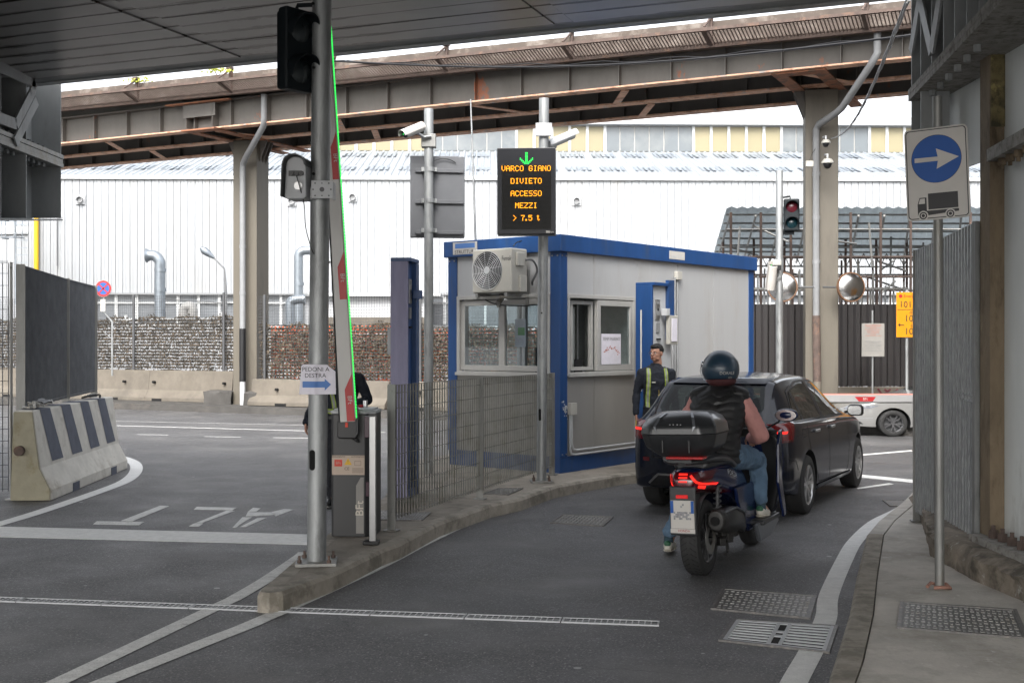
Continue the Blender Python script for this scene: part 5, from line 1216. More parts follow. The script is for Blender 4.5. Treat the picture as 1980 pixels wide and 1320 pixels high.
b = MB(); b.tube(bez([(.0,-.12,.01),(.02,-.14,-.05),(.03,-.11,-.1),(.045,-.05,-.2),(.05,-.03,-.35),(.09,-.03,-.5),(.11,-.02,-.55)],5),.004,6); b.build('cable', MAT['plastic_black'], r, smooth=60)
b = MB(); b.b2((.08,-.03,-.15),(.13,.03,-.06)); b.b2((.10,-.09,-.15),(.26,-.084,-.02)); b.b2((.10,-.09,-.15),(.106,.07,-.02)); b.b2((.25,-.09,-.15),(.256,.07,-.02)); b.build('clamp', MAT['light_grey'], r, bevel=.003)
b = MB()
for x_,z_,s_ in ((.18,-.085,.018),(.13,-.04,.006),(.23,-.04,.006),(.13,-.13,.006),(.23,-.13,.006),(.18,-.04,.005),(.18,-.13,.005),(.115,-.085,.006),(.245,-.085,.006)): b.cyl((x_,-.0915,z_),(x_,-.089,z_),s_,seg=12)
b.build('clamp_holes', MAT['dark_grey'], r)
# traffic light, near
def traffic_light(label, p, rz, w_, hs, lens, nl=2, visor=True, scale=1):
    r = thing('traffic_light', label, 'traffic light', p, rz); b = MB(); h = hs*nl
    b.box((0,0,0),(w_,.10*scale,h)); b.build('housing', MAT['tl_black'], r, bevel=.02*scale, bseg=3)
    b = MB(); b.box((0,.07*scale,0),(w_*.8,.06*scale,h*.96)); b.build('rear_door', MAT['tl_black'], r, bevel=.02*scale)
    rr_ = w_*.37
    for i in range(nl):
        zc = h/2-hs*(i+.5); M_ = T3((0,-.05*scale,zc),(R(90),0,0))
        b = MB(); b.lathe([(0,.03*scale),(rr_*.6,.024*scale),(rr_,.0)],24,M_); b.build('lens', MAT[lens[i]], r, smooth=80)
        b = MB(); n=18; vs=[]
        for k in range(n+1):
            a = R(-25)+R(230)*k/n; dep = .13*scale*(.35+.65*max(0,math.sin(max(0,min(math.pi,(a+R(25))/R(230)*math.pi))))); c_,s_ = math.cos(a),math.sin(a)
            for rad in (rr_*1.12,rr_*1.20): vs += [(rad*c_,-.05*scale,zc+rad*s_),(rad*c_,-.05*scale-dep,zc+rad*s_-dep*.12)]
        fs=[]
        for k in range(n): 
            o_=4*k; fs += [(o_,o_+1,o_+5,o_+4),(o_+2,o_+6,o_+7,o_+3),(o_+1,o_+3,o_+7,o_+5)]
        b.add(vs,fs); b.build('visor', MAT['tl_black'], r, smooth=40)
    return r
mk('tl_black',(.005,.008,.010),rough=.55,var=.15,spec=.25); mk('lens_dark',(.015,.02,.022),rough=.2,var=.1); mk('lens_red',(.07,.008,.014),rough=.25,var=.1); mk('lens_green',(.005,.022,.028),rough=.2,var=.1)
p = W(572,98,8.75)
r = traffic_light('large black two-lamp traffic light at the top of the front pole', tuple(p), R(50), .26, .30, ('lens_dark','lens_dark'))
b = MB(); b.tube([(.02,.02,.30),(.02,.0,.335),(.10,-.06,.345),(.16,-.1,.33)],.016,8); b.box((.15,-.09,.33),(.05,.03,.14)); b.box((.14,-.07,-.30),(.05,.04,.13)); b.build('mounting_arm', MAT['tl_black'], r)
# ---- barrier cabinet, boom
D = 9.98; p = W(683,1041,D); cb = thing('barrier_cabinet','dark grey boom barrier cabinet standing on the island tip','barrier cabinet',(p.x,D+.2,.13),R(-3))
hw = .182; hd = .185; ch = .075; hh = 1.03
pl_ = [(-hw+.02,-hd),(hw-ch,-hd),(hw,-hd+ch),(hw,hd),(-hw,hd),(-hw,-hd+.02)]
mk('cabinet_grey',(.026,.026,.027),rough=.42,var=.08,vs=5); mk('cabinet_light',(.20,.19,.175),rough=.45,var=.06); mk('label_cream',(.42,.33,.26),rough=.5,var=.04)
b = MB(); b.prism(pl_,0,hh); b.build('housing', MAT['cabinet_grey'], cb, bevel=.006)
b = MB(); pt = [(x*1.03,y*1.03) for x,y in pl_]; b.prism(pt,hh+.002,hh+.028); b.prism([(x*.9,y*.9) for x,y in pl_],hh+.028,hh+.042); b.build('lid', MAT['light_grey'], cb, bevel=.006)
b = MB(); fy = -hd-.0035
for q_ in ([(hw-ch-.075,0.03),(hw-ch-.01,.03),(hw-ch-.01,.50),(hw-ch-.035,.50),(hw-ch-.075,.43)],): b.prism(q_,0,.003,Matrix(((1,0,0,0),(0,0,-1,-hd-.0005),(0,1,0,0),(0,0,0,1))))
b.build('light_band', MAT['cabinet_light'], cb)
b = MB(); b.text('BFt',.095,T3((hw-ch-.042,-hd-.005,.24),(R(90),R(-90),0)),.0006); b.build('lettering', mat('cabinet_text',(.55,.5,.42),var=0), cb)
b = MB(); b.b2((-.172,-hd-.006,.52),(.105,-hd-.001,.685)); lb_ = b.build('warning_label', MAT['label_cream'], cb, bevel=.003)
TT = lambda x,z: T3((x,-hd-.0075,z),(R(90),0,0))
b = MB(); b.text('SERRAMENTO',.018,TT(-.115,.672),.0004); b.text('AUTOMATICO',.018,TT(.05,.672),.0004); b.text('CE',.035,TT(-.045,.572),.0004); b.text('!',.04,TT(-.035,.632),.0004)
for k in range(5): b.b2((-.0,-hd-.0072,.575-k*.009),(.095,-hd-.0066,.5775-k*.009))
b.b2((.02,-hd-.0072,.60),(.075,-hd-.0066,.602)); b.b2((.02,-hd-.0072,.635),(.075,-hd-.0066,.637)); b.b2((.02,-hd-.0072,.60),(.022,-hd-.0066,.637)); b.b2((.073,-hd-.0072,.60),(.075,-hd-.0066,.637))
b.build('label_print', MAT['ink'], lb_)
b = MB(); b.b2((-.15,-hd-.0072,.592),(-.085,-hd-.0062,.648)); b.build('red_emblem', mat('bft_red',(.55,.05,.03),var=0), lb_)
b = MB(); b.text('BFt',.032,T3((-.1175,-hd-.009,.62),(R(90),0,0)),.0004); b.build('emblem_text', MAT['label_cream'], lb_)
b = MB(); b.add([(-.067,-hd-.0068,.605),(-.003,-hd-.0068,.605),(-.035,-hd-.0068,.662)],[(0,1,2)]); b.build('warning_triangle', MAT['yellow'], lb_)
b = MB(); b.b2((.16,-.11,hh-.16),(.19,-.06,hh-.02)) ; b.build('side_lamp', mat('lamp_plum',(.06,.005,.02),rough=.25), cb, bevel=.004)
b = MB(); b.cyl((.06,.1,hh+.04),(.06,.1,hh+.10),.022,seg=14); b.build('key_knob', MAT['chrome'], cb, smooth=50)
b = MB(); b.cyl((.02,.1,hh+.04),(.02,.1,hh+.065),.02,seg=10); b.build('beacon', mat('beacon_red',(.35,.01,.02)), cb, smooth=50)
# drive head / boom bracket
dh = MB(); dh.prism([(-.085,-.12),(-.075,-.14),(.075,-.14),(.085,-.12),(.085,.0),(.07,.03),(.07,.10),(.085,.13),(.07,.145),(-.07,.145),(-.085,.13),(-.07,.10),(-.07,.03),(-.085,0)],0,.07,T3((-.03,-hd-.002,.97),(R(90),0,0)))
dh_ = dh.build('drive_head', MAT['plastic_black'], cb, bevel=.012, bseg=3)
b = MB(); b.b2((-.045,-hd-.08,.925),(-.022,-hd-.072,.965)); b.build('red_badge', mat('badge_red',(.6,.06,.03),var=0), dh_)
b = MB(); b.tube([(.035,-hd-.066,1.10),(.055,-hd-.066,1.08),(.055,-hd-.066,.87),(.035,-hd-.066,.85)],.009,8); b.build('bracket_rim', MAT['dark_grey'], dh_, smooth=60)
b = MB(); b.tube(bez([(.0,-hd-.03,.84),(.03,-hd-.05,.81),(.06,-hd-.03,.80),(.04,-hd-.01,.83)],5),.006,6); b.build('cable', MAT['plastic_black'], dh_)
# raised boom: local up axis, leaning left ~3.2 deg
pb = Vector((cb.location.x-.045, 9.98-.045, 1.10)); bm = thing('boom_arm','raised white and red boom arm with a glowing green light strip','barrier boom',tuple(pb),0,None,(0,R(-3.35),0))
Lb = 3.32; bh0,bh1 = .066,.040
def bx_(x0,x1,z): return [(x0,z)]
b = MB()
w_ = lambda z: bh0+(bh1-bh0)*z/Lb
def strip_(b, f0, f1, za, zb_, y0,y1):
    b.add([(f0(za),y0,za),(f1(za),y0,za),(f1(za),y1,za),(f0(za),y1,za),(f0(zb_),y0,zb_),(f1(zb_),y0,zb_),(f1(zb_),y1,zb_),(f0(zb_),y1,zb_)],[(0,3,2,1),(4,5,6,7),(0,1,5,4),(1,2,6,5),(2,3,7,6),(3,0,4,7)])
off_ = .012
strip_(b, lambda z:-w_(z)+off_, lambda z:w_(z)*.9+off_, -.0, Lb, -.032,.032); b.build('beam', MAT['barrier_white'] if 0 else mat('boom_white',(.50,.49,.47),rough=.4,var=.06,vs=3,streak=.2), bm, bevel=.006)
b = MB(); strip_(b, lambda z:-w_(z)-.012+off_, lambda z:-w_(z)+off_-.001, -.0, Lb, -.03,.03); b.build('rubber_edge', MAT['rubber'], bm)
b = MB(); strip_(b, lambda z:w_(z)*.9+off_+.001, lambda z:w_(z)*.9+off_+.008, .02, Lb, -.032,-.003); b.build('strip_channel', MAT['plastic_white'], bm)
b = MB()
for k in range(132):
    z_ = .03+k*.0248; x_ = w_(z_)*.9+off_+.0125; b.b2((x_-.004,-.029,z_),(x_+.004,-.006,z_+.0205))
b.build('light_strip', MAT['led_strip'], bm)
b = MB(); bt = MB()
for k,(za,zb_) in enumerate(((.005,.40),(1.02,1.42),(2.02,2.42),(3.0,3.3))):
    f0 = lambda z: off_+.0; f1 = lambda z: w_(z)*.9+off_-.002; y_=-.0335
    b.add([(off_+.004-.012,y_,za),(f1(za),y_,za),(f1(zb_),y_,zb_),(off_+.02-.012,y_,zb_-.09),(off_+.0-.012,y_,zb_-.13)],[(0,1,2,3,4)])
    bt.text('BFt',.052,T3((off_+.025,-.0345,(za+zb_)/2-.02),(R(90),R(90),0)),.0004)
b.build('red_stripes', mat('boom_red',(.42,.02,.02),rough=.4,var=.08), bm); bt.build('lettering', MAT['sign_white'], bm)
# photocell post
p = GP(721,1052,.13); r = thing('photocell_post','slim silver photocell post right of the barrier cabinet','photocell post',(p.x,p.y,.13))
b = MB(); b.box((.0,0,.525),(.055,.05,1.03)); b.build('profile', MAT['alu'], r, bevel=.006); b = MB(); b.box((0,0,1.05),(.06,.055,.02)); b.build('cap', MAT['plastic_black'], r)
b = MB(); b.box((-.012,0,.018),(.13,.1,.032)); b.build('foot', MAT['plastic_black'], r, bevel=.008); b = MB(); b.box((-.045,-.0,.95),(.04,.05,.17)); b.box((-.04,0,.45),(.03,.05,.12)); b.build('photocell', mat('photocell_lens',(.03,.004,.015),rough=.2), r, bevel=.004)
# ---- pole B with back of sign and camera
DB = 14.8; pB = ((829-990)/F*DB,DB); pb_ = pole('sign_pole','galvanized pole carrying the grey back of a sign, behind the blue column','pole',pB,.058,4.66)
r = thing('display_board_back','grey back of a display board with mounting rails, seen from behind','sign',(pB[0],DB+.08,0),R(7))
k_ = (DB+.1)/F; xx = lambda px: (px-829)*k_; zz = lambda py: 1.77-(py-660)*k_
b = MB(); b.b2((xx(793),.0,zz(459)),(xx(898),.13,zz(302))); b.build('housing', MAT['sign_back'], r, bevel=.008)
b = MB()
for y in (327,387,446): b.b2((xx(802),-.03,zz(y+7)),(xx(895),-.002,zz(y)))
b.build('mounting_rail', MAT['sign_back'], r, bevel=.003)
b = MB()
for y in (330,390,447): b.cyl((0,-.08,zz(y+4)),(0,-.08,zz(y-4)),.066,seg=20); b.b2((-.10,-.1,zz(y+4)),(-.065,-.0,zz(y-4))); b.b2((.065,-.1,zz(y+4)),(.09,-.0,zz(y-4)))
b.build('pole_clamp', MAT['galv'], r)
b = MB(); b.tube(bez([(.06,-.05,zz(312)),(.15,-.03,zz(308)),(.25,-.03,zz(309)),(.33,-.02,zz(315))],5),.006,6); b.build('cable', MAT['plastic_black'], r)
def bullet_cam(label, p, yaw, pitch, L, r_, led=True, txt=True, m='sign_white', shade=True):
    r = thing('security_camera', label, 'security camera', tuple(p), 0, None, (R(pitch),0,R(yaw)))   # looks along local -y
    b = MB(); pts=[(r_*math.cos(a),r_*math.sin(a)*1.0) for a in [2*math.pi*k/20 for k in range(20)]]
    b.prism(pts,-L/2,L/2,T3((0,0,0),(R(90),0,0))); b.build('body', MAT[m], r, smooth=40, bevel=.008)
    b = MB(); b.lathe([(0,0),(r_*.86,0),(r_*.86,.004),(0,.004)],20,T3((0,-L/2-.001,0),(R(90),0,0))); f = b.build('front_glass', MAT['plastic_black'], r)
    if led: b = MB(); b.ball((r_*-.4,-L/2-.006,-.0),.007); b.build('status_led', MAT['led_green'], f)
    if shade:
        n=12; vs=[]
        for k in range(n+1):
            a = R(-10)+R(200)*k/n
            for rad in (r_*1.12,r_*1.18): vs += [(rad*math.cos(a),-L/2-.05,rad*math.sin(a)),(rad*math.cos(a),L/2,rad*math.sin(a))]
        b = MB(); b.add(vs,[f_ for k in range(n) for f_ in ((4*k,4*k+4,4*k+5,4*k+1),(4*k+2,4*k+3,4*k+7,4*k+6),(4*k,4*k+2,4*k+6,4*k+4))]); b.build('sun_shield', MAT[m], r, smooth=40)
    if txt: b = MB(); rr_ = r_*1.19; t = MB(); t.text('SELEA',r_*.9,Matrix.Identity(4),0); b.add([(-rr_*math.cos(v[1]/rr_+.35)*-1*-1, v[0]*-1*-1+.0, rr_*math.sin(v[1]/rr_+.35)) for v in t.v] if 0 else [(rr_*math.cos(.5+v[1]/rr_),v[0],rr_*math.sin(.5+v[1]/rr_)) for v in t.v],t.f); b.build('lettering', MAT['paper_blue'], r)
    return r
c_ = W(800,252,DB-.2); r = bullet_cam('white bullet camera looking left from the pole above the grey sign back', c_, -48, 24, .30, .055)
b = MB(); b.tube([(0,.05,-.055),(.02,.1,-.12),(.06,.18,-.14)],.018,8); b.build('bracket', MAT['galv'], r)
b = MB(); p = Vector((0,0,0)); b.b2((-.09,-.075,4.34-.13-.16),(.09,.075,4.34-.13)) ; b.build('clamp_box', MAT['galv_dark'], pb_, bevel=.004)
# ---- pole C with LED sign
pC = GP(1047,932,.13); pc_ = pole('sign_pole','galvanized pole on a bolted plate carrying the LED message sign','pole',pC,.058,4.60,lean=(.03,0),slots=((.92,.14,.03,-.02),(2.1,.02,.02,-.0)),plate=.25)
DS = pC.y-.10; k_ = DS/F; cx = (1018-990)*k_; r = thing('message_sign','black LED sign with green arrow and amber words on its pole','LED sign',(cx,DS,0),R(-3))
xx = lambda px: (px-1018)*k_; zz = lambda py: 1.77-(py-660)*k_
b = MB(); b.b2((xx(962),-.08,zz(454)),(xx(1074),.08,zz(288))); b.build('housing', mat('sign_case',(.012,.013,.017),rough=.35,var=.05), r, bevel=.006)
b = MB(); b.b2((xx(962)+.002,.03,zz(455.5)),(xx(1075),.09,zz(286.5))); b.build('rear_case', MAT['mid_grey'], r, bevel=.004)
b = MB(); b.b2((xx(971),-.084,zz(444)),(xx(1066),-.081,zz(320))); b.build('display', mat('display',(.035,.034,.03),rough=.6,var=0), r)
b = MB(); n_ = 52
for k in range(n_): z_ = zz(444)+(zz(320)-zz(444))*(k+.5)/n_; b.b2((xx(971),-.092,z_-.0016),(xx(1066),-.0841,z_+.0016))
b.build('louvres', MAT['plastic_black'], r)
FONT = {'V':'10001 10001 10001 10001 10001 01010 00100','A':'01110 10001 10001 11111 10001 10001 10001','R':'11110 10001 10001 11110 10100 10010 10001','C':'01110 10001 10000 10000 10000 10001 01110','O':'01110 10001 10001 10001 10001 10001 01110','G':'01110 10001 10000 10111 10001 10001 01110','I':'01110 00100 00100 00100 00100 00100 01110','N':'10001 11001 10101 10101 10011 10001 10001','D':'11110 10001 10001 10001 10001 10001 11110','E':'11111 10000 10000 11110 10000 10000 11111','T':'11111 00100 00100 00100 00100 00100 00100','S':'01111 10000 10000 01110 00001 00001 11110','M':'10001 11011 10101 10101 10001 10001 10001','Z':'11111 00001 00010 00100 01000 10000 11111','>':'10000 01000 00100 00010 00100 01000 10000','7':'11111 00001 00010 00100 00100 00100 00100','.':'00000 00000 00000 00000 00000 01100 01100','5':'11111 10000 11110 00001 00001 10001 01110','t':'00100 01110 00100 00100 00100 00101 00010',' ':'00000 00000 00000 00000 00000 00000 00000'}
def led(b, txt, py, pitch, cw=6, vp=None):
    n = len(txt)*cw-1; vp = vp or pitch
    for i,chh in enumerate(txt):
        rows = FONT[chh].split()
        for rr_,row in enumerate(rows):
            for cc_,v in enumerate(row):
                if v=='1':
                    x = (i*cw+cc_-n/2+.5)*pitch; z = zz(py)+(3-rr_)*vp
                    b.add([(x+.0041*math.cos(a),-.0935,z+.0043*math.sin(a)) for a in [math.pi*2*q/8 for q in range(8)]],[tuple(range(8))])
b = MB(); ox = xx(1018.5)
for t_,y in (('VARCO GIANO',328),('DIVIETO',352),('ACCESSO',376),('MEZZI',399),('> 7.5 t',423)): b = MB(); led(b,t_,y,.0087,5 if '>' in t_ else 6,.0092); b.build('amber_text', MAT['led_amber'], r)
b = MB()
ar = ['000110000','000110000','000110000','000110000','100110010','110110110','011111100','001111000','000110000']
ar = ['0000110000','0000110000','0000110000','0000110000','1000110001','1100110011','0110110110','0011111100','0001111000','0000110000']
for rr_,row in enumerate(ar):
    for cc_,v in enumerate(row):
        if v=='1': x=xx(1018.5)+(cc_-4.5)*.0155; z=zz(309.5)+(4.5-rr_)*.0155; b.add([(x+.0062*math.cos(a),-.0825,z+.0062*math.sin(a)) for a in [math.pi*2*q/10 for q in range(10)]],[tuple(range(10))])
b.build('green_arrow', MAT['led_green'], r)
b = MB(); b.b2((xx(1056),-.0832,zz(451.5)),(xx(1063.5),-.0805,zz(447.5))); b.text('sys',.034,T3((xx(1067.5),-.083,zz(449.5)),(R(90),0,0)),.0004); b.build('maker_mark', MAT['sign_white'], r)
c_ = W(1085,270,pC.y+.12); r = bullet_cam('grey bullet camera seen from below behind the LED sign pole', c_, 118, -24, .36, .05, led=False, m='light_grey')
b = MB(); b.tube([(0,.1,-.05),(.0,.2,-.05)],.02,8); b.build('bracket', MAT['galv'], r)
b = MB(); b.b2((-.07,-.09,4.02),(.12,.0-.055,4.17)); b.build('clamp_box', MAT['light_grey'], pc_, bevel=.004)
# ---- pole D right
DD = 20.0; pD = ((1507-990)/F*DD,DD); pd_ = pole('traffic_light_pole','galvanized pole behind the dark car carrying a small traffic light','pole',pD,.060,4.64,z0=.0)
r = traffic_light('two-lamp traffic light with dull red lens on the pole behind the car', (pD[0]+.20,DD-.02,1.77+244*DD/F), R(-8), .255, .27, ('lens_red','lens_green'))
b = MB(); b.tube([(-.16,.05,.3),(-.02,.05,.32),(-.02,.05,.27)],.016,8); b.b2((-.2,.03,-.33),(.05,.06,-.27)); b.build('mounting_arm', MAT['tl_black'], r)
c_ = W(1492,537,DD-.1); r = bullet_cam('upright white camera with green status light on the pole behind the booth', c_, 10, -72, .42, .075, txt=False)
b = MB(); b.b2((-.05,-.0,.0),(.18,.06,.08)); b.build('bracket', MAT['galv'], r)
c_ = W(1500,510,DD-.05); r = thing('security_camera','small white box camera with black front on the pole behind the booth','security camera',tuple(c_)); b = MB(); b.box((0,0,0),(.15,.2,.12)); b.build('body', MAT['plastic_white'], r, bevel=.02); b = MB(); b.box((0,-.07,-.07),(.13,.12,.09)); b.build('front', MAT['plastic_black'], r, bevel=.01)
# cameras and cable on the right viaduct pier
def dome(px,py,lab,s_=1):
    c_ = W(px,py,23.85); r = thing('dome_camera',lab,'security camera',tuple(c_)); b = MB(); b.lathe([(0,.10*s_),(.08*s_,.09*s_),(.12*s_,.03*s_),(.12*s_,0),(0,0)],20); b.build('housing', MAT['plastic_white'], r, smooth=40)
    b = MB(); b.ball((0,0,-.0),(.09*s_,.09*s_,.11*s_)); b.build('dome', MAT['plastic_black'], r, smooth=60); b = MB(); b.tube([(0,0,.09*s_),(0,.0,.18*s_),(0,.2,.2*s_)],.02,8); b.build('arm', MAT['light_grey'], r); return r
dome(1600,316,'round white dome camera on the right pier, the lower one'); dome(1597,277,'small dark-capped dome camera on the right pier, the upper one',.75)
c_ = W(1565,317,23.9); r = thing('junction_box','small white junction box on the right pier above the signal pole','junction box',tuple(c_)); b = MB(); b.box((0,0,0),(.15,.08,.12)); b.build('body', MAT['plastic_white'], r, bevel=.01); b = MB(); b.tube([(0,0,.06),(.05,.0,.2),(.12,0,.3)],.006,5); b.build('cable', MAT['plastic_black'], r)
A = W(1755,2,11); B = W(1607,268,23.8); r = thing('overhead_cable','sagging twisted cable running down from the soffit to the right pier','cable',tuple(B)); b = MB()
pts = [];
for k in range(25): t = k/24; q_ = A.lerp(B,t); q_.z -= 1.0*math.sin(math.pi*t)*.35; pts.append(q_-B)
for ph in (0,2.1,4.2): b.tube([p_+Vector((.018*math.cos(i*1.3+ph),0,.018*math.sin(i*1.3+ph)))*(1-i/26) for i,p_ in enumerate(pts)],.009,5)
b.build('twisted_wires', MAT['mid_grey'], r)
A = Vector((-3.3,27.5,7.75)); A = W(640,118,26.5); B = W(1765,68,20.5); r = thing('overhead_cable','long dark cable strung along the far viaduct edge','cable',tuple(A)); b = MB()
b.tube([A.lerp(B,k/30)-A+Vector((0,0,-.32*math.sin(math.pi*k/30))) for k in range(31)],.022,6); b.tube([A.lerp(B,k/30)-A+Vector((0,0,-.27*math.sin(math.pi*k/30)+.03*math.sin(k*1.7))) for k in range(31)],.01,5); b.build('cable', MAT['plastic_black'], r)
# ---- right truck sign
D = 7.93; p = W(1817,1141,D); pr = pole('sign_post','slim grey post on the right pavement holding the truck sign','post',(p.x,D),.031,3.40,z0=.122,m='galv_dark',lean=(-.015,0)); 
b = MB(); b.tube([(-.09,-.02,.02),(-.05,.03,.035),(.0,.04,.02),(.05,.02,.03),(.06,-.03,.012),(0,-.045,.02),(-.05,-.03,.015)],.012,6); b.build('foot_collar', mat('clay_rag',(.3,.16,.12),rough=.9), pr, smooth=60)
Dc = D-.045; c_ = W(1811.5,335,Dc); sg = thing('truck_sign','white sign with blue arrow disc and black truck on the right post','road sign',tuple(c_),0,None,(0,R(-2.2),R(-29)))
k_ = Dc/F; Ww, Hh = 117*k_, 178*k_
def rrect(w_,h_,r_,n=6):
    out=[]
    for (sx,sy,a0) in ((1,1,0),(-1,1,90),(-1,-1,180),(1,-1,270)):
        for q in range(n+1): a=R(a0+90*q/n); out.append((sx*(w_/2-r_)+r_*math.cos(a), sy*(h_/2-r_)+r_*math.sin(a)))
    return out
MS = lambda y: Matrix(((1,0,0,0),(0,0,1,y),(0,1,0,0),(0,0,0,1)))
b = MB(); b.prism(rrect(Ww,Hh,.03),0,.014,MS(0)); b.build('plate', MAT['sign_white'], sg, bevel=.002)
b = MB(); o1 = rrect(Ww-.018,Hh-.018,.024); o2 = rrect(Ww-.030,Hh-.030,.020); n=len(o1); b.add([(x,-.0012,z) for x,z in o1]+[(x,-.0012,z) for x,z in o2],[(i,(i+1)%n,n+(i+1)%n,n+i) for i in range(n)]); b.build('border', MAT['ink'], sg)
cz = 28*k_
b = MB(); b.lathe([(0,0),(.157,0)],48,T3((0,-.0015,cz),(R(90),0,0))); b.build('blue_disc', MAT['sign_blue'], sg)
b = MB(); b.lathe([(.157,.0),(.1595,0)],48,T3((0,-.0016,cz),(R(90),0,0))); b.build('disc_edge', MAT['ink'], sg)
b = MB(); arw=[(-.138,.015),(.01,.013),(-.0,.068),(.142,.0),(-.0,-.068),(.01,-.015),(-.138,-.015)]; b.add([(x,-.003,z+cz) for x,z in arw],[tuple(range(7))]); b.build('white_arrow', MAT['sign_white'], sg)
b = MB(); tz = -58*k_; q_ = lambda x,z: (x*k_,-.002,tz+z*k_)
b.add([q_(-18,-11),q_(37,-11),q_(37,20),q_(-18,20)],[(0,1,2,3)])
b.add([q_(-38,-22),q_(-38,0),q_(-34,13),q_(-21,13),q_(-21,-13),q_(38,-13),q_(38,-18),q_(-20,-22)],[tuple(range(8))])
b.build('truck_symbol', MAT['ink'], sg)
b = MB(); b.add([(x,-.0028,z) for x,_y,z in (q_(-36,1),q_(-33,11),q_(-24,11),q_(-24,1))],[(0,1,2,3)])
for wx in (-28,22): b.lathe([(0,0),(9.5*k_,0)],20,T3((wx*k_,-.0026,tz-22*k_),(R(90),0,0)))
b.build('truck_gaps', MAT['sign_white'], sg)
b = MB()
for wx in (-28,22): b.lathe([(0,0),(3.2*k_,0)],16,T3((wx*k_,-.0036,tz-22*k_),(R(90),0,0))); b.lathe([(4.8*k_,0),(7.2*k_,0)],20,T3((wx*k_,-.0036,tz-22*k_),(R(90),0,0)))
b.build('truck_wheels', MAT['ink'], sg)
b = MB(); b.b2((-.05,.016,.12),(.05,.05,.15)); b.b2((-.05,.016,-.2),(.05,.05,-.17)); b.build('clamp', MAT['galv_dark'], sg)
# ---- exit boom behind the car
D = 19.0; xx = lambda px: (px-990)/F*D; p0 = xx(1380); r = thing('boom_arm','lowered white and red boom arm across the exit lane behind the car','barrier boom',(p0,D,.86))
b = MB(); b.box((3.6,0,.0),(7.2,.06,.12)); b.build('beam', mat('exit_boom_white',(.25,.25,.25),var=.05), r, bevel=.01)
b = MB(); b.b2((.0,-.03,.061),(7.2,.0,.078)); b.build('light_strip', emitmat('strip_red',(.9,.33,.26),.22), r)
b = MB(); t = MB()
for k in range(6): x_ = (xx(1672)-p0)+ (k-2)*1.0; b.add([(x_-.17,-.0315,.03),(x_+.17,-.0315,.03),(x_+.12,-.0315,-.045),(x_-.10,-.0315,-.045)],[(0,1,2,3)]); t.text('BFt',.055,T3((x_,-.0325,-.006),(R(90),0,0)),.0004)
b.build('red_stripes', MAT['sign_red'], r); t.build('lettering', MAT['sign_white'], r)
b = MB(); b.b2((-.05,.032,-.075),(7.2,.04,-.05)); b.build('rubber_edge', MAT['rubber'], r)
cb2 = thing('barrier_cabinet','dark barrier cabinet standing behind the right mesh fence','barrier cabinet',(p0+7.3,D+.2,.0)); b = MB(); b.b2((-.18,-.17,0),(.18,.17,1.08)); b.build('housing', MAT['cabinet_grey'], cb2, bevel=.02); b = MB(); b.b2((-.19,-.18,1.082),(.19,.18,1.11)); b.build('lid', MAT['light_grey'], cb2)
# ================================================================== CARS
def interp(tab, x):
    """smooth (monotone cubic) interpolation of a table"""
    n = len(tab)
    if x <= tab[0][0]: return tab[0][1]
    if x >= tab[-1][0]: return tab[-1][1]
    i = max(k for k in range(n-1) if tab[k][0] <= x); x0,y0 = tab[i]; x1,y1 = tab[i+1]; h = x1-x0; dd = (y1-y0)/h
    def sl(j):
        if j == 0: return (tab[1][1]-tab[0][1])/(tab[1][0]-tab[0][0])
        if j == n-1: return (tab[-1][1]-tab[-2][1])/(tab[-1][0]-tab[-2][0])
        a = (tab[j][1]-tab[j-1][1])/(tab[j][0]-tab[j-1][0]); c = (tab[j+1][1]-tab[j][1])/(tab[j+1][0]-tab[j][0])
        return 0 if a*c <= 0 else 2*a*c/(a+c)
    m0, m1 = sl(i), sl(i+1); t = (x-x0)/h
    return (2*t**3-3*t*t+1)*y0+(t**3-2*t*t+t)*h*m0+(-2*t**3+3*t*t)*y1+(t**3-t*t)*h*m1
def loft(secs, cap=True):
    """secs: list of rings (lists of points) of equal length"""
    b = MB(); n = len(secs[0]); b.add([p for s in secs for p in s],[(i*n+k,i*n+(k+1)%n,(i+1)*n+(k+1)%n,(i+1)*n+k) for i in range(len(secs)-1) for k in range(n)])
    if cap: b.add(secs[0],[tuple(range(n-1,-1,-1))]); b.add(secs[-1],[tuple(range(n))])
    return b
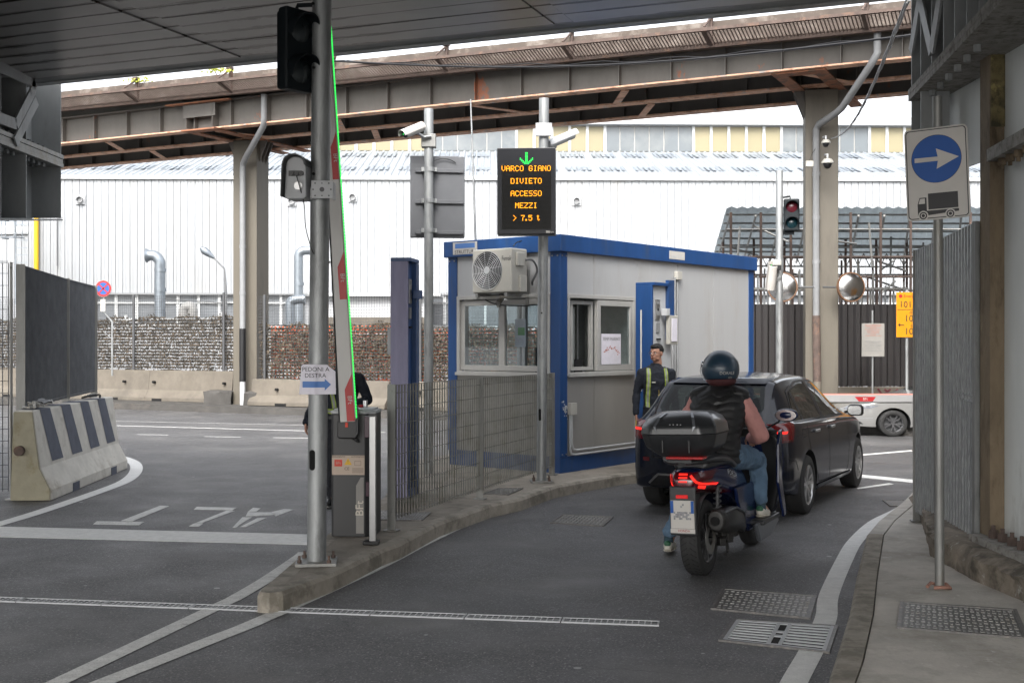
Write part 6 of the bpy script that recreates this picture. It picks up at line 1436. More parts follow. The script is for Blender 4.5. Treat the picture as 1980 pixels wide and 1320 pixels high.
def wheel(parent, c, r, w_, side, spokes=5, rimm='rim_alu'):
    """side -1: outer face towards -y"""
    T = Matrix.Translation(c) @ Matrix.Rotation(R(90 if side < 0 else -90),4,'X'); b = MB()
    rr_ = r*.665
    b.lathe([(rr_,-w_/2),(r*.86,-w_/2),(r*.955,-w_*.44),(r,-w_*.30),(r,w_*.30),(r*.955,w_*.44),(r*.86,w_/2),(r*.70,w_/2),(rr_,w_*.46)],48,T)
    for k in range(4): 
        rg = -w_*.3+w_*.6*(k+.5)/4; b.lathe([(r+.0005,rg-.004),(r+.0005,rg+.004)],48,T)
    ty = b.build('tyre', MAT['rubber'], parent, smooth=40)
    b = MB(); b.lathe([(rr_,w_*.47),(rr_*.985,w_*.44),(rr_*.93,w_*.40),(rr_*.9,w_*.0),(rr_*.9,-w_*.4)],48,T); b.lathe([(0,w_*.36),(rr_*.2,w_*.36),(rr_*.24,w_*.28),(0,w_*.28)],24,T)
    for k in range(spokes):
        a = 2*math.pi*k/spokes+.3
        for da in (-.22,.22):
            A = T @ Vector((rr_*.16*math.cos(a+da*.4), rr_*.16*math.sin(a+da*.4), w_*.33)); B = T @ Vector((rr_*.95*math.cos(a+da), rr_*.95*math.sin(a+da), w_*.40)); up = (T.to_3x3() @ Vector((0,0,1)))
            b.bar(A,B,rr_*.13,.018,up=up)
    b.build('rim', MAT[rimm], ty, smooth=35)
    b = MB(); b.lathe([(0,w_*.05),(rr_*.88,w_*.05),(rr_*.88,w_*.0)],32,T); b.build('brake_disc', MAT['dark_grey'], ty)
mk('rim_alu',(.5,.5,.5),rough=.3,metal=.85,var=.03); mk('rim_dark',(.12,.12,.125),rough=.35,metal=.6,var=.05)
mk('car_glass',(.008,.011,.011),rough=.03,var=0,spec=.5); MAT['car_glass_clear'] = glassmat('car_glass_clear',(.24,.29,.275),.02,.0)
mk('car_trim',(.012,.012,.013),rough=.45,var=.05)
mk('tail_red',(.13,.004,.006),rough=.12,var=.1,spec=.8); mk('tail_dark_red',(.08,.004,.008),rough=.12,var=.1,spec=.8); mk('seam',(.004,.004,.005),rough=.8,var=0)
def car(name,label,p,rz,paint,xs=1.0,sc_=1.0,plate=True,front=False):
    r = thing(name,label,'car',p,rz)
    Lr, Lf = -.74, 3.33
    TW = [(-.74,.66),(-.70,.75),(-.62,.815),(-.45,.855),(-.2,.872),(.5,.876),(2,.876),(2.55,.868),(2.9,.83),(3.15,.74),(3.33,.52)]
    TZB = [(-.74,.36),(-.66,.28),(-.45,.24),(0,.21),(2.6,.2),(3.1,.22),(3.33,.32)]
    TBT = [(-.74,.93),(-.5,.965),(0,.955),(1,.93),(2.1,.895),(2.5,.86),(3.0,.76),(3.33,.60)]
    TZT = [(-.74,1.00),(-.70,1.03),(-.62,1.10),(-.38,1.33),(-.28,1.405),(-.2,1.425),(.3,1.455),(.8,1.46),(1.2,1.43),(1.55,1.33),(2.1,1.04),(2.25,.995),(2.7,.93),(3.05,.84),(3.33,.66)]
    TYR = [(-.74,.58),(-.6,.60),(-.3,.585),(.3,.575),(1.2,.57),(1.7,.60),(2.1,.67),(2.5,.64),(3.0,.60),(3.33,.42)]
    TDR = [(-.74,.03),(-.3,.045),(.5,.05),(1.5,.05),(2.15,.03),(3.33,.02)]
    def section(x):
        w_=interp(TW,x); zb_=interp(TZB,x); bt=interp(TBT,x); zt=interp(TZT,x); yr=interp(TYR,x); dr=interp(TDR,x)
        bt = min(bt, zt-.05); zr = max(zt-dr, bt+.045); k = (zt-bt)/.5
        P = [(0,zb_),(w_*.55,zb_),(w_*.93,zb_+.005),(w_*.985,zb_+.07),(w_*1.0,zb_+(bt-zb_)*.33),(w_*1.0,zb_+(bt-zb_)*.62),(w_*.985,bt-.06),(w_*.968,bt),(w_*.93,bt+.022)]
        # side glass plane up to the roof rail
        y4 = w_*.915; P += [(y4,bt+.035),(y4+(yr-y4)*.33,bt+.035+(zr-bt-.035)*.36),(y4+(yr-y4)*.66,bt+.035+(zr-bt-.035)*.70),(yr+.012,zr-.03*min(1,k)),(yr-.03,zr+.008),(yr*.66,zr+(zt-zr)*.62),(yr*.33,zr+(zt-zr)*.92),(0,zt)]
        return P
    stn = []; x = Lr
    while x < Lf: stn.append(x); x += .02 if (x < -.2 or x > 3.1) else .05
    stn.append(Lf)
    def ring(x, s=1.0, dx=0, cz=None):
        P = section(x); out = []
        sm = bez([(p[0],p[1],0) for p in P],3); half = [(q[0],q[1]) for q in sm]
        full_ = half+[(-y,z) for y,z in half[1:-1]][::-1]
        if s != 1: 
            ys_ = [z for y,z in full_]; cz = (max(ys_)+min(ys_))/2; full_ = [(y*s,cz+(z-cz)*s) for y,z in full_]
        return [((x+dx)*xs,-y,z) for y,z in full_]
    rings = [ring(Lr,s,dx) for s,dx in ((.0001,-.05),(.3,-.05),(.55,-.047),(.75,-.04),(.88,-.028),(.96,-.012))]+[ring(x) for x in stn]+[ring(Lf,s,dx) for s,dx in ((.94,.015),(.8,.03),(.5,.04),(.0001,.043))]
    n = len(rings[0]); b = MB(); b.add([v for q in rings for v in q], [(i*n+k,(i+1)*n+k,(i+1)*n+(k+1)%n,i*n+(k+1)%n) for i in range(len(rings)-1) for k in range(n)])
    bd = b.build('body', [paint, MAT['seam']], r, smooth=180)
    bm_ = bmesh.new(); bm_.from_mesh(bd.data); bmesh.ops.remove_doubles(bm_, verts=bm_.verts, dist=.00025)
    for e_ in [e for e in bm_.edges if len(e.link_faces) > 2]:
        if e_.is_valid:
            for f_ in list(e_.link_faces)[2:]:
                if f_.calc_area() < .0004: bm_.faces.remove(f_)
    bmesh.ops.holes_fill(bm_, edges=[e for e in bm_.edges if len(e.link_faces) == 1], sides=0); bmesh.ops.delete(bm_, geom=[e for e in bm_.edges if not e.link_faces], context='EDGES'); bmesh.ops.recalc_face_normals(bm_, faces=bm_.faces); bm_.to_mesh(bd.data); bm_.free()
    # wheel arches
    def carve(c2):
        n0 = len(bd.data.vertices)
        for solver in ('EXACT','FLOAT','FAST'):
            co = c2.build('cutter', [paint, MAT['seam']], r); bq = bmesh.new(); bq.from_mesh(co.data); bmesh.ops.recalc_face_normals(bq, faces=bq.faces); bq.to_mesh(co.data); bq.free()
            co.data.polygons.foreach_set('material_index',[1]*len(co.data.polygons)); co.data.update(); m = bd.modifiers.new('b','BOOLEAN'); m.object = co; m.operation='DIFFERENCE'
            try: m.solver = solver
            except Exception: bd.modifiers.clear(); bpy.data.objects.remove(co); continue
            if solver == 'EXACT': m.material_mode='TRANSFER'
            bake(bd, 38); bpy.data.objects.remove(co)
            if len(bd.data.vertices) != n0: break
    for xc in (0,2.55):
        for s_ in (-1,1): cut = MB(); cut.cyl((xc*xs+.0013,s_*.60,.3112),(xc*xs+.0013,s_*1.1,.3112),.365,seg=47); carve(cut)
    v_,f_ = evalmesh(bd); bvh = BVHTree.FromPolygons(v_, f_)
    SW = [[(-.28,1.01),(-.03,1.01),(-.03,1.225),(-.06,1.235)],[(.07,1.005),(.79,.99),(.79,1.325),(.55,1.332),(.10,1.28),(.07,1.25)],[(.95,.99),(1.80,.97),(1.58,1.13),(1.32,1.285),(1.20,1.32),(.95,1.33)]]
    if not front:
        cr = []
        for x in [-.50,-.40,-.28,-.15,0,.3,.6,.9,1.2,1.4,1.6,1.8,1.95]:
            zt = interp(TZT,x)-.045; bt = min(interp(TBT,x),zt-.03); w_ = interp(TW,x)*.93-.04; yr = interp(TYR,x)-.035; zl = .52
            cr.append([(x*xs,y,z) for y,z in ((-w_,zl),(-w_,bt-.02),(-yr,zt-.04),(-yr*.6,zt),(yr*.6,zt),(yr,zt-.04),(w_,bt-.02),(w_,zl))])
        cuts = [loft(cr)]
        for q in SW: c2 = MB(); c2.prism([(a*xs,z) for a,z in q],-1.1,1.1,Matrix(((1,0,0,0),(0,0,1,0),(0,1,0,0),(0,0,0,1)))); cuts.append(c2)
        c2 = MB(); c2.prism([(-.46,1.075),(.46,1.075),(.51,1.12),(.46,1.325),(-.46,1.325),(-.51,1.12)],-.9,.2,Matrix(((0,0,1,0),(1,0,0,0),(0,1,0,0),(0,0,0,1)))); cuts.append(c2)
        c2 = MB(); c2.prism([(-.56,1.08),(.56,1.08),(.49,1.36),(-.49,1.36)],1.2,2.6,Matrix(((0,0,1,0),(1,0,0,0),(0,1,0,0),(0,0,0,1)))); cuts.append(c2)
        for c2 in cuts: carve(c2)
        b = MB()
        for (x_,y_) in ((.95,-.37),(.95,.37),(.12,-.38),(.12,.38),(.12,0)):
            b.box((x_,y_,.80),(.14,.44,.50)); b.box((x_-.04,y_,1.13),(.09,.24,.15))
        b.build('seats', MAT['dark_grey'], r, bevel=.03, bseg=3)
        b = MB(); b.box((1.78,0,.88),(.34,1.3,.18)); b.box((-.42,0,.98),(.25,1.05,.02)); b.build('dashboard', MAT['car_trim'], r, bevel=.02)
        b = MB(); b.tube([(1.50+.06*math.sin(a),.37+.18*math.cos(a),.98+.17*math.sin(a)) for a in [2*math.pi*k/24 for k in range(25)]],.014,6); b.build('steering_wheel', MAT['car_trim'], r, smooth=60)
    side = lambda s: (lambda a,c_: ((a*xs, s*3, c_),(0,-s,0)))
    rear = lambda a,c_: ((-3,a,c_),(1,0,0))
    rearR = lambda a,c_: ((math.cos(a)*-3, math.sin(a)*-3, c_),(math.cos(a),math.sin(a),0))  # a: angle, towards the axis
    def P(name_, polys, tr, m, off=.003, step=.04):
        b = MB()
        for q in polys: patch(b, bvh, q, tr, off, step)
        return b.build(name_, MAT[m] if isinstance(m,str) else m, r, smooth=60)
    def line(pts, w_):
        out = []; 
        for i in range(len(pts)-1):
            a = Vector(pts[i]); c_ = Vector(pts[i+1]); d = (c_-a).normalized(); nn = Vector((-d.y,d.x))*w_/2; out.append([a+nn,c_+nn,c_-nn,a-nn])
        return out
    zw = .985
    # greenhouse
    GL = 'car_glass' if front else 'car_glass_clear'
    P('rear_window', [[(-.50,1.055),(.50,1.055),(.555,1.12),(.50,1.345),(-.50,1.345),(-.555,1.12)]], rear, GL, .004)
    for s in (-1,1):
        g_ = P('side_glass', [[(-.30,.995),(-.02,.995),(-.02,1.235),(-.06,1.25)],[(.05,.992),(.86,.975),(.80,1.335),(.55,1.345),(.10,1.29),(.05,1.26)],[(.95,.975),(1.86,.955),(1.60,1.14),(1.33,1.30),(1.20,1.335),(.90,1.345)]], side(s), GL, .004)
        P('window_trim', line([(-.36,.985),(.9,.968),(1.92,.945)],.016)+line([(-.33,1.0),(-.1,1.275),(.1,1.315),(.5,1.368),(1.0,1.372),(1.25,1.35),(1.6,1.17),(1.93,.955)],.02), side(s), 'car_trim', .0045, .06)
        P('pillar_trim', [[(.80,.975),(.94,.975),(.90,1.36),(.80,1.36)],[(-.02,.99),(.05,.99),(.06,1.28),(-.03,1.26)]], side(s), 'car_trim', .0055)
        P('door_seam', line([(.22,.50),(.13,.62),(.02,.78),(-.02,.98)],.010)+line([(.92,.97),(.95,.6),(.96,.30)],.010)+line([(.22,.50),(.40,.38),(.48,.29),(1.85,.27),(1.93,.34),(1.98,.6),(1.90,.94)],.010)+line([(-.40,.50),(-.47,.60),(-.66,.64)],.008), side(s), 'seam', .002, .05)
        P('body_crease', line([(-.4,.845),(.5,.842),(1.4,.825),(2.3,.80)],.010), side(s), mat('crease',tuple(c*1.6 for c in paint.node_tree.nodes['Principled BSDF'].inputs['Base Color'].default_value[:3]) if 0 else (.1,.1,.11),rough=.25,metal=.5) if False else paint, .005, .06)
        P('sill_trim', [[(.40,.215),(2.13,.205),(2.13,.26),(.40,.27)]], side(s), paint, .012)
        for x_ in (.34,1.06):
            h = MB(); h.box((x_*xs,s*.885,.855),(.17,.03,.03)); h.build('door_handle', MAT['alu'], r, bevel=.012, bseg=3)
        P('fuel_flap' if s<0 else 'quarter_line', line([(-.22,.82),(-.07,.82),(-.07,.90),(-.22,.90),(-.22,.82)],.006), side(s), 'seam', .002, .05)
        mb_ = MB(); mb_.box((1.80*xs,s*.985,1.0),(.11,.19,.135),tap=.93); mo = mb_.build('door_mirror', MAT['car_trim'] if not front else paint, r, bevel=.045, bseg=4, smooth=50)
        h = MB(); h.prism([(s*.985+u*.075,1.0+v*.050) for u,v in ((-1,-.6),(-.8,-1),(.6,-1),(1,-.5),(1,.6),(.7,1),(-.7,1),(-1,.6))],1.740*xs,1.7435*xs,Matrix(((0,0,1,0),(1,0,0,0),(0,1,0,0),(0,0,0,1)))); h.build('mirror_glass', MAT['mirror'], mo); h = MB(); h.bar((1.83*xs,s*.86,.97),(1.80*xs,s*.95,.985),.05,.03); h.build('mirror_arm', MAT['car_trim'], mo)
        for xc in (0,2.55): wheel(r,(xc*xs,s*.775,.31),.31,.20,s,5,'rim_dark' if front else 'rim_alu')
        # tail light wrapping the corner (angles around the rear-centre axis)
        a0 = math.atan2(.50,.76); a1 = math.atan2(.80,.50)
        P('tail_lamp', [[(s*a0,.80),(s*a1,.82),(s*(a1+.06),.97),(s*a1,.99),(s*a0,.965)]], rearR, 'tail_red', .006, .035)
        P('tail_lamp_edge', line([(s*a0,.79),(s*a1,.81)],.022), rearR, 'tail_dark_red', .007, .04)
        P('brake_light', [[(s*(a0+.12),.875),(s*(a0+.32),.88),(s*(a0+.34),.905),(s*(a0+.14),.90)]], rearR, 'lamp_red', .010, .03)
        P('rear_reflector', [[(s*.60,.56),(s*.68,.56),(s*.68,.60),(s*.60,.60)]], rear, 'tail_dark_red', .004)
    P('windscreen', [[(a,c_) for a,c_ in ((-.60,1.06),(.60,1.06),(.52,1.38),(-.52,1.38))]], lambda a,c_: ((5,a,c_),(-1,0,0)), GL, .004)
    P('tailgate_seam', line([(-.62,.99),(-.58,.80),(-.56,.60),(.56,.60),(.58,.80),(.62,.99)],.010), rear, 'seam', .002, .05)
    P('rear_diffuser', [[(-.62,.30),(.62,.30),(.56,.42),(-.56,.42)]], rear, 'car_trim', .006)
    P('bumper_trim', line([(-.62,.33),(-.50,.43),(.50,.43),(.62,.33)],.02), rear, 'alu', .010, .05)
    P('number_plate_recess', [[(-.28,.66),(.28,.66),(.28,.80),(-.28,.80)]], rear, 'car_trim', .002)
    P('number_plate', [[(-.26,.67),(.26,.67),(.26,.78),(-.26,.78)]], rear, 'sign_white', .007)
    b = MB(); patch(b,bvh,[(-.50,1.352),(.50,1.352),(.54,1.40),(-.54,1.40)],rear,.02,.04); b.build('spoiler', paint, r, smooth=60)
    P('high_brake_light', [[(-.12,1.366),(.12,1.366),(.12,1.38),(-.12,1.38)]], rear, 'tail_red', .024)
    b = MB(); b.bar((-.66*xs,.0,1.06),(-.60*xs,-.28,1.10),.02,.02); b.ball((-.67*xs,0,1.06),.025); b.build('rear_wiper', MAT['car_trim'], r)
    b = MB(); b.tube([(.05,0,1.44),(-.08,0,1.54)],[.012,.004],6); b.ball((.06,0,1.445),(.06,.03,.02)); b.build('roof_aerial', MAT['car_trim'], r, smooth=60)
    fr_ = lambda a,c_: ((6,a,c_),(-1,0,0))
    if front:
        for s in (-1,1):
            frR = lambda a,c_: ((2.3*xs+math.cos(a)*4, math.sin(a)*4, c_),(-math.cos(a),-math.sin(a),0))
            P('headlight', [[(s*.38,.62),(s*.82,.66),(s*.95,.73),(s*.40,.70)]], frR, mat('headlight_glass',(.16,.17,.19),rough=.1,var=.5,vs=15,spec=.9), .006,.03)
            P('daylight_lamp', [[(s*.46,.64),(s*.62,.655),(s*.62,.69),(s*.46,.68)]], frR, 'lamp_white', .010,.03)
            P('bumper_line', line([(s*.35,.42),(s*.85,.44)],.015)+line([(s*.35,.38),(s*.85,.40)],.008), frR, 'mid_grey', .004,.04)
            P('air_intake', [[(s*.3,.29),(s*.7,.29),(s*.66,.35),(s*.3,.34)]], frR, 'car_trim', .004,.04)
        P('grille', [[(-.3,.50),(.3,.50),(.28,.62),(-.28,.62)]], fr_, 'car_trim', .005)
    if sc_ != 1: r.scale = (sc_,sc_,sc_*.90)
    return r
pg = mat('car_paint_grey',(.006,.008,.015),rough=.13,metal=.0,var=.04,vs=2,coat=.0,spec=.55)
pw = mat('car_paint_white',(.19,.19,.185),rough=.25,var=.03,coat=.8)
car('parked_car','dark grey hatchback with brake lights on, stopped beside the booth',(2.285,12.6,0),R(62.7),pg)
bpy.data.objects['parked_car'].scale = (1,.985,.98)
car('passing_car','white car passing behind the lowered boom at the right',(6.95+2.0*1.24,22.75,0),R(180),pw,xs=1.24,sc_=.88,front=True)
_c = [o for o in COL.objects if o.name.startswith('passing_car')][0]; _c.location = (7.10+2.55*1.24*.88, 22.9, 0)

# ================================================================== SCOOTER
def sx(x, yc, zc, hw, hh, e=2.6, n=20, top=1.0, bot=1.0):
    out = []
    for k in range(n):
        a = 2*math.pi*k/n; c_,s_ = math.cos(a), math.sin(a); yy = abs(c_)**(2/e)*math.copysign(1,c_); zz_ = abs(s_)**(2/e)*math.copysign(1,s_)
        f = bot+(top-bot)*(zz_+1)/2; out.append((x, yc+yy*hw*f, zc+zz_*hh))
    return out
def loftx(keys, name, m, parent, n=20, sub=4, **kw):
    """keys: (x,yc,zc,hw,hh,e,top,bot) smoothly interpolated"""
    ks = bez([Vector((k[0],k[1],k[2])) for k in keys], sub); idx = []
    m_ = len(keys)-1; S = []
    for i,p in enumerate(ks):
        t = i/sub; j = min(int(t), m_-1); f = t-j
        def g_(q): 
            tab = [(u, keys[u][q]) for u in range(m_+1)]; return interp(tab, t)
        S.append(sx(p.x,p.y,p.z,g_(3),g_(4),g_(5),n,g_(6),g_(7)))
    return loft(S).build(name, m if not isinstance(m,str) else MAT[m], parent, smooth=kw.get('smooth',50), bevel=kw.get('bevel',0))
mk('scooter_blue',(.008,.015,.055),rough=.16,var=.05,spec=.5); mk('plastic_satin',(.022,.023,.025),rough=.38,var=.1,vs=4); mk('case_gloss',(.02,.021,.023),rough=.3,var=.05,coat=.3)
mk('case_silver',(.14,.15,.165),rough=.28,metal=.5,var=.03); mk('engine_dark',(.035,.034,.033),rough=.5,metal=.4,var=.3,vs=12)
sr = thing('motor_scooter','dark blue touring scooter with black top case and lit red tail light','scooter',(1.435,9.05,0),R(64),None,(R(-2.0),0,R(64)))
wheel(sr,(0,0,.285),.285,.15,-1,6,'rim_dark'); wheel(sr,(1.51,0,.29),.29,.12,-1,6,'rim_dark')
# tread blocks on rear tyre
b = MB(); 
for k in range(40):
    a = 2*math.pi*k/40
    for s in (-1,1): 
        c0 = Vector((.286*math.cos(a),s*.012,.285+.286*math.sin(a))); c1 = Vector((.283*math.cos(a+.1),s*.055,.285+.283*math.sin(a+.1))); b.bar(c0,c1,.006,.003,up=(math.cos(a),0,math.sin(a)))
b.build('tyre_tread', MAT['seam'], sr)
b = MB(); b.lathe([(.06,0),(.125,0),(.125,.005),(.06,.005)],32,T3((0,-.085,.285),(R(90),0,0))); b.build('brake_disc', MAT['galv_dark'], sr)
loftx([(.05,.10,.30,.05,.06,3,1,1),(.25,.11,.33,.07,.09,3,1,1),(.5,.06,.36,.12,.12,3,1,1),(.85,.02,.33,.14,.12,3,1,1)],'engine','engine_dark',sr)
b = MB()
rnd = random.Random(4)
for k in range(26):
    x_=rnd.uniform(.1,.75); z_=rnd.uniform(.2,.42); b.box((x_,-.07+rnd.uniform(-.04,.02),z_),(rnd.uniform(.03,.1),.05,rnd.uniform(.02,.07)),rz=rnd.random())
for k in range(8): b.cyl((.35+k*.022,-.12,.2),(.35+k*.022,-.12,.32),.006,seg=5)
b.build('engine_detail', MAT['engine_dark'], sr, bevel=.004)
loftx([(-.16,-.175,.43,.035,.045,2.2,1,1),(-.13,-.18,.43,.07,.085,2.2,1,1),(.12,-.18,.40,.078,.095,2.2,1,1),(.34,-.165,.36,.07,.085,2.2,1,1),(.46,-.14,.32,.04,.05,2.2,1,1)],'muffler','engine_dark',sr)
loftx([(-.10,-.215,.44,.035,.055,3,1,1),(.10,-.222,.43,.045,.085,3,1,1),(.42,-.20,.37,.04,.08,3,1,1),(.62,-.17,.27,.02,.03,3,1,1)],'heat_shield','plastic_satin',sr)
b = MB(); b.tube([(-.12,-.255,.50),(.1,-.272,.505),(.4,-.248,.43),(.62,-.19,.28)],.008,6); b.build('heat_shield_edge', MAT['case_silver'], sr, smooth=60)
b = MB(); b.cyl((-.17,-.175,.43),(-.155,-.175,.43),.035,seg=16); b.build('exhaust_tip', MAT['void'], sr)
for s in (-1,1):
    b = MB(); A = Vector((.0,s*.135,.33)); B = Vector((.10,s*.13,.70)); n=80
    b.tube([A.lerp(B,k/n)+Vector((.028*math.cos(k*.75),.028*math.sin(k*.75),0)) for k in range(n+1)],.006,6); b.cyl(A,B,.014,seg=8); b.build('shock_spring', MAT['dark_grey'], sr, smooth=60)
# tail mudguard and plate
b = MB(); n=10; vs=[]
for k in range(n+1):
    a = R(78)+R(78)*k/n; rr_=.335
    for y_ in (-.085,.085): vs.append((rr_*math.cos(a),y_,.285+rr_*math.sin(a)))
b.add(vs,[(2*k,2*k+1,2*k+3,2*k+2) for k in range(n)]); b.build('mudguard', MAT['plastic_satin'], sr, smooth=60, solid=.012)
b = MB(); b.prism([(-.07,.80),(.07,.80),(.105,.62),(.09,.40),(.06,.33),(-.06,.33),(-.09,.40),(-.105,.62)],0,.03,Matrix(((0.0,-.22,1,-.30),(1,0,0,0),(0,1,0,0),(0,0,0,1)))) if 0 else b.box((-.37,0,.53),(.03,.20,.36)); b.b2((-.36,-.05,.55),(-.1,.05,.66)); b.build('plate_carrier', MAT['plastic_satin'], sr, bevel=.01)
b = MB(); b.box((-.392,0,.505),(.006,.18,.205)); pl_ = b.build('number_plate', MAT['sign_white'], sr, bevel=.004)
b = MB(); 
for s in (-1,1): b.box((-.3965,s*.0775,.56),(.003,.022,.09))
b.build('plate_blue_band', MAT['sign_blue'], pl_)
rnd = random.Random(21); b = MB()
for row in range(4):
    for q in range(10):
        if rnd.random() < .62: b.box((-.3962,.060-q*.0133,.475+row*.0145),(.0016,.0133,.0145))
for row in range(2):
    for q in range(4):
        if rnd.random() < .7: b.box((-.3962,.020-q*.0133,.562+row*.0145),(.0016,.0133,.0145))
b.build('plate_characters', mat('plate_grey',(.22,.22,.23),var=.5,vs=90), pl_)
b = MB(); b.box((-.394,0,.385),(.005,.185,.032)); h_ = b.build('plate_tag', MAT['sign_white'], sr)
b = MB(); b.text('HONDA',.024,Matrix(((0,0,-1,-.398),(-1,0,0,-.01),(0,1,0,.386),(0,0,0,1))),.0004); b.build('tag_lettering', MAT['sign_red'], h_)
b = MB(); b.box((-.392,0,.635),(.01,.09,.026)); b.build('rear_reflector', MAT['lamp_red'] if 0 else mat('reflector',(.5,.01,.01),rough=.2,emit=.12), sr, bevel=.003)
# tail body
tl = loftx([(-.345,0,.70,.055,.055,3,1,.8),(-.30,0,.725,.11,.085,3,1,.7),(-.15,0,.735,.15,.10,3,1,.7),(.10,0,.73,.175,.115,3.2,1,.8),(.40,0,.68,.195,.15,3.2,.95,.9),(.70,0,.60,.19,.18,3.2,.9,.9),(.95,0,.50,.16,.16,3,.9,.9)],'tail_fairing','scooter_blue',sr,n=28)
v_,f_ = evalmesh(tl); bv = BVHTree.FromPolygons(v_,f_)
rearS = lambda a,c_: ((-2,a,c_),(1,0,0))
sideS = lambda a,c_: ((a,-2,c_),(0,1,0)); sideL = lambda a,c_: ((a,2,c_),(0,-1,0))
b = MB(); patch(b,bv,[(-.16,.60),(.16,.60),(.12,.70),(-.12,.70)],rearS,.006,.02); b.build('red_tail_cover', MAT['tail_dark_red'], sr, smooth=50)
b = MB()
def tline(pts,w_,tr):
    for i in range(len(pts)-1):
        a = Vector(pts[i]); c_ = Vector(pts[i+1]); d = (c_-a).normalized(); nn = Vector((-d.y,d.x))*w_/2; a = a-d*w_*.3; c_ = c_+d*w_*.3; patch(b,bv,[a+nn,c_+nn,c_-nn,a-nn],tr,.016,.012)
tline([(.07,.692),(.105,.70),(.100,.780)],.012,rearS)
tline([(-.055,.775),(-.085,.735),(-.135,.700)],.014,rearS)
tline([(-.30,.705),(-.20,.690)],.020,sideS)
b.build('tail_light', MAT['lamp_red'], sr)
b = MB()
for k in range(3): patch(b,bv,[(-.032,.735+k*.022),(.032,.735+k*.022),(.032,.746+k*.022),(-.032,.746+k*.022)],rearS,.016,.01)
b.build('brake_bars', MAT['lamp_red'], sr)
b = MB(); patch(b,bv,[(-.13,.71),(.13,.71),(.15,.80),(-.15,.80)],rearS,.009,.02); patch(b,bv,[(-.30,.68),(-.14,.675),(-.10,.70),(-.18,.745),(-.3,.77)],sideS,.008,.02); b.build('tail_lamp_glass', MAT['tail_dark_red'], sr, smooth=50)
b = MB(); b.text('HONDA',.026,Matrix(((0,0,-1,-.352),(-1,0,0,0),(0,1,0,.665),(0,0,0,1))),.0004); b.build('maker_lettering', MAT['sign_white'], sr)
t = MB(); t.text('FORZA',.055,Matrix.Identity(4),0,sx=1.3); b = MB(); vs=[]
for v in t.v:
    x_,z_ = .34+v[0], .735+v[1]-v[0]*.22; loc,nor,_,_ = bv.ray_cast(Vector((x_,-2,z_)),Vector((0,1,0))); vs.append((loc if loc else Vector((x_,-.19,z_)))+Vector((0,-.003,0)))
b.add(vs,t.f); b.build('model_lettering', MAT['light_grey'], sr)
# lower side cover + floor
for s in (-1,1):
    b = MB(); q_ = [(.35,.62),(.85,.62),(1.20,.36),(1.18,.24),(.70,.24),(.55,.34),(.40,.50)]; b.prism(q_,0,.03,Matrix(((1,0,0,0),(0,0,1,s*.19-.015),(0,1,0,0),(0,0,0,1)))); b.build('side_cover', MAT['scooter_blue'], sr, bevel=.012)
    b = MB(); b.prism([(.78,.16),(.74,.29),(1.30,.29),(1.40,.20),(1.2,.30),(1.30,.35)][:4],0,.05,T3((0,0,.27))) if 0 else b.box((1.0,s*.25,.30),(.55,.14,.04)); b.build('footboard', MAT['plastic_satin'], sr, bevel=.015)
    b = MB(); b.prism([(.62,.30),(1.28,.33),(1.36,.24),(1.1,.16),(.72,.15)],0,.035,Matrix(((1,0,0,0),(0,0,1,s*.27-.017),(0,1,0,0),(0,0,0,1)))); b.build('lower_fairing', MAT['case_silver'], sr, bevel=.014)
loftx([(.80,0,.46,.12,.17,3,1,1),(1.0,0,.42,.10,.14,3,1,1),(1.2,0,.50,.13,.22,3,1,1)],'tunnel','plastic_satin',sr)
# seat
loftx([(-.16,0,.835,.10,.035,3,1,1),(-.10,0,.85,.15,.045,3,1,1),(.20,0,.855,.175,.05,3,1,1),(.34,0,.835,.175,.055,3,1,1),(.42,0,.79,.175,.055,3,1,1),(.65,0,.775,.165,.05,3,1,1),(.88,0,.775,.09,.045,3,1,1)],'seat','plastic_satin',sr)
b = MB()
for s in (-1,1): b.tube(bez([(.34,s*.20,.80),(.1,s*.225,.86),(-.15,s*.20,.89),(-.33,s*.12,.885),(-.38,s*.03,.88)],5),.018,8)
b.b2((-.42,-.09,.885),(-.12,.09,.905)); b.b2((-.38,-.14,.905),(-.14,.14,.925))
b.build('grab_rail', MAT['case_silver'] if 0 else MAT['plastic_satin'], sr, smooth=50)
# front fairing: leg shield
def shield(m,name,o=0):
    rows=[]; 
    for (z_,x_,hw_,cv) in ((.22,1.28,.16,.05),(.35,1.26,.27,.08),(.55,1.22,.33,.12),(.75,1.20,.36,.14),(.92,1.18,.35,.15),(1.02,1.20,.28,.12),(1.06,1.24,.18,.08)):
        rows.append([(x_+o+cv*(1-(u/6)**2)-.0, hw_*u/6, z_) for u in range(-6,7)])
    b = MB(); n=13; b.add([p_ for q_ in rows for p_ in q_],[(i*n+k,i*n+k+1,(i+1)*n+k+1,(i+1)*n+k) for i in range(len(rows)-1) for k in range(n-1)]); return b.build(name, MAT[m], sr, smooth=60, solid=.03)
shield('plastic_satin','leg_shield'); shield('scooter_blue','front_fairing',.05)
loftx([(1.28,0,.62,.26,.36,2.8,.9,.6),(1.42,0,.70,.23,.30,2.8,.9,.5),(1.60,0,.74,.14,.20,2.6,.9,.6),(1.72,0,.74,.05,.08,2.4,1,1)],'nose_fairing','scooter_blue',sr)
for s in (-1,1):
    b = MB(); b.prism([(1.22,1.00),(1.30,1.02),(1.22,.62),(1.34,.30),(1.26,.28),(1.10,.58),(1.14,.90)],0,.025,Matrix(((1,0,0,0),(.25*0,0,1,s*.345-.012),(0,1,0,0),(0,0,0,1)))); b.build('side_wing', MAT['scooter_blue'], sr, bevel=.01)
b = MB(); rows=[]
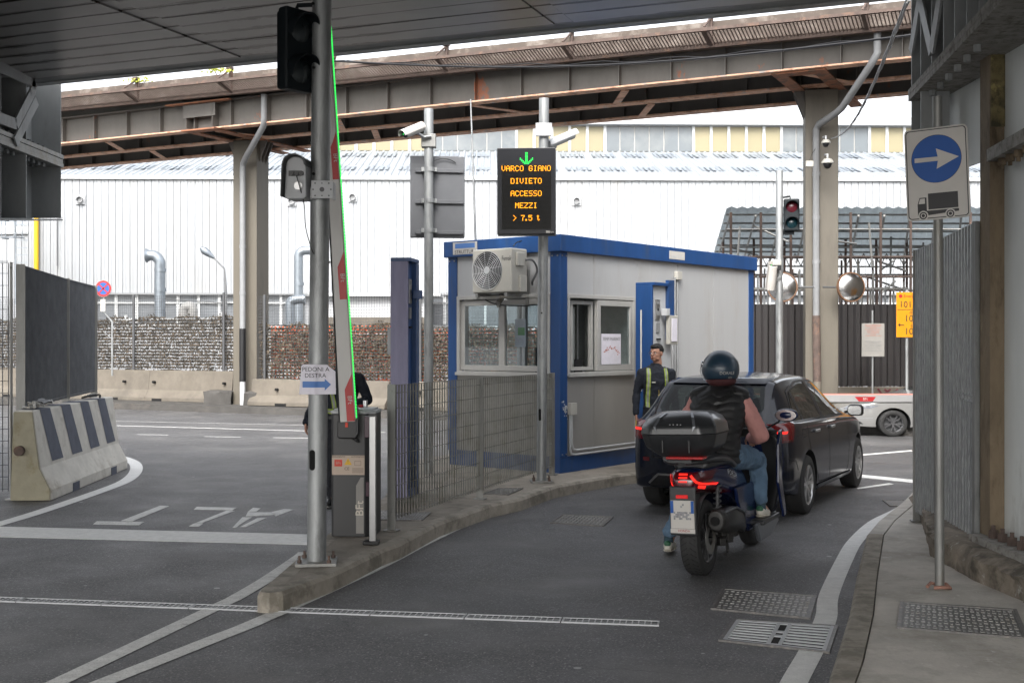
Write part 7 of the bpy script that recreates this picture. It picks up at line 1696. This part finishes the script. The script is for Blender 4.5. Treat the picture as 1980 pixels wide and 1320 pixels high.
for (z_,x_,hw_) in ((.98,1.34,.20),(1.12,1.27,.225),(1.26,1.20,.215),(1.38,1.14,.18),(1.44,1.11,.13)):
    rows.append([(x_-.10*(u/6)**2, hw_*u/6, z_) for u in range(-6,7)])
n=13; b.add([p_ for q_ in rows for p_ in q_],[(i*n+k,i*n+k+1,(i+1)*n+k+1,(i+1)*n+k) for i in range(len(rows)-1) for k in range(n-1)]); b.build('windscreen', glassmat('screen_glass',(.7,.72,.74),.03,.05), sr, smooth=60)
b = MB(); b.tube(bez([(1.06,-.33,1.01),(1.13,-.22,1.03),(1.18,-.1,1.0),(1.18,.1,1.0),(1.13,.22,1.03),(1.06,.33,1.01)],4),.014,8); b.build('handlebar', MAT['plastic_black'], sr, smooth=60)
b = MB(); b.cyl((1.045,-.36,1.008),(1.08,-.25,1.015),.019,seg=12); b.cyl((1.045,.36,1.008),(1.08,.25,1.015),.019,seg=12); b.box((1.16,0,1.0),(.12,.26,.07)); b.build('grips_and_switchgear', MAT['rubber'], sr, smooth=40)
for s in (-1,1):
    b = MB(); b.tube([(1.20,s*.24,1.03),(1.22,s*.34,1.08),(1.20,s*.375,1.12)],.009,6); b.build('mirror_stalk', MAT['plastic_black'], sr)
    b = MB(); b.ball((1.21,s*.415,1.14),(.045,.10,.055)); mo = b.build('mirror', MAT['scooter_blue'], sr, smooth=60); b = MB(); b.lathe([(0,0),(1,0)],24,T3((1.172,s*.415,1.14),(0,R(-90),0),(.046,.088,1))); b.build('mirror_glass', MAT['mirror'], mo)
    b = MB(); b.cyl((1.51,s*.075,.29),(1.36,s*.08,.72),.022,seg=10); b.build('fork_leg', MAT['dark_grey'], sr, smooth=50)
b = MB(); n=10; vs=[]
for k in range(n+1):
    a = R(15)+R(130)*k/n
    for y_ in (-.07,.07): vs.append((1.51+.315*math.cos(a),y_,.29+.315*math.sin(a)))
b.add(vs,[(2*k,2*k+1,2*k+3,2*k+2) for k in range(n)]); b.build('front_mudguard', MAT['scooter_blue'], sr, smooth=60, solid=.012)
b = MB(); b.b2((1.08,-.10,1.04),(1.10,.0,1.17)); b.build('phone_holder', MAT['plastic_black'], sr, bevel=.01)
b = MB(); b.cyl((.45,.12,.20),(.36,.20,.03),.012,seg=8); b.tube([(.52,-.06,.2),(.48,-.08,.10),(.42,-.08,.09)],.014,8); b.build('side_stand', MAT['engine_dark'], sr)
# top case
tcx = thing('top_case','glossy black top case box clipped behind the scooter rider','top case',(0,0,0),0)
tcx.matrix_world = Matrix.Translation((1.45,9.05,0)) @ Euler((R(-2.0),0,R(63))).to_matrix().to_4x4()
tcx.location = (1.435,9.05,0); tcx.rotation_euler = (R(-2.0),0,R(64))
def case(z0_,z1_,keys,name,m):
    rows=[]
    for (z_,xa,xb,hw_,cf) in keys:
        # octagonal plan, wider at the front
        rows.append([(xa,-hw_*cf,z_),(xa+.08,-hw_,z_),(xb-.05,-hw_*.97,z_),(xb,-hw_*.8,z_),(xb,hw_*.8,z_),(xb-.05,hw_*.97,z_),(xa+.08,hw_,z_),(xa,hw_*cf,z_)])
    return loft([[Vector(p_) for p_ in q_][::-1] for q_ in rows]).build(name,MAT[m],tcx,bevel=.018,bseg=3,smooth=35)
case(0,0,[(.928,-.42,-.06,.17,.7),(1.0,-.49,-.03,.26,.7),(1.095,-.515,-.02,.285,.68)],'lower_shell','plastic_satin')
case(0,0,[(1.10,-.52,-.018,.288,.66),(1.155,-.515,-.022,.282,.64),(1.215,-.46,-.04,.245,.6),(1.25,-.38,-.08,.185,.6)],'lid','case_gloss')
b = MB()
for s in (-1,1): b.add([(-.523,s*.135,1.115),(-.517,s*.16,1.155),(-.462,s*.135,1.218),(-.382,s*.10,1.252),(-.384,s*.085,1.254),(-.464,s*.115,1.220),(-.520,s*.14,1.155)],[(0,1,2,5,6),(2,3,4,5)])
b.build('silver_line', MAT['case_silver'], tcx)
b = MB()
for s in (-1,1): b.b2((-.502,s*.10-.008,.96),(-.488,s*.10+.008,1.07))
b.build('latch', MAT['plastic_black'], tcx, bevel=.005)
b = MB()
for y_ in (.035,.01,-.02,-.045): b.box((-.505,y_,1.168),(.004,.008,.006))
b.build('maker_mark', MAT['light_grey'], tcx)
b = MB(); b.box((-.44,-.06,.925),(.10,.28,.018)); b.build('red_reflector', mat('case_reflector',(.3,.01,.01),rough=.2,emit=.03), tcx, bevel=.004)
# ================================================================== PEOPLE
mk('skin',(.36,.19,.13),rough=.5,var=.06,vs=20); mk('hair',(.005,.004,.0035),rough=.75,var=.3,vs=60); mk('navy_cloth',(.0035,.006,.013),rough=.85,var=.25,vs=9,bump=.3,bs=250)
mk('navy_trousers',(.005,.006,.01),rough=.85,var=.2,vs=9,bump=.3,bs=200); mk('hivis',(.22,.30,.03),rough=.5,var=.08); mk('reflective',(.2,.21,.19),rough=.35,var=.05)
mk('vest_black',(.008,.008,.009),rough=.6,var=.15,vs=8); mk('pink_shirt',(.46,.22,.20),rough=.8,var=.12,vs=6,bump=.2,bs=120); mk('denim',(.075,.13,.2),rough=.85,var=.22,vs=6,bump=.3,bs=260,col2=(.12,.19,.27),m2=(.5,.65),s2=5)
mk('leather_white',(.55,.53,.47),rough=.5,var=.08); mk('sole',(.45,.42,.35),rough=.7,var=.1); mk('green_leather',(.02,.10,.05),rough=.5); mk('sock',(.03,.06,.08),rough=.9)
mk('shoe_black',(.012,.012,.012),rough=.35); mk('helmet_paint',(.014,.035,.06),rough=.38,var=.06,coat=.2); mk('helmet_lining',(.05,.01,.012),rough=.8,bump=.3,bs=90); mk('gold',(.6,.45,.1),rough=.3,metal=.8); mk('eye_white',(.5,.48,.45),rough=.2,var=0); mk('lips',(.25,.09,.07),rough=.5)
def chain(b, pts, rs, seg=12):
    for i in range(len(pts)):
        b.ball(pts[i], rs[i], seg, 8)
        if i: b.tube([pts[i-1],pts[i]],[rs[i-1],rs[i]],seg)
def remesh(b, name, m, parent, vox=.007, smooth=4, subd=None, disp=None):
    o = b.build(name, m if not isinstance(m,str) else MAT[m], parent); md = o.modifiers.new('r','REMESH'); md.mode='VOXEL'; md.voxel_size=vox
    sm = o.modifiers.new('s','SMOOTH'); sm.iterations = smooth; sm.factor=.5
    if disp:
        tx = bpy.data.textures.new('cl','CLOUDS'); tx.noise_scale = disp[0]; dm = o.modifiers.new('d','DISPLACE'); dm.texture = tx; dm.strength = disp[1]; dm.mid_level=.5
    bake(o, 180); return o
def rings(b, secs, seg=24):
    """secs: (centre, rx, ry) horizontal ellipses; local frame z up"""
    rows = [[(c[0]+rx*math.cos(2*math.pi*k/seg), c[1]+ry*math.sin(2*math.pi*k/seg), c[2]) for k in range(seg)] for c,rx,ry in secs]
    n = seg; b.add([p for q in rows for p in q],[(i*n+k,i*n+(k+1)%n,(i+1)*n+(k+1)%n,(i+1)*n+k) for i in range(len(rows)-1) for k in range(n)]+[tuple(range(n-1,-1,-1)),tuple((len(rows)-1)*n+k for k in range(n))])
def hand(b, wrist, d, palm_n, side, curl=.5, s=1.0, grip=False):
    """wrist point, d: direction of the hand, palm_n: palm normal, side: +1 thumb on (d x n)"""
    w_ = Vector(wrist); d = Vector(d).normalized(); n = Vector(palm_n); n = (n-d*n.dot(d)).normalized(); t = d.cross(n)*side
    P = w_+d*.045*s
    for u in (-.026,-.009,.009,.026): chain(b,[w_+t*u*.6*s,w_+d*.085*s+t*u*s],[.015*s,.0125*s],8)
    L = [.070,.078,.073,.058]
    for k,u in enumerate((.029,.010,-.010,-.029)):
        base = w_+d*.088*s+t*u*s; c_ = curl; a = base; dd = d; pts=[a]
        for q,fr in enumerate((.45,.32,.23)):
            ang = c_*(.55,.9,.8)[q]; dd = (dd*math.cos(ang)+n*math.sin(ang)).normalized(); a = a+dd*L[k]*fr*s; pts.append(a)
        chain(b,pts,[.0088*s,.0082*s,.0075*s,.0065*s],8)
    th = w_+d*.03*s+t*.026*s; td = (d*.65+t*.6+n*.35*(1+curl)).normalized(); chain(b,[th,th+td*.035*s,th+td*.035*s+(d*.8+n*.5*curl+t*.1).normalized()*.03*s,th+td*.035*s+(d*.8+n*.5*curl).normalized()*.052*s],[.013*s,.0105*s,.009*s,.0075*s],8)
def headmesh(b, M_, s=1.0):
    """face looks along local -y; head centre at origin"""
    B = MB()
    B.ball((0,.012,.02),(.073,.092,.09),20,14); B.ball((0,-.02,-.03),(.058,.066,.075),20,14); B.ball((0,-.052,-.082),(.027,.025,.022)); 
    for sx_ in (-1,1): B.ball((sx_*.03,-.055,-.025),(.022,.022,.024)); B.ball((sx_*.036,-.03,-.066),(.02,.035,.020)); B.ball((sx_*.073,.012,-.01),(.009,.018,.028)); B.ball((sx_*.028,-.082,.018),(.018,.01,.006))
    B.tube([(0,-.082,.012),(0,-.102,-.022)],[.008,.013],10); B.ball((0,-.098,-.026),(.013,.013,.010)); B.ball((0,-.084,-.052),(.022,.011,.006)); B.ball((0,-.082,-.062),(.019,.011,.007))
    B.tube([(0,.02,-.05),(0,.035,-.15)],[.052,.056],16)
    for v in B.v: pass
    b.add(B.v,B.f,M_ @ Matrix.Scale(s,4))
def face_parts(parent, M_, glasses=False):
    b = MB()
    for s_ in (-1,1): b.ball((s_*.029,-.074,-.002),(.0125,.008,.007),12,8)
    e = MB(); e.add(b.v,b.f,M_); eo = e.build('eyes', MAT['eye_white'], parent, smooth=60)
    b = MB()
    for s_ in (-1,1): b.ball((s_*.029-.002,-.0805,-.002),(.0055,.003,.0055),10,6)
    e = MB(); e.add(b.v,b.f,M_); e.build('irises', MAT['ink'], eo, smooth=60)
    b = MB()
    for s_ in (-1,1): b.tube([(s_*.014,-.086,.019),(s_*.03,-.086,.024),(s_*.044,-.075,.018)],[.004,.0045,.003],6)
    e = MB(); e.add(b.v,b.f,M_); e.build('eyebrows', MAT['hair'], parent, smooth=60)
    b = MB(); b.ball((0,-.090,-.053),(.020,.006,.003)); b.ball((0,-.089,-.060),(.017,.006,.004)); e = MB(); e.add(b.v,b.f,M_); e.build('lips', MAT['lips'], parent, smooth=60)
    if glasses:
        b = MB()
        for s_ in (-1,1): b.tube([(s_*.031+.024*math.cos(a),-.098,-.004+.019*math.sin(a)) for a in [2*math.pi*k/20 for k in range(21)]],.0016,5); b.tube([(s_*.054,-.097,.002),(s_*.078,-.04,.004),(s_*.079,.01,.002)],.0016,5)
        b.tube([(-.008,-.1,0),(.008,-.1,0)],.0016,5); e = MB(); e.add(b.v,b.f,M_); g_=e.build('glasses', MAT['dark_grey'], parent)
def standing(label, p, rz, head_yaw, arms, jacket, legs=None, straps=True, belt=False, glasses=False, hgt=1.75, strapw=.036):
    """arms: for each side (shoulder, elbow, wrist, hand dir, palm normal); local frame: faces -y, +x = person's left"""
    r = thing('person', label, 'person', p, rz); S = hgt/1.75
    body = MB(); cl = MB(); tr_ = MB()
    HC = Vector((0,-.01,1.625)); MH = Matrix.Translation(HC) @ Matrix.Rotation(head_yaw,4,'Z'); headmesh(body, MH)
    rings(body,[((0,0,.86),.14,.10),((0,0,1.0),.125,.09),((0,0,1.15),.13,.09),((0,0,1.3),.15,.10),((0,.01,1.40),.13,.085),((0,.01,1.47),.06,.055)])
    for s_ in (-1,1): chain(body,[(s_*.09,0,.88),(s_*.10,-.01,.49),(s_*.105,.02,.09)],[.075,.05,.036]); chain(body,[(s_*.105,.02,.08),(s_*.115,-.11,.045)],[.036,.032])
    for s_,(sh,el,wr,hd,pn) in zip((-1,1),arms):
        chain(body,[sh,el,wr],[.04,.034,.024]); hand(body,wr,hd,pn,1 if s_>0 else -1,.75)
    rings(cl,[((0,0,.93),.168,.118),((0,0,1.02),.158,.113),((0,0,1.15),.162,.113),((0,0,1.28),.182,.12),((0,.005,1.38),.178,.112),((0,.01,1.435),.135,.085),((0,.012,1.47),.075,.066),((0,.008,1.50),.064,.062)])
    for s_,(sh,el,wr,hd,pn) in zip((-1,1),arms):
        sh,el,wr = Vector(sh),Vector(el),Vector(wr); chain(cl,[Vector((s_*.10,.01,1.405)),sh],[.055,.060]); chain(cl,[sh,sh.lerp(el,.5),el,el.lerp(wr,.5),wr-(wr-el)*.03],[.062,.057,.05,.046,.040])
    rings(tr_,[((0,0,.80),.155,.11),((0,0,.90),.168,.118),((0,0,.985),.158,.112)])
    for s_ in (-1,1): chain(tr_,[(s_*.085,0,.86),(s_*.095,-.005,.66),(s_*.10,-.01,.48),(s_*.105,.015,.25),(s_*.108,.02,.10)],[.092,.08,.066,.062,.058])
    remesh(body,'body','skin',r,.0055,3); jo = remesh(cl,'pullover' if not belt else 'jacket',jacket,r,.008,5,disp=(.07,.028)); remesh(tr_,'trousers','navy_trousers',r,.009,5,disp=(.07,.028))
    for s_ in (-1,1):
        b = MB(); b.ball((s_*.115,-.05,.05),(.047,.135,.048)); b.ball((s_*.11,.03,.07),(.045,.06,.06)); b.box((s_*.115,-.045,.012),(.085,.27,.024)); remesh(b,'shoe','shoe_black',r,.007,3)
    # hair: cap following the skull, short at the sides
    b = MB(); b.ball((0,.020,.038),(.079,.093,.086),20,14); b.ball((0,-.045,.078),(.055,.045,.032),16,10); h = MB(); h.add(b.v,b.f,MH)
    o = remesh(h,'hair','hair',r,.007,1,disp=(.014,.012))
    # cut away the hair over the face
    bm_ = bmesh.new(); bm_.from_mesh(o.data); inv = MH.inverted(); dele = [v for v in bm_.verts if ((lambda q: (q.y < -.035 and q.z < .052) or q.z < -.045 or (q.y < .0 and q.z < .02 and abs(q.x) > .0))(inv @ v.co))]
    bmesh.ops.delete(bm_, geom=dele, context='VERTS'); bm_.to_mesh(o.data); bm_.free()
    face_parts(r, MH, glasses)
    v_,f_ = evalmesh(jo); bv = BVHTree.FromPolygons(v_,f_); fr_ = lambda a,c_: ((a,-2,c_),(0,1,0)); bk_ = lambda a,c_: ((a,2,c_),(0,-1,0))
    def strip(pts, w_, name, m, off, tr=fr_):
        b = MB()
        for i in range(len(pts)-1):
            a = Vector(pts[i]); c_ = Vector(pts[i+1]); d = (c_-a).normalized(); nn = Vector((-d.y,d.x))*w_/2; patch(b,bv,[a+nn,c_+nn,c_-nn,a-nn],tr,off,.02)
        return b.build(name, MAT[m], r)
    for s_ in (-1,1):
        x_ = (lambda t: s_*(.105+.015*t)) if not belt else (lambda t: s_*(.12-.04*t))
        pts = [(x_(t)+ (0 if not straps else 0), 1.435-.48*t) for t in (0,.25,.5,.75,1)]
        if belt: pts = [(s_*.125,1.42),(s_*.105,1.3),(s_*.07,1.18),(s_*.05,1.06)]
        strip(pts,.046,'hivis_strap','hivis',.006); strip(pts,.022,'reflective_stripe','reflective',.009); strip([(s_*.10,1.44),(s_*.09,1.2),(s_*.06,.98)],.046,'hivis_strap_back','hivis',.006,bk_)
    strip([(-.17,.965),(0,.955),(.17,.965)],.035,'belt','shoe_black',.006)
    if belt: strip([(-.165,1.03),(0,1.02),(.165,1.03)],.055,'hivis_belt','hivis',.008); strip([(-.165,1.03),(0,1.02),(.165,1.03)],.024,'reflective_belt','reflective',.012)
    b = MB(); b.box((-.055,-.123,1.265),(.045,.006,.014)); b.build('name_badge', MAT['sign_white'], r)
    return r
g1 = standing('guard in navy uniform with hi-vis straps and glasses, looking aside by the booth', (1.80,14.85,0.0), R(4), R(-42),
   [((-.185,.01,1.375),(-.245,.03,1.12),(-.262,-.03,.88),(.05,-.1,-1),(1,0,0)), ((.185,.01,1.375),(.24,.04,1.12),(.25,-.02,.88),(-.05,-.1,-1),(-1,0,0))], 'navy_cloth', glasses=True, hgt=1.77)
b = MB(); b.tube([(.01,-.118,1.17),(.012,-.128,1.11)],.003,6); b.ball((.012,-.13,1.10),.014); b.build('whistle', MAT['gold'], g1, smooth=60)
b = MB(); b.cyl((-.262,-.055,.80),(-.262,-.055,.70),.009,seg=8); b.build('torch', MAT['gold'], g1); b = MB(); b.lathe([(.030,-.006),(.033,0),(.030,.006)],16,T3((-.262,-.028,.90))); b.build('watch', MAT['alu'], g1)
g2 = standing('guard in dark jacket with yellow reflective belt behind the barrier cabinet', ((661-990)/F*12.75,12.75,0.0), R(-6), R(15),
   [((-.19,.01,1.375),(-.31,.03,1.13),(-.375,-.06,.90),(.05,-.2,-1),(1,0,0)), ((.19,.01,1.375),(.285,.03,1.14),(.14,-.26,1.10),(-.4,-.6,-.1),(0,0,-1))], 'navy_cloth', belt=True, hgt=1.77)

# ---- rider (local frame as the scooter: x forward, y left)
rd = thing('person','scooter rider in black quilted vest, pink shirt, jeans and blue open helmet','person',(1.435,9.05,0),0); rd.rotation_euler = (R(-1.2),0,R(64))
V = Vector
hip = V((.50,0,.90)); chest = V((.60,0,1.22)); neck = V((.63,0,1.40)); HC = V((.665,0,1.515))
Rk,Rf = V((.98,-.20,.78)), V((.92,-.24,.42)); Lk,Lf_ = V((.86,.30,.62)), V((.72,.50,.10))
Rel,Rwr = V((.64,-.315,1.03)), V((.93,-.15,.97)); Lel,Lwr = V((.72,.33,1.04)), V((1.01,.315,1.03)); Rsh, Lsh = V((.60,-.20,1.315)), V((.60,.20,1.315))
body = MB(); MH = Matrix.Translation(HC) @ Matrix.Rotation(R(90)+R(28),4,'Z'); headmesh(body,MH)
def tor(b,secs,seg=24):
    for (c_,rx,ry) in secs: pass
    rows=[[ (c_[0]+rx*math.cos(2*math.pi*k/seg), c_[1]+ry*math.sin(2*math.pi*k/seg), c_[2]) for k in range(seg)] for c_,rx,ry in secs]; n=seg
    b.add([p for q in rows for p in q],[(i*n+k,i*n+(k+1)%n,(i+1)*n+(k+1)%n,(i+1)*n+k) for i in range(len(rows)-1) for k in range(n)]+[tuple(range(n-1,-1,-1)),tuple((len(rows)-1)*n+k for k in range(n))])
tor(body,[((.48,0,.84),.11,.15),((.50,0,1.0),.09,.14),((.57,0,1.2),.10,.16),((.60,0,1.33),.08,.13),((.63,0,1.42),.055,.055)])
for s_,el,wr,sh in ((-1,Rel,Rwr,Rsh),(1,Lel,Lwr,Lsh)): chain(body,[sh,el,wr],[.045,.036,.026]); hand(body,wr,(1,s_*.02,-.12),(.0,0,-1),-s_,1.2)
for kn,ft_,s_ in ((Rk,Rf,-1),(Lk,Lf_,1)): chain(body,[(.52,s_*.10,.86),kn,ft_],[.075,.052,.036])
chain(body,[Rf,Rf+V((.12,-.01,-.06))],[.036,.03]); chain(body,[Lf_,Lf_+V((.12,.02,-.04))],[.036,.03])
remesh(body,'body','skin',rd,.0055,3)
b = MB(); tor(b,[((.46,0,.80),.14,.20),((.47,0,.90),.15,.205),((.49,0,1.0),.135,.19),((.53,0,1.12),.15,.215),((.565,0,1.24),.15,.232),((.59,0,1.325),.13,.215),((.605,0,1.385),.095,.14),((.63,0,1.42),.07,.075),((.64,0,1.455),.066,.068)])
for s_ in (-1,1): chain(b,[V((.60,s_*.12,1.35)),V((.60,s_*.175,1.33))],[.07,.072])
# quilting as real ridges: displace by a wavy function
vo = remesh(b,'quilted_vest','vest_black',rd,.007,4)
for v in vo.data.vertices:
    c_ = v.co; ph = (c_.z+.012*math.sin(c_.y*34+c_.x*20))/.058; g_ = abs(math.sin(math.pi*ph)); nn = V(((c_.x-.60)*1.2,c_.y*.6,0)); 
    if c_.z < 1.39 and nn.length > .05: nn.normalize(); v.co = c_+nn*(.009*g_**.5-.004+.0015*math.sin(c_.y*60+c_.z*40))
b = MB()
for s_,el,wr,sh in ((-1,Rel,Rwr,Rsh),(1,Lel,Lwr,Lsh)):
    chain(b,[sh+V((0,-s_*.03,.0)),sh.lerp(el,.5)+V((-.015,0,0)),el+V((-.01,s_*.005,-.01)),el.lerp(wr,.5)+V((0,0,-.012)),wr-(wr-el)*.08],[.070,.068,.070,.055,.036])
remesh(b,'shirt_sleeves','pink_shirt',rd,.007,5,disp=(.06,.020))
b = MB(); tor(b,[((.46,0,.80),.13,.185),((.47,0,.90),.14,.185)])
chain(b,[V((.50,-.11,.855)),V((.74,-.16,.83)),Rk,Rk.lerp(Rf,.5)+V((-.01,0,0)),Rf+V((0,0,.06))],[.115,.10,.078,.072,.058])
chain(b,[V((.50,.11,.85)),V((.70,.20,.75)),Lk,Lk.lerp(Lf_,.5)+V((0,0,0)),Lf_+V((0,-.02,.10))],[.115,.10,.076,.068,.060])
remesh(b,'jeans','denim',rd,.008,5,disp=(.06,.026))
b = MB(); b.cyl(Rf+V((0,0,.02)),Rf+V((0,0,-.05)),.04); b.cyl(Lf_+V((0,-.012,.06)),Lf_+V((0,0,-.02)),.04); b.build('socks', MAT['sock'], rd, smooth=50)
for (c0,an,pz) in ((Rf+V((.05,0,-.085)),0,R(4)),(Lf_+V((.045,0,-.05)),R(8),0)):
    M_ = Matrix.Translation(c0) @ Matrix.Rotation(an,4,'Z') @ Matrix.Rotation(pz,4,'Y')
    b = MB(); t = MB(); t.ball((.05,0,.022),(.10,.047,.034)); t.ball((-.05,0,.035),(.062,.042,.048)); t.ball((.0,0,.04),(.07,.04,.04)); b.add(t.v,t.f,M_); s1 = remesh(b,'trainer','leather_white',rd,.006,3)
    b = MB(); b.ball((.045,0,-.004),(.115,.05,.016),20,6,M_); b.ball((-.05,0,-.002),(.068,.044,.017),20,6,M_); b.build('sole', MAT['sole'], s1, smooth=50); b = MB(); b.ball((-.095,0,.055),(.020,.03,.026),12,8,M_); b.ball((.0,0,.075),(.04,.022,.012),12,8,M_); b.build('heel_tab', MAT['green_leather'], s1, smooth=60)
# shoulder strap
v_,f_ = evalmesh(vo); bv = BVHTree.FromPolygons(v_,f_); b = MB(); pts=[(.15,1.375),(.06,1.30),(-.05,1.17),(-.14,1.02),(-.17,.92)]
for i in range(len(pts)-1):
    a = Vector(pts[i]); c_ = Vector(pts[i+1]); d=(c_-a).normalized(); nn=Vector((-d.y,d.x))*.02; patch(b,bv,[a+nn,c_+nn,c_-nn,a-nn],lambda u,z:((-2,-u,z),(1,0,0)),.010,.02)
b.build('bag_strap', MAT['shoe_black'], rd)
# helmet
MHe = Matrix.Translation(HC+V((-.01,0,.03))) @ Matrix.Rotation(R(28),4,'Z')   # faces +x of its frame, head turned left
hl = MB(); hl.ball((0,0,0),(.168,.150,.155),40,30,MHe); he = hl.build('helmet', MAT['helmet_paint'], rd, smooth=60)
bm_ = bmesh.new(); bm_.from_mesh(he.data); inv = MHe.inverted()
dele = [v for v in bm_.verts if (lambda q: q.z < -.085 or (q.x > .055 and q.z < .045) or (q.x > .02 and q.z < -.05))(inv @ v.co)]
bmesh.ops.delete(bm_, geom=dele, context='VERTS'); bm_.to_mesh(he.data); bm_.free(); m = he.modifiers.new('s','SOLIDIFY'); m.thickness=.012; m.offset=-1
b = MB(); b.ball((0,0,0),(.152,.134,.14),28,20,MHe); b.ball((-.03,0,-.095),(.118,.118,.052),28,12,MHe); ln_ = b.build('helmet_lining', MAT['helmet_lining'], he, smooth=60)
bm_ = bmesh.new(); bm_.from_mesh(ln_.data); dele = [v for v in bm_.verts if (lambda q: q.z < -.14 or (q.x > .06 and q.z < .05))(inv @ v.co)]; bmesh.ops.delete(bm_, geom=dele, context='VERTS'); bm_.to_mesh(ln_.data); bm_.free()
b = MB(); rows=[]
for (z_,f_r) in ((.065,1.03),(.03,1.10),(-.01,1.14),(-.05,1.13),(-.085,1.08)):
    rr_ = math.sqrt(max(.1,1-(z_/.16)**2)); rows.append([tuple(MHe @ V((.168*rr_*f_r*math.cos(a)+.012,.149*rr_*f_r*math.sin(a)*.98,z_))) for a in [R(-72)+R(144)*k/16 for k in range(17)]])
b.add([p for q in rows for p in q],[(i*17+k,i*17+k+1,(i+1)*17+k+1,(i+1)*17+k) for i in range(4) for k in range(16)]); b.build('visor', glassmat('visor_glass',(.85,.88,.9),.12,.02), he, smooth=60)
for s_ in (-1,1):
    b = MB(); b.lathe([(0,.012),(.018,.012),(.026,.006),(.028,0)],20,MHe @ T3((.045,s_*.140,.045),(R(-90*s_),0,0))); b.build('visor_pivot', MAT['chrome'], he, smooth=50)
b = MB(); t = MB(); t.text('DORALE',.034,Matrix.Identity(4),0); t2 = MB(); t2.text('REX',.022,T3((.03,-.036,0)),0); inv3 = MHe
for tt in (t,t2):
    vs=[]
    for v in tt.v:
        a = math.pi+R(8)+v[0]/.15; z_ = -.03+v[1]; rr_ = math.sqrt(max(.05,1-(z_/.155)**2))*1.008; vs.append(MHe @ V((.168*rr_*math.cos(a),.150*rr_*math.sin(a),z_)))
    b.add(vs,tt.f)
b.build('helmet_lettering', MAT['sign_white'], he)
b = MB(); b.tube([MHe @ V((.05,.11,-.09)),MHe @ V((.07,.06,-.13)),MHe @ V((.06,.03,-.15))],.006,6); b.build('chin_strap', MAT['sign_red'], he)
# ================================================================== SEPARATE REPEATED PIECES INTO PARTS OF THEIR OWN
def split_islands(o, name):
    me = o.data; n = len(me.vertices); par = list(range(n))
    def fd(a):
        while par[a] != a: par[a] = par[par[a]]; a = par[a]
        return a
    for e in me.edges:
        a, b_ = fd(e.vertices[0]), fd(e.vertices[1])
        if a != b_: par[a] = b_
    groups = {}
    for p in me.polygons: groups.setdefault(fd(p.vertices[0]), []).append(p)
    if len(groups) < 2 or len(groups) > 110: return
    for ps in groups.values():
        idx = {}; mb = MB()
        for p in ps:
            for v in p.vertices:
                if v not in idx: idx[v] = len(mb.v); mb.v.append(tuple(me.vertices[v].co))
            mb.f.append(tuple(idx[v] for v in p.vertices)); mb.mi.append(0)
        q = mb.build(name, list(me.materials)[0], o.parent, smooth=50 if me.polygons[0].use_smooth else None)
        for m in o.modifiers:
            if m.type == 'BEVEL':
                k = q.modifiers.new('bev','BEVEL'); k.width = m.width; k.segments = m.segments; k.limit_method = 'ANGLE'; k.angle_limit = m.angle_limit
    bpy.data.objects.remove(o)
RULES = {'clerestory_panel':'clerestory_panel','clerestory_glazing':'clerestory_pane','clerestory_frame':'clerestory_mullion','mounting_rail':'mounting_rail','bolts':'bolt','anchor_bolts':'anchor_bolt',
  'lifting_slot':'lifting_slot','bolt_hole':'bolt_hole','service_cover':'service_cover','gusset':'gusset','vertical_conduit':'conduit','conduit':'conduit','mullions':'mullion','roof_tubes':'roof_tube',
  'posts':'post','bracing':'brace','screen_rails':'screen_rail','hanging_notice':'notice_sheet','painted_stripes':'painted_stripe','steel_strap':'steel_strap','pole_clamp':'pole_clamp','clamp':'clamp','plate_blue_band':'plate_band',
  'socks':'sock','seats':'car_seat','louvres':'','bolt':'bolt','splice_plates':'splice_plate','web_plate':'web_plate','gusset_frame':'gusset_bar','collar':'collar','red_stripes':'red_stripe','cable':'cable','mounting_arm':'mounting_arm','pillar_trim':'pillar_trim','rail':'rail'}
for o in list(COL.objects):
    if o.type != 'MESH': continue
    base = o.name.split('.')[0]
    if RULES.get(base) and not any(c.parent is o for c in COL.objects): split_islands(o, RULES[base])
